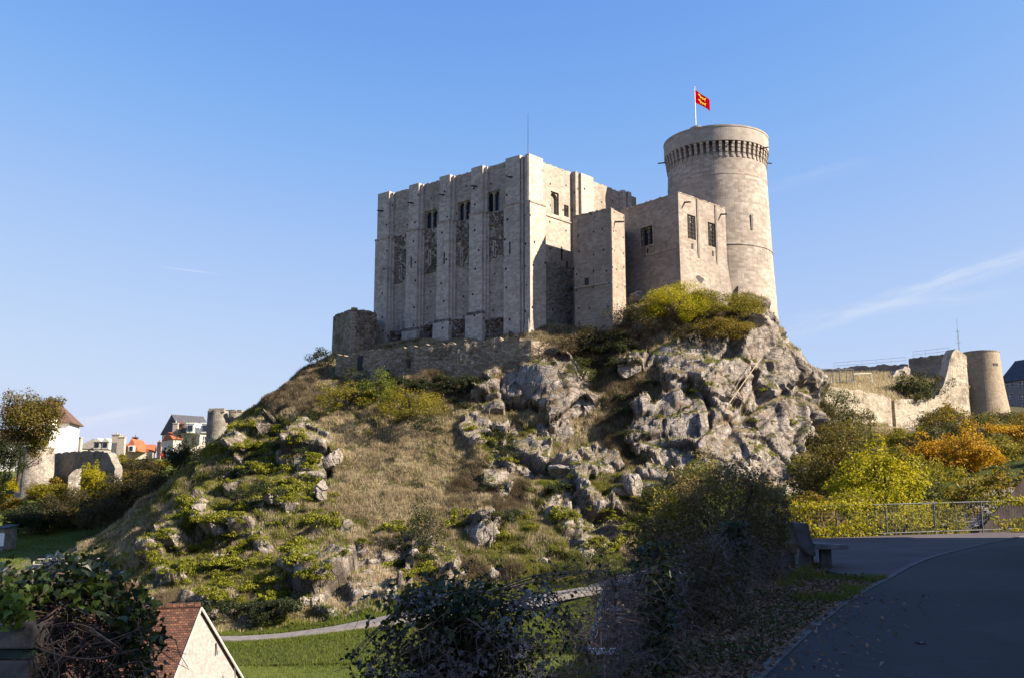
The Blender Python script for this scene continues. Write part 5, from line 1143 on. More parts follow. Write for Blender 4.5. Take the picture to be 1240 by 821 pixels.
# ------------------------------------------------------------------ vegetation
def unit(v): return v/(np.linalg.norm(v, axis=-1, keepdims=True)+1e-9)
def leaves(mb, c, out, size, rng, aspect=.62, flat=0.0, bias=.6):
    """one four-cornered leaf (kinked along its midrib) at each centre c; out = direction the leaf tends to face"""
    n = len(c); nrm = unit(rng.normal(size=(n, 3))*(1-bias*.5)+out*bias+np.array([0, 0, .35+flat]))
    t = unit(np.cross(nrm, rng.normal(size=(n, 3)))); bq = np.cross(nrm, t)
    s = size*rng.uniform(.6, 1.35, n)[:, None]
    v = np.stack([c-t*s*.5, c+bq*s*aspect*.5+nrm*s*.08, c+t*s*.5-nrm*s*.10, c-bq*s*aspect*.5+nrm*s*.08], 1)
    i = np.arange(n)[:, None]*4; mb.add(v.reshape(-1, 3), np.concatenate([i, i+1, i+2, i+3], 1))
def crown(mb, c, r, n, leaf, seed, clump=.32, nclump=None, low=-.6, shell=.45, sag=.12, bias=.6):
    """leafy mass: clumps set unevenly through an ellipsoid, each a burst of leaves"""
    rng = np.random.default_rng(seed); c = np.array(c, float); r = np.array(r, float)
    m_ = nclump or max(6, int(26)); d = unit(rng.normal(size=(m_*4, 3))); d = d[d[:, 2] > low][:m_]; m_ = len(d)
    q = rng.uniform(shell, 1, m_)**.7; wob = .78+.5*vnoise(d*1.7+seed, seed)
    cc = d*(q*wob)[:, None]; rc = clump*rng.uniform(.6, 1.3, m_)
    k = rng.integers(0, m_, n); e = unit(rng.normal(size=(n, 3)))*rng.uniform(.25, 1, n)[:, None]**.6
    p = cc[k]+e*rc[k][:, None]; p[:, 2] -= sag*(1-q[k])
    leaves(mb, c+p*r, unit(p*.7+e*.6), leaf, rng, bias=bias)
def limb_tree(mb, base, top, r0, n, spread, seed, sides=7, k=5):
    rng = np.random.default_rng(seed); base = np.array(base, float); top = np.array(top, float); L_ = np.linalg.norm(top-base)
    t = np.linspace(0, 1, 8); w = rng.normal(size=(8, 3))*L_*.025; w[0] = 0; main = base+(top-base)*t[:, None]+w
    mb.tube(main, r0*(1-.82*t)*(1+.5*np.exp(-t*14)), sides)
    for j in range(n):
        s = rng.uniform(.22, .92); st = base+(top-base)*s; a = rng.uniform(0, 6.28); ln = spread*rng.uniform(.5, 1)*(1.15-.6*s); dr = np.array([math.cos(a), math.sin(a), rng.uniform(.15, .9)])
        q = st+unit(dr)*ln*np.linspace(0, 1, k)[:, None]+rng.normal(size=(k, 3))*ln*.05*np.linspace(0, 1, k)[:, None]+np.array([0, 0, .18*ln])*np.linspace(0, 1, k)[:, None]**2
        mb.tube(q, r0*(1-.75*s)*.5*(1-.8*np.linspace(0, 1, k)), 4)
def tree(name, label, cat, base, h, rx, ry=None, mat='l_mid', n=6000, leaf=.3, seed=1, trunk_h=.3, tr=None, group=None, blobs=None, clump=.3, nclump=36, mats=None):
    ry = ry or rx; base = Vector(base); root = empty(name, base, label, cat, group); mb = MB()
    crz = h*(1-trunk_h)/2; cz = h*trunk_h+crz
    if trunk_h < .1: cz, crz = h*.42, h*.58
    limb_tree(mb, base-Vector((0, 0, .4)), base+Vector((0, 0, h*.86)), tr or h*.022, 9, rx*.8, seed); mb.build('trunk', M['bark'], root, smooth=True)
    mb = MB()
    if blobs:
        rb_ = np.random.default_rng(seed+900); crown(mb, base+Vector((0, 0, cz)), (rx*.8, ry*.8, crz), int(n*.45), leaf, seed, clump, nclump, low=-.85, shell=.25)
        for k in range(blobs):
            a = rb_.uniform(0, 6.28); f = rb_.uniform(.35, .62); zz_ = rb_.uniform(-.5, .62); e = math.sqrt(max(.1, 1-zz_*zz_)); c_ = base+Vector((math.cos(a)*rx*(1-f*.75)*e, math.sin(a)*ry*(1-f*.75)*e, cz+zz_*crz*.8)); crown(mb, c_, (rx*f, ry*f, crz*f*rb_.uniform(.7, 1.2)), int(n*.6/blobs), leaf*rb_.uniform(.8, 1.2), seed+k*7, .38, 14, low=-.8, shell=.2)
    else: crown(mb, base+Vector((0, 0, cz)), (rx, ry, crz), n, leaf, seed, clump, nclump, low=-.85)
    o = mb.build('crown', M[mat], root, uv=None); return root
def shrub(name, label, cat, base, rx, rz, mat='l_mid', n=1500, leaf=.16, seed=1, ry=None, group=None, nclump=22, sink=.25, clump=.36, stems=True):
    base = Vector(base); root = empty(name, base, label, cat, group); mb = MB()
    crown(mb, base+Vector((0, 0, rz*(1-sink))), (rx, ry or rx, rz), n, leaf, seed, clump, nclump, low=-.75); mb.build('foliage', M[mat], root, uv=None)
    if stems:
        rng = np.random.default_rng(seed+5); mb = MB()
        for k in range(7):
            a = rng.uniform(0, 6.28); q = np.array(base)+np.array([[0, 0, -.3], [.3*math.cos(a)*rx, .3*math.sin(a)*rx, rz*.6], [.6*math.cos(a)*rx, .6*math.sin(a)*rx, rz*rng.uniform(.9, 1.4)]]); mb.tube(q, [.05*rx**.5, .035*rx**.5, .01], 4)
        mb.build('stems', M['bark'], root)
    return root
def blades(mb, p, nrm, h, w, k, rng, spread=.5, droop=.35):
    n = len(p)*k; q = np.repeat(p, k, 0); nn = np.repeat(nrm, k, 0); hh = np.repeat(h, k)*rng.uniform(.55, 1.25, n)
    a = rng.uniform(0, 6.283, n); side = np.stack([np.cos(a), np.sin(a), np.zeros(n)], -1)
    q = q+rng.normal(size=(n, 3))*np.array([.07, .07, 0])*(h.mean()/.35)
    dr = unit(np.array([0, 0, 1.])+nn*.45+np.stack([np.cos(a+1.57), np.sin(a+1.57), 0*a], -1)*rng.uniform(-spread, spread, n)[:, None])
    tip = q+dr*hh[:, None]+np.stack([np.cos(a*3), np.sin(a*3), 0*a], -1)*(hh*droop*rng.random(n))[:, None]
    ww = w*rng.uniform(.6, 1.3, n)[:, None]
    v = np.stack([q-side*ww-[0, 0, .04], q+side*ww-[0, 0, .04], tip], 1); i = np.arange(n)[:, None]*3; mb.add(v.reshape(-1, 3), np.concatenate([i, i+1, i+2], 1))
# --- grasses over the hill
def hill_grass():
    rng = np.random.default_rng(11)
    cen = HV[HF].mean(1); N_ = HN.copy(); N_[N_[:, 2] < 0] *= -1
    vis = (N_*(np.array([0, 0, EYE])-cen)).sum(1) > -.25*np.linalg.norm(cen, axis=1)
    px, py = pix(cen); vis &= (px > 95) & (px < 1075) & (py < 800) & (cen[:, 1] < 146)
    rk = HROCK[HF].mean(1); g = HGREEN[HF].mean(1); he = HHEATH[HF].mean(1)
    offp = np.abs(cen[:, 1]-path_y(cen[:, 0])) > 1.5
    pat = fbm(cen*.8, 3, 31); pat2 = fbm(cen*.3, 3, 37)
    near = cen[:, 1]-path_y(cen[:, 0])
    specs = [('dry_grass', 'straw', 170000, (1-rk)**2*np.clip(1.25-g*.95-he*.55, .04, 1)*sstep(.34, .6, pat)*np.where(near < 3, .0, 1), .34, .022, 3, 'pale dry grass over the middle of the hill slope'),
             ('green_grass', 'grass', 170000, (1-rk)**2*np.clip(g*1.1+.14, 0, 1)*np.clip(1-he*.7, 0, 1)*sstep(.62, .38, pat)*np.where(near < 3, 0, 1), .26, .024, 3, 'green grass and moss over the left and lower hill slope'),
             ('heath', 'heath', 110000, (1-rk)**2*np.clip(he*1.2+.10, 0, 1)*sstep(.30, .5, pat2)*np.where(near < 4, 0, 1), .46, .018, 4, 'brown withered scrub in the gullies and below the walls'),
             ('ledge_grass', 'straw', 9000, rk*sstep(.72, .9, N_[:, 2])*sstep(.45, .62, pat2), .32, .022, 4, 'dry grass tufts on ledges of the crags'),
             ('ledge_moss', 'grass', 11000, rk*sstep(.62, .85, N_[:, 2])*sstep(.55, .40, pat2), .24, .03, 4, 'green moss and turf on ledges of the crags'),
             ('verge_grass', 'lawn', 60000, sstep(6, 3, np.abs(near-1.5))*offp*(1-rk), .16, .022, 3, 'bright short grass along the lower path')]
    for name, mat, n, w, h, wd, k, lab in specs:
        w = w*HA*vis; 
        dist = np.linalg.norm(cen, axis=1); w = w/dist**1.0
        idx = rng.choice(len(w), n, p=w/w.sum()); u, v = rng.random(n)[:, None], rng.random(n)[:, None]
        q = HV[HF[idx]]; p = (q[:, 0]*(1-u)+q[:, 1]*u)*(1-v)+(q[:, 3]*(1-u)+q[:, 2]*u)*v
        mb = MB(); blades(mb, p, N_[idx], h*(.6+.8*fbm(p*.6, 2, 4)), wd, k, rng); o = mb.build(name, M[mat], uv=None); tag(o, lab, 'grass', kind='stuff')
hill_grass()
def field_grass(name, mat, n, x0, x1, y0, y1, h, w, k, lab, cond=None, seed=5):
    rng = np.random.default_rng(seed); x = rng.uniform(x0, x1, n); y = y0+(y1-y0)*rng.random(n)**1.6
    ok = np.ones(n, bool) if cond is None else cond(x, y); x, y = x[ok], y[ok]; z = base_h(x, y); p = np.stack([x, y, z], -1)
    px, py = pix(p); s = (px > -60) & (px < 1300) & (py < 900); p = p[s]
    mb = MB(); blades(mb, p, np.tile([0, 0, 1.], (len(p), 1)), h*(.6+.8*fbm(p*.3, 2, 4)), w, k, rng); o = mb.build(name, M[mat], uv=None); tag(o, lab, 'grass', kind='stuff')
offpath = lambda x, y: (np.abs(y-path_y(x)) > 1.45)
field_grass('lawn', 'lawn', 150000, -34, 16, 22, 86, .19, .018, 3, 'sunlit grass in the valley below the lower path', lambda x, y: offpath(x, y) & (y < path_y(x)) & ((x < fence_x(y)-.6) | (y > 46)))
field_grass('meadow', 'lawn', 50000, -95, -32, 92, 172, .2, .05, 2, 'shaded mown meadow on the left', lambda x, y: x < -34-(y-90)*.12)

# --- gorse cushions and low bushes on the crags
protos = []
for k in range(5):
    o = empty('gorse_bush', (0, 0, -60-k)); mb = MB(); crown(mb, (0, 0, -60-k+.18), (.75, .75, .42), 700, .13, 300+k, .42, 14, low=-.3, bias=.35); mb.build('foliage', M['l_gorse'], o, uv=None); protos.append(o)
rng = np.random.default_rng(21)
GREGION = [(300,690,95,48,80),(240,660,60,50,46),(345,560,40,45,34),(310,610,55,45,30),(385,600,25,50,12),(640,640,110,40,18),(700,600,70,40,12),(460,660,60,25,8),(520,690,35,25,8),(930,470,60,55,9),(870,500,70,50,7),(600,530,50,30,6),(980,590,25,25,7),(300,540,35,35,10),(740,650,35,35,8),(225,620,20,20,7)]
used = 0
for cx_, cy_, rx_, ry_, n in GREGION:
    for k in range(n):
        a = rng.uniform(0, 6.28); q = rng.random()**.5; px_, py_ = cx_+rx_*q*math.cos(a), cy_+ry_*q*math.sin(a)
        p = hillpt(px_, py_)
        if p.y < path_y(p.x)+2.5: continue
        src = protos[used] if used < 5 else copy_tree(protos[int(rng.integers(5))])
        sc = rng.uniform(.5, 1.0)**1.0*rng.choice([.8, 1.2, 1.7])*(.55 if cx_ > 850 else 1); src.location = p-Vector((0, 0, .05)); src.scale = (sc, sc*rng.uniform(.8, 1.2), sc*rng.uniform(.7, 1.2)); src.rotation_euler.z = rng.uniform(0, 6.28)
        tag(src, 'low cushion of yellow green gorse growing on the rocky hillside', 'gorse bush', 'gorse cushions on the hill'); used += 1
for k in range(3):
    o = empty('ivy_mat', (0, 0, -70-k)); mb = MB(); crown(mb, (0, 0, -70-k+.15), (1.5, 1.1, .6), 1300, .15, 380+k, .4, 18, low=-.3, bias=.35); mb.build('foliage', M['l_dark'], o, uv=None); protos.append(o)  # dark ivy whose colour also stands in for shade, as below the rampart
used2 = 0
for cx_, cy_, rx_, ry_, n in [(510, 466, 85, 9, 34), (430, 470, 30, 8, 8), (735, 425, 40, 22, 16), (300, 742, 80, 12, 16), (500, 668, 25, 22, 7), (640, 610, 60, 30, 8), (600, 545, 30, 20, 6), (760, 480, 30, 50, 8), (330, 590, 60, 60, 12), (560, 480, 30, 12, 6)]:
    for k in range(n):
        a = rng.uniform(0, 6.28); q = rng.random()**.5; p = hillpt(cx_+rx_*q*math.cos(a), cy_+ry_*q*math.sin(a))
        if p.y < path_y(p.x)+2.2: continue
        src = protos[5+used2] if used2 < 3 else copy_tree(protos[5+int(rng.integers(3))]); sc = rng.uniform(.5, 1.2)
        src.location = p-Vector((0, 0, .1)); src.scale = (sc, sc, sc*rng.uniform(.7, 1.3)); src.rotation_euler.z = rng.uniform(0, 6.28); tag(src, 'low dark green mat of ivy and brambles also standing in for shade in the hollows of the hill', 'undergrowth', 'dark undergrowth mats on the hill'); used2 += 1
SH = [('shrub','tall light green shrub below the left end of the rampart wall',455,486,1.9,2.3,'l_green',2600,.2),
 ('shrub','wide olive bush left of the light green shrub under the rampart',420,488,3.4,1.5,'l_gold',3600,.18),
 ('shrub','olive brown bush on the slope right of the light green shrub',495,505,4.0,2.0,'l_gold',4600,.18),
 ('shrub','dark bush at the left foot of the stub tower on the skyline',388,442,1.7,1.5,'l_dark',1200,.2),
 ('shrub','broad yellow green bush on the crag top under the small keep wall',820,388,3.9,2.7,'l_yg',15000,.17),
 ('shrub','rounded olive gold bush on the crag top before the round tower',880,381,4.5,1.9,'l_gold',15000,.16),
 ('shrub','brownish gold bush on the crag below the rounded olive bush',873,409,3.6,1.5,'l_autumn',7000,.18),
 ('shrub','small olive bush on the crag at the left of the brownish gold bush',838,409,2.1,1.0,'l_olive',1300,.16),
 ('shrub','dark scrub mass in the gully left of the crag top bushes',768,408,3.2,2.2,'l_olive',2600,.2),
 ('shrub','dark scrub at the foot of the chapel block',715,418,2.6,1.5,'l_olive',1800,.18),
 ('shrub','reddish brown bush on the ledge right of the rampart end',684,424,2.2,1.3,'l_brown',1500,.17),
 ('shrub','grey green bush on the ledge above the middle crag',705,458,2.0,1.5,'l_mid',1500,.17),
 ('shrub','round dark grey green bush by the lower path',712,701,2.9,1.6,'l_mid',2800,.15),
 ('shrub','light green bush at the foot of the big crag',842,598,2.4,1.9,'l_green',2600,.17),
 ('shrub','dark green bush on the slope between crag and foreground thicket',800,612,2.2,1.3,'l_mid',1500,.17),
 ('shrub','green bush on the ledge at the right edge of the crag',1008,502,2.4,2.2,'l_mid',2000,.18),
 ('shrub','bright green tuft bush on rocks at the foot of the crag right end',965,575,1.2,.8,'l_green',900,.15),
 ('shrub','dark ivy bush clinging under the rampart left end',425,462,1.4,1.2,'l_dark',1000,.16),
 ('shrub','dark bush in the shade at the base of the middle rocks',520,520,2.0,1.0,'l_dark',1200,.17),
 ('shrub','ivy on the dark earth gap right of the lower left crag',512,660,1.8,2.2,'l_dark',1600,.16)]
for k, (nm, lab, px_, py_, rx_, rz_, mt, n, lf) in enumerate(SH):
    p = hillpt(px_, py_); shrub(nm, lab, 'shrub', p-Vector((0, 0, .2)), rx_, rz_, mt, int(n*1.6), lf*.9, 40+k, nclump=36 if n > 6000 else 26)
# --- boulders
def boulder(label, px_, py_, sx, sz, seed, tilt=0, back=.3):
    import bmesh
    p = hillpt(px_, py_); bm = bmesh.new(); bmesh.ops.create_icosphere(bm, subdivisions=5, radius=1); v = np.array([w.co for w in bm.verts]); rng = np.random.default_rng(seed)
    for k in range(13):
        d_ = unit(rng.normal(size=3)); h_ = rng.uniform(.38, .8); t_ = np.maximum(v@d_-h_, 0); v = v-t_[:, None]*d_*.93
    v *= np.array([sx, sx*.8, sz]); f1, f2, c, i = worley(v*1.1+seed, seed); v += unit(v)*((hf(i[:, 0], i[:, 1], i[:, 2], 3)-.5)*.22-(1-sstep(0, .08, f2-f1))*.10+(fbm(v*3, 3, seed)-.5)*.16)[:, None]
    for w, co in zip(bm.verts, v): w.co = co
    me = bpy.data.meshes.new('boulder'); bm.to_mesh(me); bm.free(); me.materials.append(M['rock']); o = bpy.data.objects.new('boulder', me); C.objects.link(o); o.location = p+Vector((0, back, sz*.25)); o.rotation_euler = (rng.uniform(-.3, .3), tilt, rng.uniform(0, 6)); tag(o, label, 'boulder')
for k, a in enumerate([('broad white boulder standing alone low on the grass slope',584,654,1.75,1.75),('large pale boulder at the upper left beside the worn track',399,566,1.6,1.9),('smooth pale boulder below the large one on the left ridge',391,600,1.05,1.6),('small white knob of rock on top of the left outcrop',240,622,1.0,.9),('pale rounded rock topping the middle line of crags',683,572,2.1,1.3),('yellow stained block at the end of the middle rock ledge',764,590,1.3,1.5),('small white stone low in the grass near the foot path',661,680,.7,.6),('grey boulder at the lower end of the middle rock line',714,668,1.2,1.0),('grey slab rock in the gully above the middle crag',764,447,1.9,1.6),('pale rock under the small keep beside the chapel block',762,387,1.8,2.2),('dark brown rock wedged under the small keep wall',772,366,1.8,1.3),('pale jutting rock at the crag crest under the tower',915,392,2.0,1.7),('small pale rock right of the lone white boulder',595,700,.7,.6),('white stone in the dry grass below the left ridge',440,672,.8,.6),('grey block low on the left slope among gorse',318,664,1.0,.9)]):
    boulder(*a, 500+k)

# --- wild slope on the right: autumn bushes and small trees
RT = [('dark green bushy tree turning yellow beside the crag foot',1030,612,82,8.5,4.2,'l_tree',5200,.24),
 ('bright yellow green tree nearest the railing',1058,632,58,6.2,2.6,'l_yg',6000,.2),
 ('bushy yellow green tree right of the brightest one',1092,628,66,6.4,2.7,'l_gold',5200,.2),
 ('vivid orange leaved tree in the middle of the right slope',1155,612,84,8.3,4.0,'l_orange',5600,.24),
 ('brown olive bush behind the orange tree',1198,600,92,7.2,4.6,'l_autumn',4600,.25),
 ('orange and yellow tree cut off by the right edge',1236,598,98,8.2,4.4,'l_orange',4600,.25),
 ('pale yellow green tree above the yellow ones under the curtain wall',1112,570,104,6.0,3.6,'l_gold',4400,.22),
 ('olive green bush below the curtain wall crack',1075,560,112,6.2,4.5,'l_autumn',4200,.24),
 ('brown bush below the outer tower',1175,545,128,5.0,5.0,'l_brown',3600,.26),
 ('olive brown bush at the right edge under the apartment house',1222,540,134,5.0,5.0,'l_autumn',3600,.26),
 ('green bush above the rocks at the left end of the curtain wall',1025,520,128,5.2,3.6,'l_mid',3200,.22),
 ('grey green low bush at the foot of the broken curtain wall',1146,516,146,2.4,4.0,'l_mid',2600,.24),
 ('dark olive bush in the shade between crag and yellow trees',1000,600,88,5.0,3.2,'l_olive',3400,.22),
 ('low green bush left of the outer tower foot',1200,512,156,2.6,4.5,'l_gold',2600,.26)]
TOPS = [503, 528, 540, 514, 530, 508, 516, 522, 503, 515, 478, 494, 545, 497]
for k, (lab, px_, py_, Y, h_, rx_, mt, n, lf) in enumerate(RT):
    q = P(px_, TOPS[k], Y); z = gz(q.x, Y); h_ = max(q.z-z, 2.0); big = h_ > 4.5; tree('autumn_tree' if big else 'bush', lab, 'tree' if big else 'bush', (q.x, Y, q.z-h_-.1), h_, rx_, None, mt, int(n*2.0), lf*.9, 80+k, .06, group='autumn trees on the right slope', nclump=30, blobs=9)
rng = np.random.default_rng(77)
for k in range(130):
    px_ = rng.uniform(985, 1300); Y = rng.uniform(52, 140)
    if k > 80: px_, Y = rng.uniform(1130, 1320), rng.uniform(104, 150)
    q = P(px_, 600, Y); z = gz(q.x, Y)
    if k < 4: o = shrub('scrub_bush', None, None, (0, 0, -80-k), 2.2, 1.3, ['l_autumn','l_olive','l_gold','l_mid'][k], 1800, .2, 700+k, stems=False); SCRUB = (SCRUB if k else [])+[o]
    else: o = copy_tree(SCRUB[int(rng.integers(4))])
    s_ = rng.uniform(.6, 1.4); o.location = (q.x, Y, z-.1); o.scale = (s_, s_, s_*rng.uniform(.7, 1.3)); o.rotation_euler.z = rng.uniform(0, 6)
    tag(o, 'low mixed autumn scrub bush filling the right hand slope', 'bush', 'scrub on the right slope')
TB = [('dark green bush on the terrace at the left of the ruined gap',1096,478,160,1.6,2.2,'l_dark'),('bright green bush growing in the gap of the ruined wall',1112,484,155,2.0,2.4,'l_mid'),('dark creeper over the earth bank inside the ruined gap',1130,480,156,2.6,2.6,'l_olive'),('green bush at the right of the gap by the tall wall end',1135,470,157,1.6,1.6,'l_green')]
for k, (lab, px_, py_, Y, rx_, rz_, mt) in enumerate(TB): tx, ty = pix(TERR); j_ = int(np.argmin((tx-px_)**2+(ty-py_-4)**2)); shrub('shrub', lab, 'shrub', Vector(TERR[j_]), rx_, rz_, mt, 2600, .22, 140+k)
mb = MB(); k_ = rng.integers(0, len(TERR), 26000); p = TERR[k_]+rng.normal(size=(26000, 3))*[.5, .5, .03]; blades(mb, p, np.tile([0, 0, 1.], (len(p), 1)), np.full(len(p), .5), .035, 3, rng); tag(mb.build('terrace_grass', M['straw'], uv=None), 'dry grass on the terrace behind the curtain wall', 'grass', kind='stuff')

# --- trees and hedges on the left
LT = [('tall turning tree with ivy covered trunk at the left edge',20,592,186,19.5,7.4,'l_tree',9000,.42,.22),
 ('broad olive brown bushy tree below the town wall end',165,625,182,14.2,7.2,'l_olive',9000,.36,.03),
 ('dark green rounded tree at the foot of the hill skyline',238,598,176,13.5,6.4,'l_dark',8500,.36,.03),
 ('dark olive bush mass left of the broad olive tree',88,634,178,9.0,6.6,'l_olive',6500,.36,.02),
 ('dark bush at the left end of the tree row above the meadow',38,640,172,6.8,5.2,'l_dark',5200,.34,.02),
 ('dark brown bush between the olive tree and the rounded dark tree',206,618,170,9.5,4.6,'l_brown',5200,.34,.02),
 ('bright yellow green bush in front of the shaded town wall',113,598,184,5.6,2.6,'l_yg',3600,.3,.05),
 ('small yellow bush at the foot of the round tower stub',8,592,183,3.8,2.2,'l_yg',2200,.3,.05),
 ('olive bush on the bank under the round tower stub',62,604,186,4.0,4.4,'l_gold',3600,.32,.03),
 ('green yellow bush on the rampart edge left of the orange roof',140,565,204,6.5,4.0,'l_gold',3400,.34,.04),
 ('small leafy tree on the round tower stub',44,545,197,2.4,2.2,'l_yg',1500,.26,.05),
 ('low bush along the terrace below the orange roofed house',180,566,206,4.6,4.4,'l_gold',3200,.34,.03),
 ('dark ivy clad bush hiding the tall tree trunk',10,585,182,8.0,2.8,'l_dark',4200,.3,.02),
 ('dark low bush at the meadow edge under the olive tree',130,640,168,5.6,5.6,'l_brown',4200,.34,.02)]
LTOP = [470, 551, 523, 588, 608, 566, 560, 576, 582, 550, 529, 557, 530, 602]
for k, (lab, px_, py_, Y, h_, rx_, mt, n, lf, th_) in enumerate(LT):
    q = P(px_, py_, Y); zt_ = P(px_, LTOP[k], Y).z; z = q.z; h_ = zt_-z+.2; big = h_ > 6.4; tree('tree' if big else 'bush', lab, 'tree' if big else 'bush', (q.x, Y, min(z, q.z)-.2), h_, rx_, None, mt, int(n*2.2), lf*.8, 160+k, th_, blobs=9, group='trees above the left meadow', nclump=34, clump=.28)
for k in range(22):
    px_ = rng.uniform(-40, 330); Y = rng.uniform(176, 204); q = P(px_, 580, Y)
    if k == 0: o = shrub('bank_bush', None, None, (0, 0, -90), 3.4, 2.0, 'l_olive', 2200, .32, 800, stems=False); BANK = [o]
    elif k == 1: o = shrub('bank_bush', None, None, (0, 0, -91), 3.4, 2.0, 'l_autumn', 2200, .32, 801, stems=False); BANK.append(o)
    else: o = copy_tree(BANK[int(rng.integers(2))])
    s_ = rng.uniform(.6, 1.2); o.location = (q.x, Y, gz(q.x, Y)); o.scale = (s_,)*3; o.rotation_euler.z = rng.uniform(0, 6); tag(o, 'low scrub bush on the bank under the left town wall', 'bush', 'scrub on the left bank')
# unseen trees added right of and behind the camera to shade the foreground
for k, (x, y, h_) in enumerate([(30, -4, 26), (30, 4.5, 25), (13.5, -24, 16)]):
    tree('shade_tree', 'tall leafy tree out of view, added to shade the foreground', 'tree', (x, y, 0), h_, 6.4 if h_ > 20 else 5.2, None, 'l_mid', 9000, .55, 240+k, .22, group='added shade trees out of view')
pa, pb_ = hillpt(917, 440)+Vector((.3, -1.6, .5)), hillpt(881, 490)+Vector((-.2, -1.8, .1))
pp_ = empty('pale_pole', pb_, 'long pale wooden pole leaning across the face of the big crag', 'pole'); mb = MB(); mb.tube([pb_, pb_*.5+pa*.5+Vector((0, 0, .05)), pa], [.05, .05, .045], 7); mb.build('shaft', M['wood_tan'], pp_)
mb = MB(); mb.tube([pa, pa+Vector((.12, 0, .25)), pa+Vector((-.1, 0, .4))], [.045, .04, .03], 6); mb.build('broken_end', M['wood_tan'], pp_)
# ------------------------------------------------------------------ foreground
def post_z(x, y): return gz(x, y)
FPOST = [(.74, 8.0), (1.41, 10), (3.45, 15.8), (4.8, 19.6), (5.85, 22.4)]
fn = empty('chain_link_fence', (1.41, 10, -.3), 'sagging chain link fence on ivy clad concrete posts along the road verge', 'fence')
FH = 1.32
for (x, y) in FPOST[1:]:
    z = z_road(x, y)-.15; mb = MB(); mb.hexa([(x-.065, y-.065, z-.5), (x+.065, y-.065, z-.5), (x+.065, y+.065, z-.5), (x-.065, y+.065, z-.5)], [(x-.05, y-.05, z+FH), (x+.05, y-.05, z+FH), (x+.05, y+.05, z+FH), (x-.05, y+.05, z+FH)]); mb.build('post', M['concrete_dark'], fn)
mb = MB(); rng = np.random.default_rng(3)
for (a, c) in zip(FPOST, FPOST[1:]):
    a = np.array(a); c = np.array(c); L_ = np.hypot(*(c-a)); cell = .058; n = int(L_/cell); m_ = int(1.28/cell)
    def fp(s, h_):
        q = a+(c-a)*np.clip(s/L_, 0, 1)[:, None]; t = s/L_; sag = .13*np.sin(np.pi*t)*(h_/1.28)**1.5; bul = .06*np.sin(t*9+a[0])*(h_/1.28)*np.sin(np.pi*t)
        nn = np.array([(c-a)[1], -(c-a)[0]])/L_; q = q-nn*.06+nn*bul[:, None]
        return np.c_[q, z_road(q[:, 0], q[:, 1])-.12+h_-sag]
    for i in range(n):
        hh = np.arange(m_+1)*cell; s = (i+.5+.5*np.where((np.arange(m_+1)) % 2, 1, -1)*1.02)*cell
        mb.tube(fp(np.clip(s, 0, L_), hh), .0021, 3, False)
    for h_ in (1.28, .66): s = np.linspace(0, L_, 20); mb.tube(fp(s, np.full(20, h_)), .0028, 3, False)
o = mb.build('wire_mesh', M['rusty'], fn, uv=None)
def ivy(mb, c, out, size, rng, bias=.9):
    n = len(c); nrm = unit(rng.normal(size=(n, 3))*.8+out*bias+np.array([0, 0, .3])); dn = np.array([0, 0, -1.])+rng.normal(size=(n, 3))*.5
    t = unit(dn-nrm*(dn*nrm).sum(1, keepdims=True)); bq = np.cross(nrm, t); s = (size*rng.uniform(.45, 1.4, n))[:, None]; cup = rng.uniform(-.1, .25, n)[:, None]
    O = [(-.30, 0), (-.42, .26), (-.10, .52), (.06, .26), (.62, 0), (.06, -.26), (-.10, -.52), (-.42, -.26)]
    v = np.stack([c]+[c+t*s*a+bq*s*e+nrm*s*(cup*abs(e)*1.4-.12*max(a, 0)) for a, e in O], 1); i = np.arange(n)[:, None]*9
    f = np.concatenate([np.concatenate([i, i+1+k, i+1+(k+1) % 8], 1) for k in range(8)]); mb.add(v.reshape(-1, 3), f)
# ivy and dead vines on the fence
def vines(mb, pts, n, rng, spread=(.1, .1, .3), ln=1.0, r=.005, droop=.5, k=7, up=.6):
    for j in range(n):
        p = np.array(pts[rng.integers(len(pts))])+rng.normal(size=3)*spread; d = rng.normal(size=3)*np.array([1, 1, .7])+[0, 0, up]; d /= np.linalg.norm(d); t = np.linspace(0, 1, k)[:, None]; l_ = ln*rng.uniform(.4, 1.3)
        q = p+d*l_*t+rng.normal(size=(k, 3))*l_*.05*t-np.array([0, 0, droop*l_])*t**2; mb.tube(q, r*(1-.7*t[:, 0])*rng.uniform(.6, 1.5), 3, False)
def fence_pt(s): 
    f_ = np.array(FPOST); arc = np.r_[0, np.cumsum(np.hypot(*np.diff(f_, axis=0).T))]; return np.interp(s, arc, f_[:, 0]), np.interp(s, arc, f_[:, 1])
fv = empty('fence_vines', (2.4, 12.5, -.4), 'tangle of dead vines and brown stems grown through the chain link fence', 'vine')
rng = np.random.default_rng(31); ss = rng.uniform(.3, 15, 900); fx, fy = fence_pt(ss); zz_ = z_road(fx, fy)-.15
vp = np.c_[fx-.1-rng.random(900)*.35, fy+.1, zz_+rng.random(900)**1.3*1.0]
mb = MB(); vines(mb, vp, 3200, rng, (.08, .2, .1), .7, .0032, .35, 6, .9); mb.build('stems', M['twig_dark'], fv, uv=None)
mb = MB(); sel = ss > 6.5; vines(mb, vp[sel]+[.1, -.05, .15], 1500, rng, (.06, .3, .1), .6, .0030, .9, 7, .3); mb.build('pale_stems', M['twig'], fv, uv=None)
mb = MB(); p = vp[rng.integers(0, 900, 2600)]+rng.normal(size=(2600, 3))*[.12, .2, .2]; leaves(mb, p, unit(rng.normal(size=(2600, 3))+[.3, -1, 0]), .045, rng); mb.build('dead_leaves', M['l_dead'], fv, uv=None)
iv = empty('fence_ivy', (3.4, 15.7, -.4), 'dark ivy climbing the concrete fence posts', 'ivy')
mb = MB()
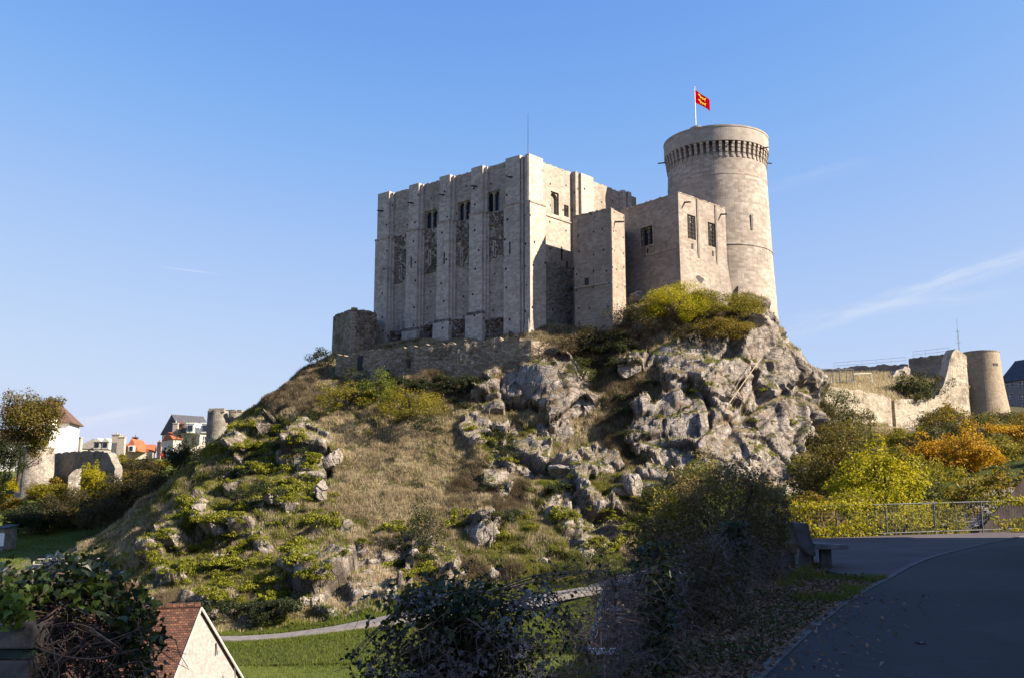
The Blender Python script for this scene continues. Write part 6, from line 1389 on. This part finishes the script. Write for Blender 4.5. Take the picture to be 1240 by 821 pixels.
for (x, y), n in zip(FPOST[1:], (1300, 1500, 900, 500)):
    z = rng.random(n)**.8*1.45; p = np.c_[x+rng.normal(size=n)*.11, y+rng.normal(size=n)*.11, z_road(x, y)-.2+z]; leaves(mb, p, unit(p-[x, y+.1, 0]*1-[0, 0, 0]), .062, rng, .8, -.2, .8)
n = 900; s = rng.uniform(.5, 14.5, n); fx, fy = fence_pt(s); p = np.c_[fx+rng.normal(size=n)*.08, fy+rng.normal(size=n)*.1, z_road(fx, fy)+rng.random(n)**2.2*.9-.1]; leaves(mb, p, unit(rng.normal(size=(n, 3))+[.6, -1, .3]), .06, rng, .8)
mb.build('leaves', M['l_ivy'], iv, uv=None)
# thicket behind the fence
TH = [('large dark brown green thicket bush behind the fence posts',876,676,18.6,.98,1.0,'l_thicket',10500,.055),('dark thicket shoulder on the left of the large thicket bush',836,694,17.6,.65,.78,'l_thicket',5200,.055),
 ('yellow leaved bush low at the left edge of the thicket',808,700,17.8,.55,.75,'l_gold',3600,.055),('brown thicket end close to the concrete bench',922,672,20.5,.62,.8,'l_thicket',5200,.055),('brown bracken clump behind the first ivy clad post',830,760,13.0,.7,.7,'l_brown',4200,.05)]
for k, (lab, px_, py_, Y, rx_, rz_, mt, n, lf) in enumerate(TH):
    q = P(px_, py_, Y); r_ = shrub('thicket_bush', lab, 'bush', (q.x, Y, q.z), rx_, rz_, mt, n, lf, 900+k, ry=rx_*.9, nclump=46, sink=.1, clump=.34)
    mb = MB(); rng2 = np.random.default_rng(40+k); vines(mb, [np.array((q.x, Y, q.z+rz_*.6))], 60, rng2, (rx_*.4, rx_*.4, rz_*.3), rz_*.55, .004, .2, 6, .8); mb.build('twigs', M['twig_dark'], r_, uv=None)
q = P(892, 640, 17.2); dk = empty('dry_stalks', (q.x, 17.2, q.z-1), 'fan of thin pale dry stalks sticking out of the dark thicket', 'plant'); mb = MB(); rng2 = np.random.default_rng(9)
for k in range(16):
    a = rng2.uniform(-1.2, .4); l_ = rng2.uniform(.7, 1.5); b0 = np.array([q.x, 17.2, q.z-.3]); mb.tube([b0, b0+[math.sin(a)*l_*.5, -.1, math.cos(a)*l_*.5], b0+[math.sin(a)*l_, -.15, math.cos(a)*l_*.9]], [.0035, .003, .0015], 4)
mb.build('stalks', M['twig_mid'], dk)
# --- concrete bench
bz = z_road(7.0, 23.0)
bn = empty('concrete_bench', (7.0, 23.2, bz), 'old grey concrete bench with a leaning slab back at the lay-by edge', 'bench')
def slab(pts, y0, y1): 
    mb = MB(); n = len(pts); v = [(x, y0, z) for x, z in pts]+[(x, y1, z) for x, z in pts]; mb.add(v, [tuple(range(n))[::-1], tuple(range(n, 2*n))]+[(i, (i+1) % n, n+(i+1) % n, n+i) for i in range(n)]); return mb
def bvl(o, w=.015):
    m_ = o.modifiers.new('bevel', 'BEVEL'); m_.width = w; m_.segments = 2; m_.limit_method = 'ANGLE'; return o
bx = P(985, 655, 22.4).x
bvl(slab([(bx-.02, bz+.40), (bx+.72, bz+.40), (bx+.74, bz+.43), (bx+.73, bz+.50), (bx-.0, bz+.53)], 22.3, 24.2).build('seat', M['concrete'], bn))
bvl(slab([(bx-.50, bz+.96), (bx-.42, bz+1.0), (bx-.16, bz+.97), (bx-.08, bz+.62), (bx+.0, bz+.27), (bx-.14, bz+.25), (bx-.36, bz+.50)], 22.2, 24.3).build('backrest', M['concrete_dark'], bn), .03)
for y in (22.5, 23.85):
    bvl(slab([(bx+.18, bz-.1), (bx+.42, bz-.1), (bx+.42, bz+.395), (bx+.18, bz+.395)], y, y+.16).build('leg', M['concrete_dark'], bn))
    bvl(slab([(bx-.36, bz-.1), (bx-.02, bz-.1), (bx-.03, bz+.28), (bx-.28, bz+.47)], y, y+.15).build('leg', M['concrete'], bn))
# --- railing along the drop
RA = [(7.6, 34.6), (9.4, 35.0), (13, 35.75), (17, 36.6), (21, 37.4), (27, 38.6), (34, 40)]
rp = [(x, y, (.55 if x < 10 else .55+(x-10)*.026)) for x, y in RA]
railing('metal_railing', rp, 1.08, 'long grey vertical bar railing overgrown with yellow ivy at the drop', 'railing', .115, rail_r=.024, post_gap=1.9, rails=(1, .07), bar_r=.009)
rl = empty('railing_ivy', (15, 36.3, .3), 'yellow green creeper spilling over the grey metal railing', 'ivy'); mb = MB(); rng = np.random.default_rng(8)
n = 9000; xx = rng.uniform(9.6, 22, n); dens = vnoise(np.c_[xx*.9, xx*0, xx*0], 4); top = rng.random(n) < .45
keep_ = (rng.random(n) < sstep(.25, .7, dens)) ; xx = xx[keep_]; top = top[keep_]; n = len(xx); yy = np.interp(xx, [r[0] for r in RA], [r[1] for r in RA]); zz0 = np.interp(xx, [r[0] for r in rp], [r[2] for r in rp])
hgt = np.where(top, 1.05+rng.normal(size=n)*.09, rng.random(n)**1.2*1.0*(.3+1.1*vnoise(np.c_[xx*1.4, xx*0+5, xx*0], 9)))
leaves(mb, np.c_[xx, yy+rng.normal(size=n)*.14, zz0+hgt], unit(rng.normal(size=(n, 3))+[.4, -.8, .2]), .10, rng); mb.build('leaves', M['l_yg'], rl, uv=None)
for k, (px_, Y, rx_, rz_, mt, lab) in enumerate([(1040, 39.5, 1.6, .95, 'l_gold', 'olive gold bush pressed against the back of the railing'), (1085, 40.5, 1.8, 1.25, 'l_yg', 'bright yellow bush rising above the middle of the railing'), (985, 38.5, 1.3, .8, 'l_autumn', 'thin autumn bush behind the left end of the railing'), (1130, 42, 1.6, .8, 'l_gold', 'low olive bush behind the right half of the railing')]):
    q = P(px_, 640, Y); shrub('railing_bush', lab, 'bush', (q.x, Y, q.z-.5), rx_, rz_, mt, 3600, .11, 950+k, nclump=28, sink=.1)
ln_ = empty('dark_tiled_shed', (P(1240, 640, 46).x, 46, -2), 'shed with a dark tiled sloping roof just behind the railing at right edge', 'shed')
a0, a1 = P(1180, 650, 45), P(1262, 553, 46.5); r_ = Vector((9, 2.2, .2)); nrm = Vector((.15, -.25, .95))
mb = MB(); e = Vector((0, .3, -.16)); mb.hexa([a0+e, a0+r_*1.2+e, a1+r_+e, a1+e], [a0, a0+r_*1.2, a1+r_, a1]); mb.build('roof', M['brown_roof_old'], ln_)
mb = MB(); mb.add([a0+Vector((.3, .4, -.2)), a1+Vector((.1, .3, -.25)), (a1.x, a1.y+.2, -3), (a0.x+.3, a0.y+.4, -3)], [(0,1,2,3)]); mb.add([a0+Vector((.3, .5, -.2)), a0+r_*1.2+Vector((0, .5, -.2)), (a0.x+11, a0.y+3, -3), (a0.x+.3, a0.y+.5, -3)], [(0,1,2,3)]); mb.build('wall', M['ruin_grey'], ln_)
gp = smooth_poly([G(x, y, 43, 120)[:] for x, y in ((1150, 641), (1180, 622), (1205, 606), (1225, 597), (1260, 590))], 40); gd = np.stack([-np.gradient(gp[:, 1]), np.gradient(gp[:, 0])], -1); gd /= np.linalg.norm(gd, axis=1, keepdims=True); mb = MB(); rows = []
for w in np.linspace(-.9, .9, 5): q = gp[:, :2]+gd*w; rows.append(np.c_[q, base_h(q[:, 0], q[:, 1])+.12])
n = 40; mb.add(np.concatenate(rows), np.concatenate([np.stack([np.arange(n-1)+k*n, np.arange(n-1)+k*n+1, np.arange(n-1)+(k+1)*n+1, np.arange(n-1)+(k+1)*n], -1) for k in range(4)])); mb.build('gravel_path', M['path'])['kind'] = 'structure'
# --- tiled shed below the fence
sd = empty('mossy_shed', (P(740, 760, 24).x, 24, -4), 'small shed with a mossy white flecked clay tile roof below the fence', 'shed')
k0, k1 = P(735, 708, 25), P(735, 708, 25)+Vector((3.2, .2, 0)); e0, e1 = P(712, 787, 23.3), P(712, 787, 23.3)+Vector((3.6, .2, 0)); f0 = Vector((k0.x*2-e0.x, 26.7, e0.z)); f1 = f0+Vector((3.4, .2, 0)); dn = Vector((0, 0, -.09))
mb = MB(); mb.hexa([e0+dn, e1+dn, k1+dn, k0+dn], [e0, e1, k1, k0]); mb.hexa([k0+dn, k1+dn, f1+dn, f0+dn], [k0+Vector((0, .002, 0)), k1+Vector((0, .002, 0)), f1, f0]); mb.build('roof', M['roof_white'], sd)
mb = MB()
for k in range(9): x = k0.x+.02+k*.36; mb.tube([(x, 25, k0.z+.02), (x+.33, 25.02, k0.z+.02)], [.10, .085], 8)
mb.build('ridge_tiles', M['ruin'], sd)
mb = MB(); mb.tube([e0+Vector((.02, 0, .03)), k0+Vector((-.02, 0, .03))], .055, 6); mb.build('verge_mortar', M['ruin'], sd)
mb = MB(); w0, w1 = e0+Vector((.2, .12, -.1)), e1+Vector((-.2, .12, -.1)); mb.add([w0, w1, (w1.x, w1.y, -6), (w0.x, w0.y, -6)], [(0,1,2,3)]); mb.add([w0, k0+Vector((.2, 0, -.12)), (f0.x+.2, f0.y-.2, f0.z-.1), (f0.x+.2, f0.y-.2, -6), (w0.x, w0.y, -6)], [(0,1,2,3,4)]); mb.build('wall', M['ruin_grey'], sd)
mb = MB(); mb.box((e0.x-.02, e0.y-.2, e0.z-.06), (e0.x+.75, e0.y-.02, e0.z+.06)); mb.build('gutter', M['plaster'], sd)
mb = MB(); mb.tube([(e0.x+.0, e0.y-.1, e0.z-.5), (e0.x+.0, e0.y-.1, e0.z-.07)], .06, 8); mb.build('downpipe', M['clay'], sd)
# --- house with the pale gable
gh = empty('gable_house', (P(240, 821, 50).x, 50, -9), 'old house with clay tile roof and pale triangular stone gable', 'house')
ap = P(240, 736, 50); rb = P(112, 741, 48.6); fe = P(174, 907, 46.9); be = P(341, 907, 53.2); dv = rb-ap
up_ = Vector((0, 0, .12)); n_f = (fe-ap).cross(dv); n_f.normalize(); n_f *= -1 if n_f.z < 0 else 1; n_b = (be-ap).cross(dv); n_b.normalize(); n_b *= -1 if n_b.z < 0 else 1
mb = MB(); ap_r = ap+(-dv.normalized())*.12; 
def rplane(mb, lo, nn, th):
    lo_ = lo-dv.normalized()*.12; mb.hexa([ap_r, ap_r+dv*1.05, lo_+dv*1.05, lo_], [ap_r+nn*th, ap_r+dv*1.05+nn*th, lo_+dv*1.05+nn*th, lo_+nn*th])
rplane(mb, fe, n_f, .12); rplane(mb, be, n_b, .118); mb.build('roof', M['roof_near'], gh)
mb = MB(); nk = 15
for k in range(nk):
    s0, s1 = ap_r+dv*(1.05*k/nk)+up_*1.1, ap_r+dv*(1.05*(k+.93)/nk)+up_*1.1; mb.tube([s0, s1], [.17, .15], 9)
mb.build('ridge_tiles', M['roof_near'], gh)
mb = MB(); mb.add([ap-Vector((0, 0, .03)), fe-Vector((0, 0, .05)), (fe.x, fe.y, -13), (be.x, be.y, -13), be-Vector((0, 0, .05))], [(0,1,2,3,4)]); q0, q1 = fe+dv, (fe+dv); mb.add([fe-Vector((-.1, 0, .1)), fe+dv, ((fe+dv).x, (fe+dv).y, -13), (fe.x+.1, fe.y, -13)], [(0,1,2,3)]); mb.build('gable_wall', M['gable'], gh)
mb = MB(); ge = -dv.normalized()*.13
for lo, nn in ((fe, n_f), (be, n_b)):
    a_, c_ = ap+ge, lo+ge; mb.hexa([a_-nn*.10, c_-nn*.10, c_+ge*.5-nn*.10, a_+ge*.5-nn*.10], [a_+nn*.16, c_+nn*.16, c_+ge*.5+nn*.16, a_+ge*.5+nn*.16])
mb.build('verge_boards', M['wood_white'], gh)
mb = MB()
for (x, y) in ((262, 778), (284, 808)):
    q = P(x, y, 50.6); mb.tube([q, q+Vector((.1, -.1, -.55))], .03, 4)
mb.build('wall_ties', M['iron'], gh)
# --- clematis mound in the middle foreground
cl = empty('clematis_bush', P(560, 821, 9.4), 'dark ivy and clematis mound with white fluffy seed heads before the lawn', 'bush')
cx0, cz0 = P(560, 760, 9.4).x, P(560, 770, 9.4).z; rng = np.random.default_rng(17); mb = MB()
hub = np.array([cx0, 9.4, cz0-.2]); arcs = []
for k in range(150):
    a = rng.uniform(-1.35, 1.35); l_ = rng.uniform(.5, 1.15); dy = rng.uniform(-.45, .45); t = np.linspace(0, 1, 9); x = hub[0]+math.sin(a)*l_*t*1.0; z = hub[2]-.35+math.cos(a)*l_*.98*t*1.05-.45*abs(math.sin(a))*t**2.5; q = np.c_[x, hub[1]+dy*t, z]+rng.normal(size=(9, 3))*.02; arcs.append(q); mb.tube(q, .007*(1-.7*t)*rng.uniform(.6, 1.4), 4, False)
for k, (p0, p1, p2) in enumerate([((560,715),(640,730),(705,790)),((600,730),(680,745),(715,800)),((590,720),(650,700),(735,690)),((540,720),(490,735),(425,800)),((530,740),(480,770),(440,821)),((610,740),(660,720),(700,760)),((545,712),(500,720),(468,770))]):
    for j in range(3):
        y_ = 9.4+rng.uniform(-.3, .3); q = smooth_poly([np.array(P(*c, y_))+rng.normal(size=3)*.02 for c in (p0, p1, p2)], 14); arcs.append(q[::2]); mb.tube(q, np.linspace(.009, .003, 14), 4, False)
vines(mb, [hub+[0, 0, .1], hub+[.2, -.1, 0], hub+[-.2, -.1, -.2], hub+[.1, -.2, .3]], 500, rng, (.35, .25, .3), .45, .004, .5, 6, .2)
mb.build('stems', M['twig_dark'], cl, uv=None)
AR = np.concatenate([q[3:] for q in arcs]); mb = MB(); k_ = rng.integers(0, len(AR), 7500); p = AR[k_]+rng.normal(size=(7500, 3))*.065; leaves(mb, p, unit(p-hub), .052, rng, .75); mb.build('foliage', M['l_dark'], cl, uv=None)
mb = MB(); n = 900; p = np.array(P(545, 718, 9.3))+rng.normal(size=(n, 3))*[.26, .2, .11]-np.c_[np.zeros(n), np.zeros(n), rng.random(n)*.25]; ivy(mb, p, unit(rng.normal(size=(n, 3))+[.2, -.8, .6]), .062, rng); mb.build('ivy_leaves', M['l_ivy'], cl, uv=None)
def fluffs(mb, ctr, r, rng, k=16, w=.004):
    n = len(ctr); d = unit(rng.normal(size=(n, k, 3))); c = ctr[:, None]; s = unit(np.cross(d, rng.normal(size=(n, k, 3))))*w; rr_ = (r*rng.uniform(.6, 1.2, (n, 1)))[..., None]
    v = np.stack([c-s+d*rr_*.1, c+s+d*rr_*.1, c+d*rr_+s*1.5, c+d*rr_-s*1.5], 2).reshape(-1, 3); i = np.arange(n*k)[:, None]*4; mb.add(v, np.concatenate([i, i+1, i+2, i+3], 1))
mb = MB(); A2 = AR[AR[:, 2] > cz0-.45]; cl_ = A2[rng.integers(0, len(A2), 90)]; k_ = rng.integers(0, 90, 1300); fluffs(mb, cl_[k_]+rng.normal(size=(1300, 3))*.055+[0, -.07, .03], .027, rng, 18, .0035); o = mb.build('seed_heads', M['fluff_grey'], cl, uv=None); o['kind'] = 'stuff'
# --- ivy covered wall end at the lower left
gpz = P(20, 757, 6.4); sp_ = empty('stone_gatepost', (P(10, 800, 6.4).x-.1, 6.5, -1), 'dark stone gatepost of stacked blocks under the ivy at lower left', 'gatepost')
x1 = P(39, 790, 6.4).x; 
for (y0, y1, dx) in ((757, 786, 0), (800, 832, -.015), (834, 870, 0), (872, 930, 0)):
    za, zb_ = P(20, y0, 6.4).z, P(20, y1, 6.4).z; mb = MB(); mb.box((x1-.75, 6.4, zb_), (x1+dx, 6.95, za)); bvl(mb.build('stone_block', M['concrete_dark'], sp_), .012)
mb = MB(); za, zb_ = P(20, 788, 6.4).z, P(20, 799, 6.4).z; mb.box((x1-.72, 6.46, zb_), (x1-.03, 6.9, za)); mb.build('green_slate', M['slate_green'], sp_)
mb = MB(); mb.box((x1-.7, 6.5, -2.2), (x1-.08, 6.85, P(20, 758, 6.4).z-.02)); mb.build('core', M['void'], sp_)
iw = empty('ivy_mound', (P(90, 821, 6.8).x, 6.8, -1), 'heap of ivy, brambles and bare twigs with white umbels at lower left', 'ivy')
rng = np.random.default_rng(55); mb = MB(); hubp = [np.array(P(x, y, Y)) for x, y, Y in ((30, 790, 6.9), (70, 770, 6.8), (100, 790, 6.8), (120, 760, 6.9), (60, 740, 7), (90, 730, 7), (130, 800, 6.8))]
vines(mb, hubp, 420, rng, (.12, .15, .10), .42, .0042, .45, 8, .15); vines(mb, hubp, 50, rng, (.1, .1, .1), .6, .0062, .5, 9, .2)
for pts in (((38,760),(60,745),(85,735),(110,745)), ((45,800),(48,770),(80,755),(120,760)), ((35,810),(80,800),(110,770),(140,790)), ((40,780),(70,790),(110,800),(165,785)), ((60,815),(90,785),(130,775),(172,760)), ((110,760),(140,780),(165,800),(188,795))):
    for j in range(2): mb.tube(smooth_poly([np.array(P(*c, 6.6+rng.uniform(-.2, .1)))+rng.normal(size=3)*.015 for c in pts], 18), np.linspace(.008, .003, 18), 5)
mb.build('twigs', M['twig_mid'], iw, uv=None)
outl = [(0,720),(20,706),(45,700),(70,695),(95,690),(118,692),(140,712),(160,730),(165,755),(172,785),(160,815)]
oc = smooth_poly([P(*c, 6.9) for c in outl], 60); n = 1900; k_ = rng.integers(0, 60, n); p = oc[k_]+rng.normal(size=(n, 3))*[.07, .16, .07]-np.array([.02, 0, .05]); 
mb = MB(); ivy(mb, p, unit(rng.normal(size=(n, 3))+[.3, -.7, .6]), .060, rng)
n = 1700; p = np.c_[rng.uniform(P(-15, 780, 6.9).x, P(160, 780, 6.9).x, n), rng.uniform(6.75, 7.3, n), np.zeros(n)]; tz = np.interp(p[:, 0], oc[np.argsort(oc[:, 0]), 0], oc[np.argsort(oc[:, 0]), 2]); p[:, 2] = tz-.03-rng.random(n)**1.1*1.0; p = p[(vnoise(p*4.5, 3) > .52)]; ivy(mb, p, unit(rng.normal(size=(len(p), 3))+[.2, -.9, .3]), .055, rng)
mb.build('ivy_leaves', M['l_ivy'], iw, uv=None)
mb = MB(); n = 210; c_ = [np.array(P(*q)) for q in ((8,735,6.3),(15,745,6.35),(5,715,6.4),(40,722,6.5),(100,715,6.6),(130,705,6.7),(150,738,6.7),(158,703,6.8),(110,735,6.6))]; w_ = np.array([4,4,2,2,1.2,1.2,1,.5,.8]); k_ = rng.choice(9, n, p=w_/w_.sum()); p = np.array(c_)[k_]+rng.normal(size=(n, 3))*[.06, .05, .04]; ivy(mb, p, unit(rng.normal(size=(n, 3))+[.3, -.5, .9]), .06, rng); mb.build('pale_leaves', M['l_ivy_light'], iw, uv=None)  # clusters of ivy leaves in a paler green
mb = MB(); p = np.c_[rng.uniform(P(0, 780, 6.8).x, P(150, 780, 6.8).x, 500), rng.uniform(6.7, 7.0, 500), rng.uniform(P(0, 800, 6.8).z, P(0, 705, 6.8).z, 500)]; leaves(mb, p, unit(rng.normal(size=(500, 3))+[0, -1, 0]), .06, rng, .7); mb.build('dead_leaves', M['l_dead'], iw, uv=None)
mb = MB(); ms = MB()
for (x, y, s) in ((68,671,10),(55,682,12),(60,676,9),(74,674,8),(95,678,6),(45,687,9),(38,688,7),(62,690,6),(8,690,10),(15,693,9),(3,694,7),(19,697,6)):
    q = np.array(P(x, y, 6.9)); ctr = q+rng.normal(size=(s//2+3, 3))*[.020, .02, .010]; fluffs(mb, ctr, .014, rng, 12, .0022); ms.tube([q-[rng.uniform(-.06, .06), 0, .3], q-[.0, 0, .12], q], [.004, .003, .002], 4)
o = mb.build('flower_umbels', M['fluff'], iw, uv=None); ms.build('flower_stalks', M['twig_dark'], iw)
# --- verge: litter, grass, leaves on the road
rng = np.random.default_rng(61)
def verge_pts(n, y0, y1, a=0., bq=1.):
    y = rng.uniform(y0, y1, n); xf = fence_x(y)-.3; xk = np.interp(y, KB[:, 1], KB[:, 0])-.05; x = xf+(xk-xf)*(a+(bq-a)*rng.random(n)); ok = (x < xk) & ~((y > 20.2) & (x > fence_x(y)+1.0)); x, y = x[ok], y[ok]; return np.c_[x, y, np.maximum(base_h(x, y), -9)+.01]
mb = MB(); p = verge_pts(26000, 6, 24); p3 = verge_pts(420, 7, 17, .96, 1.0); p3[:, 0] += rng.random(len(p3))**4*1.3; p3[:, 2] = z_road(p3[:, 0], p3[:, 1])+.012; p = np.concatenate([p, p3]); leaves(mb, p+rng.random((len(p), 1))*[0, 0, .04], np.tile([0, 0, 1.], (len(p), 1)), .062, rng, .7, 1.2, .3); tag(mb.build('leaf_litter', M['l_dead'], uv=None), 'brown fallen leaves over the road verge', 'leaves', kind='stuff')
mb = MB(); p = verge_pts(5000, 16, 24, .25, 1.0); p = p[vnoise(p*.8, 5) > .56]; blades(mb, p, np.tile([0, 0, 1.], (len(p), 1)), np.full(len(p), .15), .005, 4, rng); tag(mb.build('verge_turf', M['grass'], uv=None), 'patchy green grass on the road verge by the bench', 'grass', kind='stuff')
mb = MB(); p = verge_pts(3600, 8, 23, .0, .9); p = p[vnoise(p*.9, 9) > .64]+rng.random((1, 3))*0; p = p+np.c_[rng.normal(size=(len(p), 2))*.04, rng.random(len(p))*.12]; leaves(mb, p, unit(rng.normal(size=(len(p), 3))*.6+[0, 0, 1]), .055, rng, .8); tag(mb.build('ground_ivy', M['l_mid2'], uv=None), 'low green weeds and ivy along the verge', 'plants', kind='stuff')
mb = MB(); vines(mb, verge_pts(300, 8, 20, .1, .8), 160, rng, (.05, .05, .02), .5, .005, .25, 6, .15); tag(mb.build('fallen_twigs', M['twig'], uv=None), 'thin broken twigs lying on the verge', 'twigs', kind='stuff')
lp = None
for k, (px_, py_, s) in enumerate([(1115,779,.16),(1068,791,.06),(983,811,.05),(1035,706,.07),(1040,733,.09),(1085,718,.05),(990,788,.05),(1213,748,.06),(1105,706,.05),(1062,768,.05),(1160,733,.05),(1024,752,.05),(1140,800,.05),(1190,700,.06)]):
    d = ray(px_, py_); t = np.linspace(6, 40, 1500); zz_ = EYE+d[2]/d[1]*t-z_road(d[0]/d[1]*t, t); y = t[np.argmin(np.abs(zz_))]; x = d[0]/d[1]*y
    if k == 0:
        pts = [(0,-.5),(.12,-.22),(.42,-.30),(.30,-.02),(.5,.22),(.2,.2),(.08,.5),(-.1,.24),(-.42,.3),(-.28,.02),(-.46,-.25),(-.14,-.2)]; mb = MB(); mb.add([(a, bq, .10*abs(a)+.06*math.sin(5*bq)) for a, bq in pts]+[(0, 0, .03)], [(i, (i+1) % 12, 12) for i in range(12)]); o = mb.build('fallen_leaf', M['leaf_pale'], uv=None)
        lab = 'large pale curled dead leaf lying on the dark asphalt'
    else: o = src.copy(); C.objects.link(o); lab = 'small dead leaf lying on the dark asphalt road'
    src = o if k == 0 else src; o.location = (x, y, float(z_road(np.array([x]), np.array([y]))[0])+.012); o.scale = (s, s, s); o.rotation_euler = (0, 0, rng.uniform(0, 6)); tag(o, lab, 'leaf', 'dead leaves on the road')
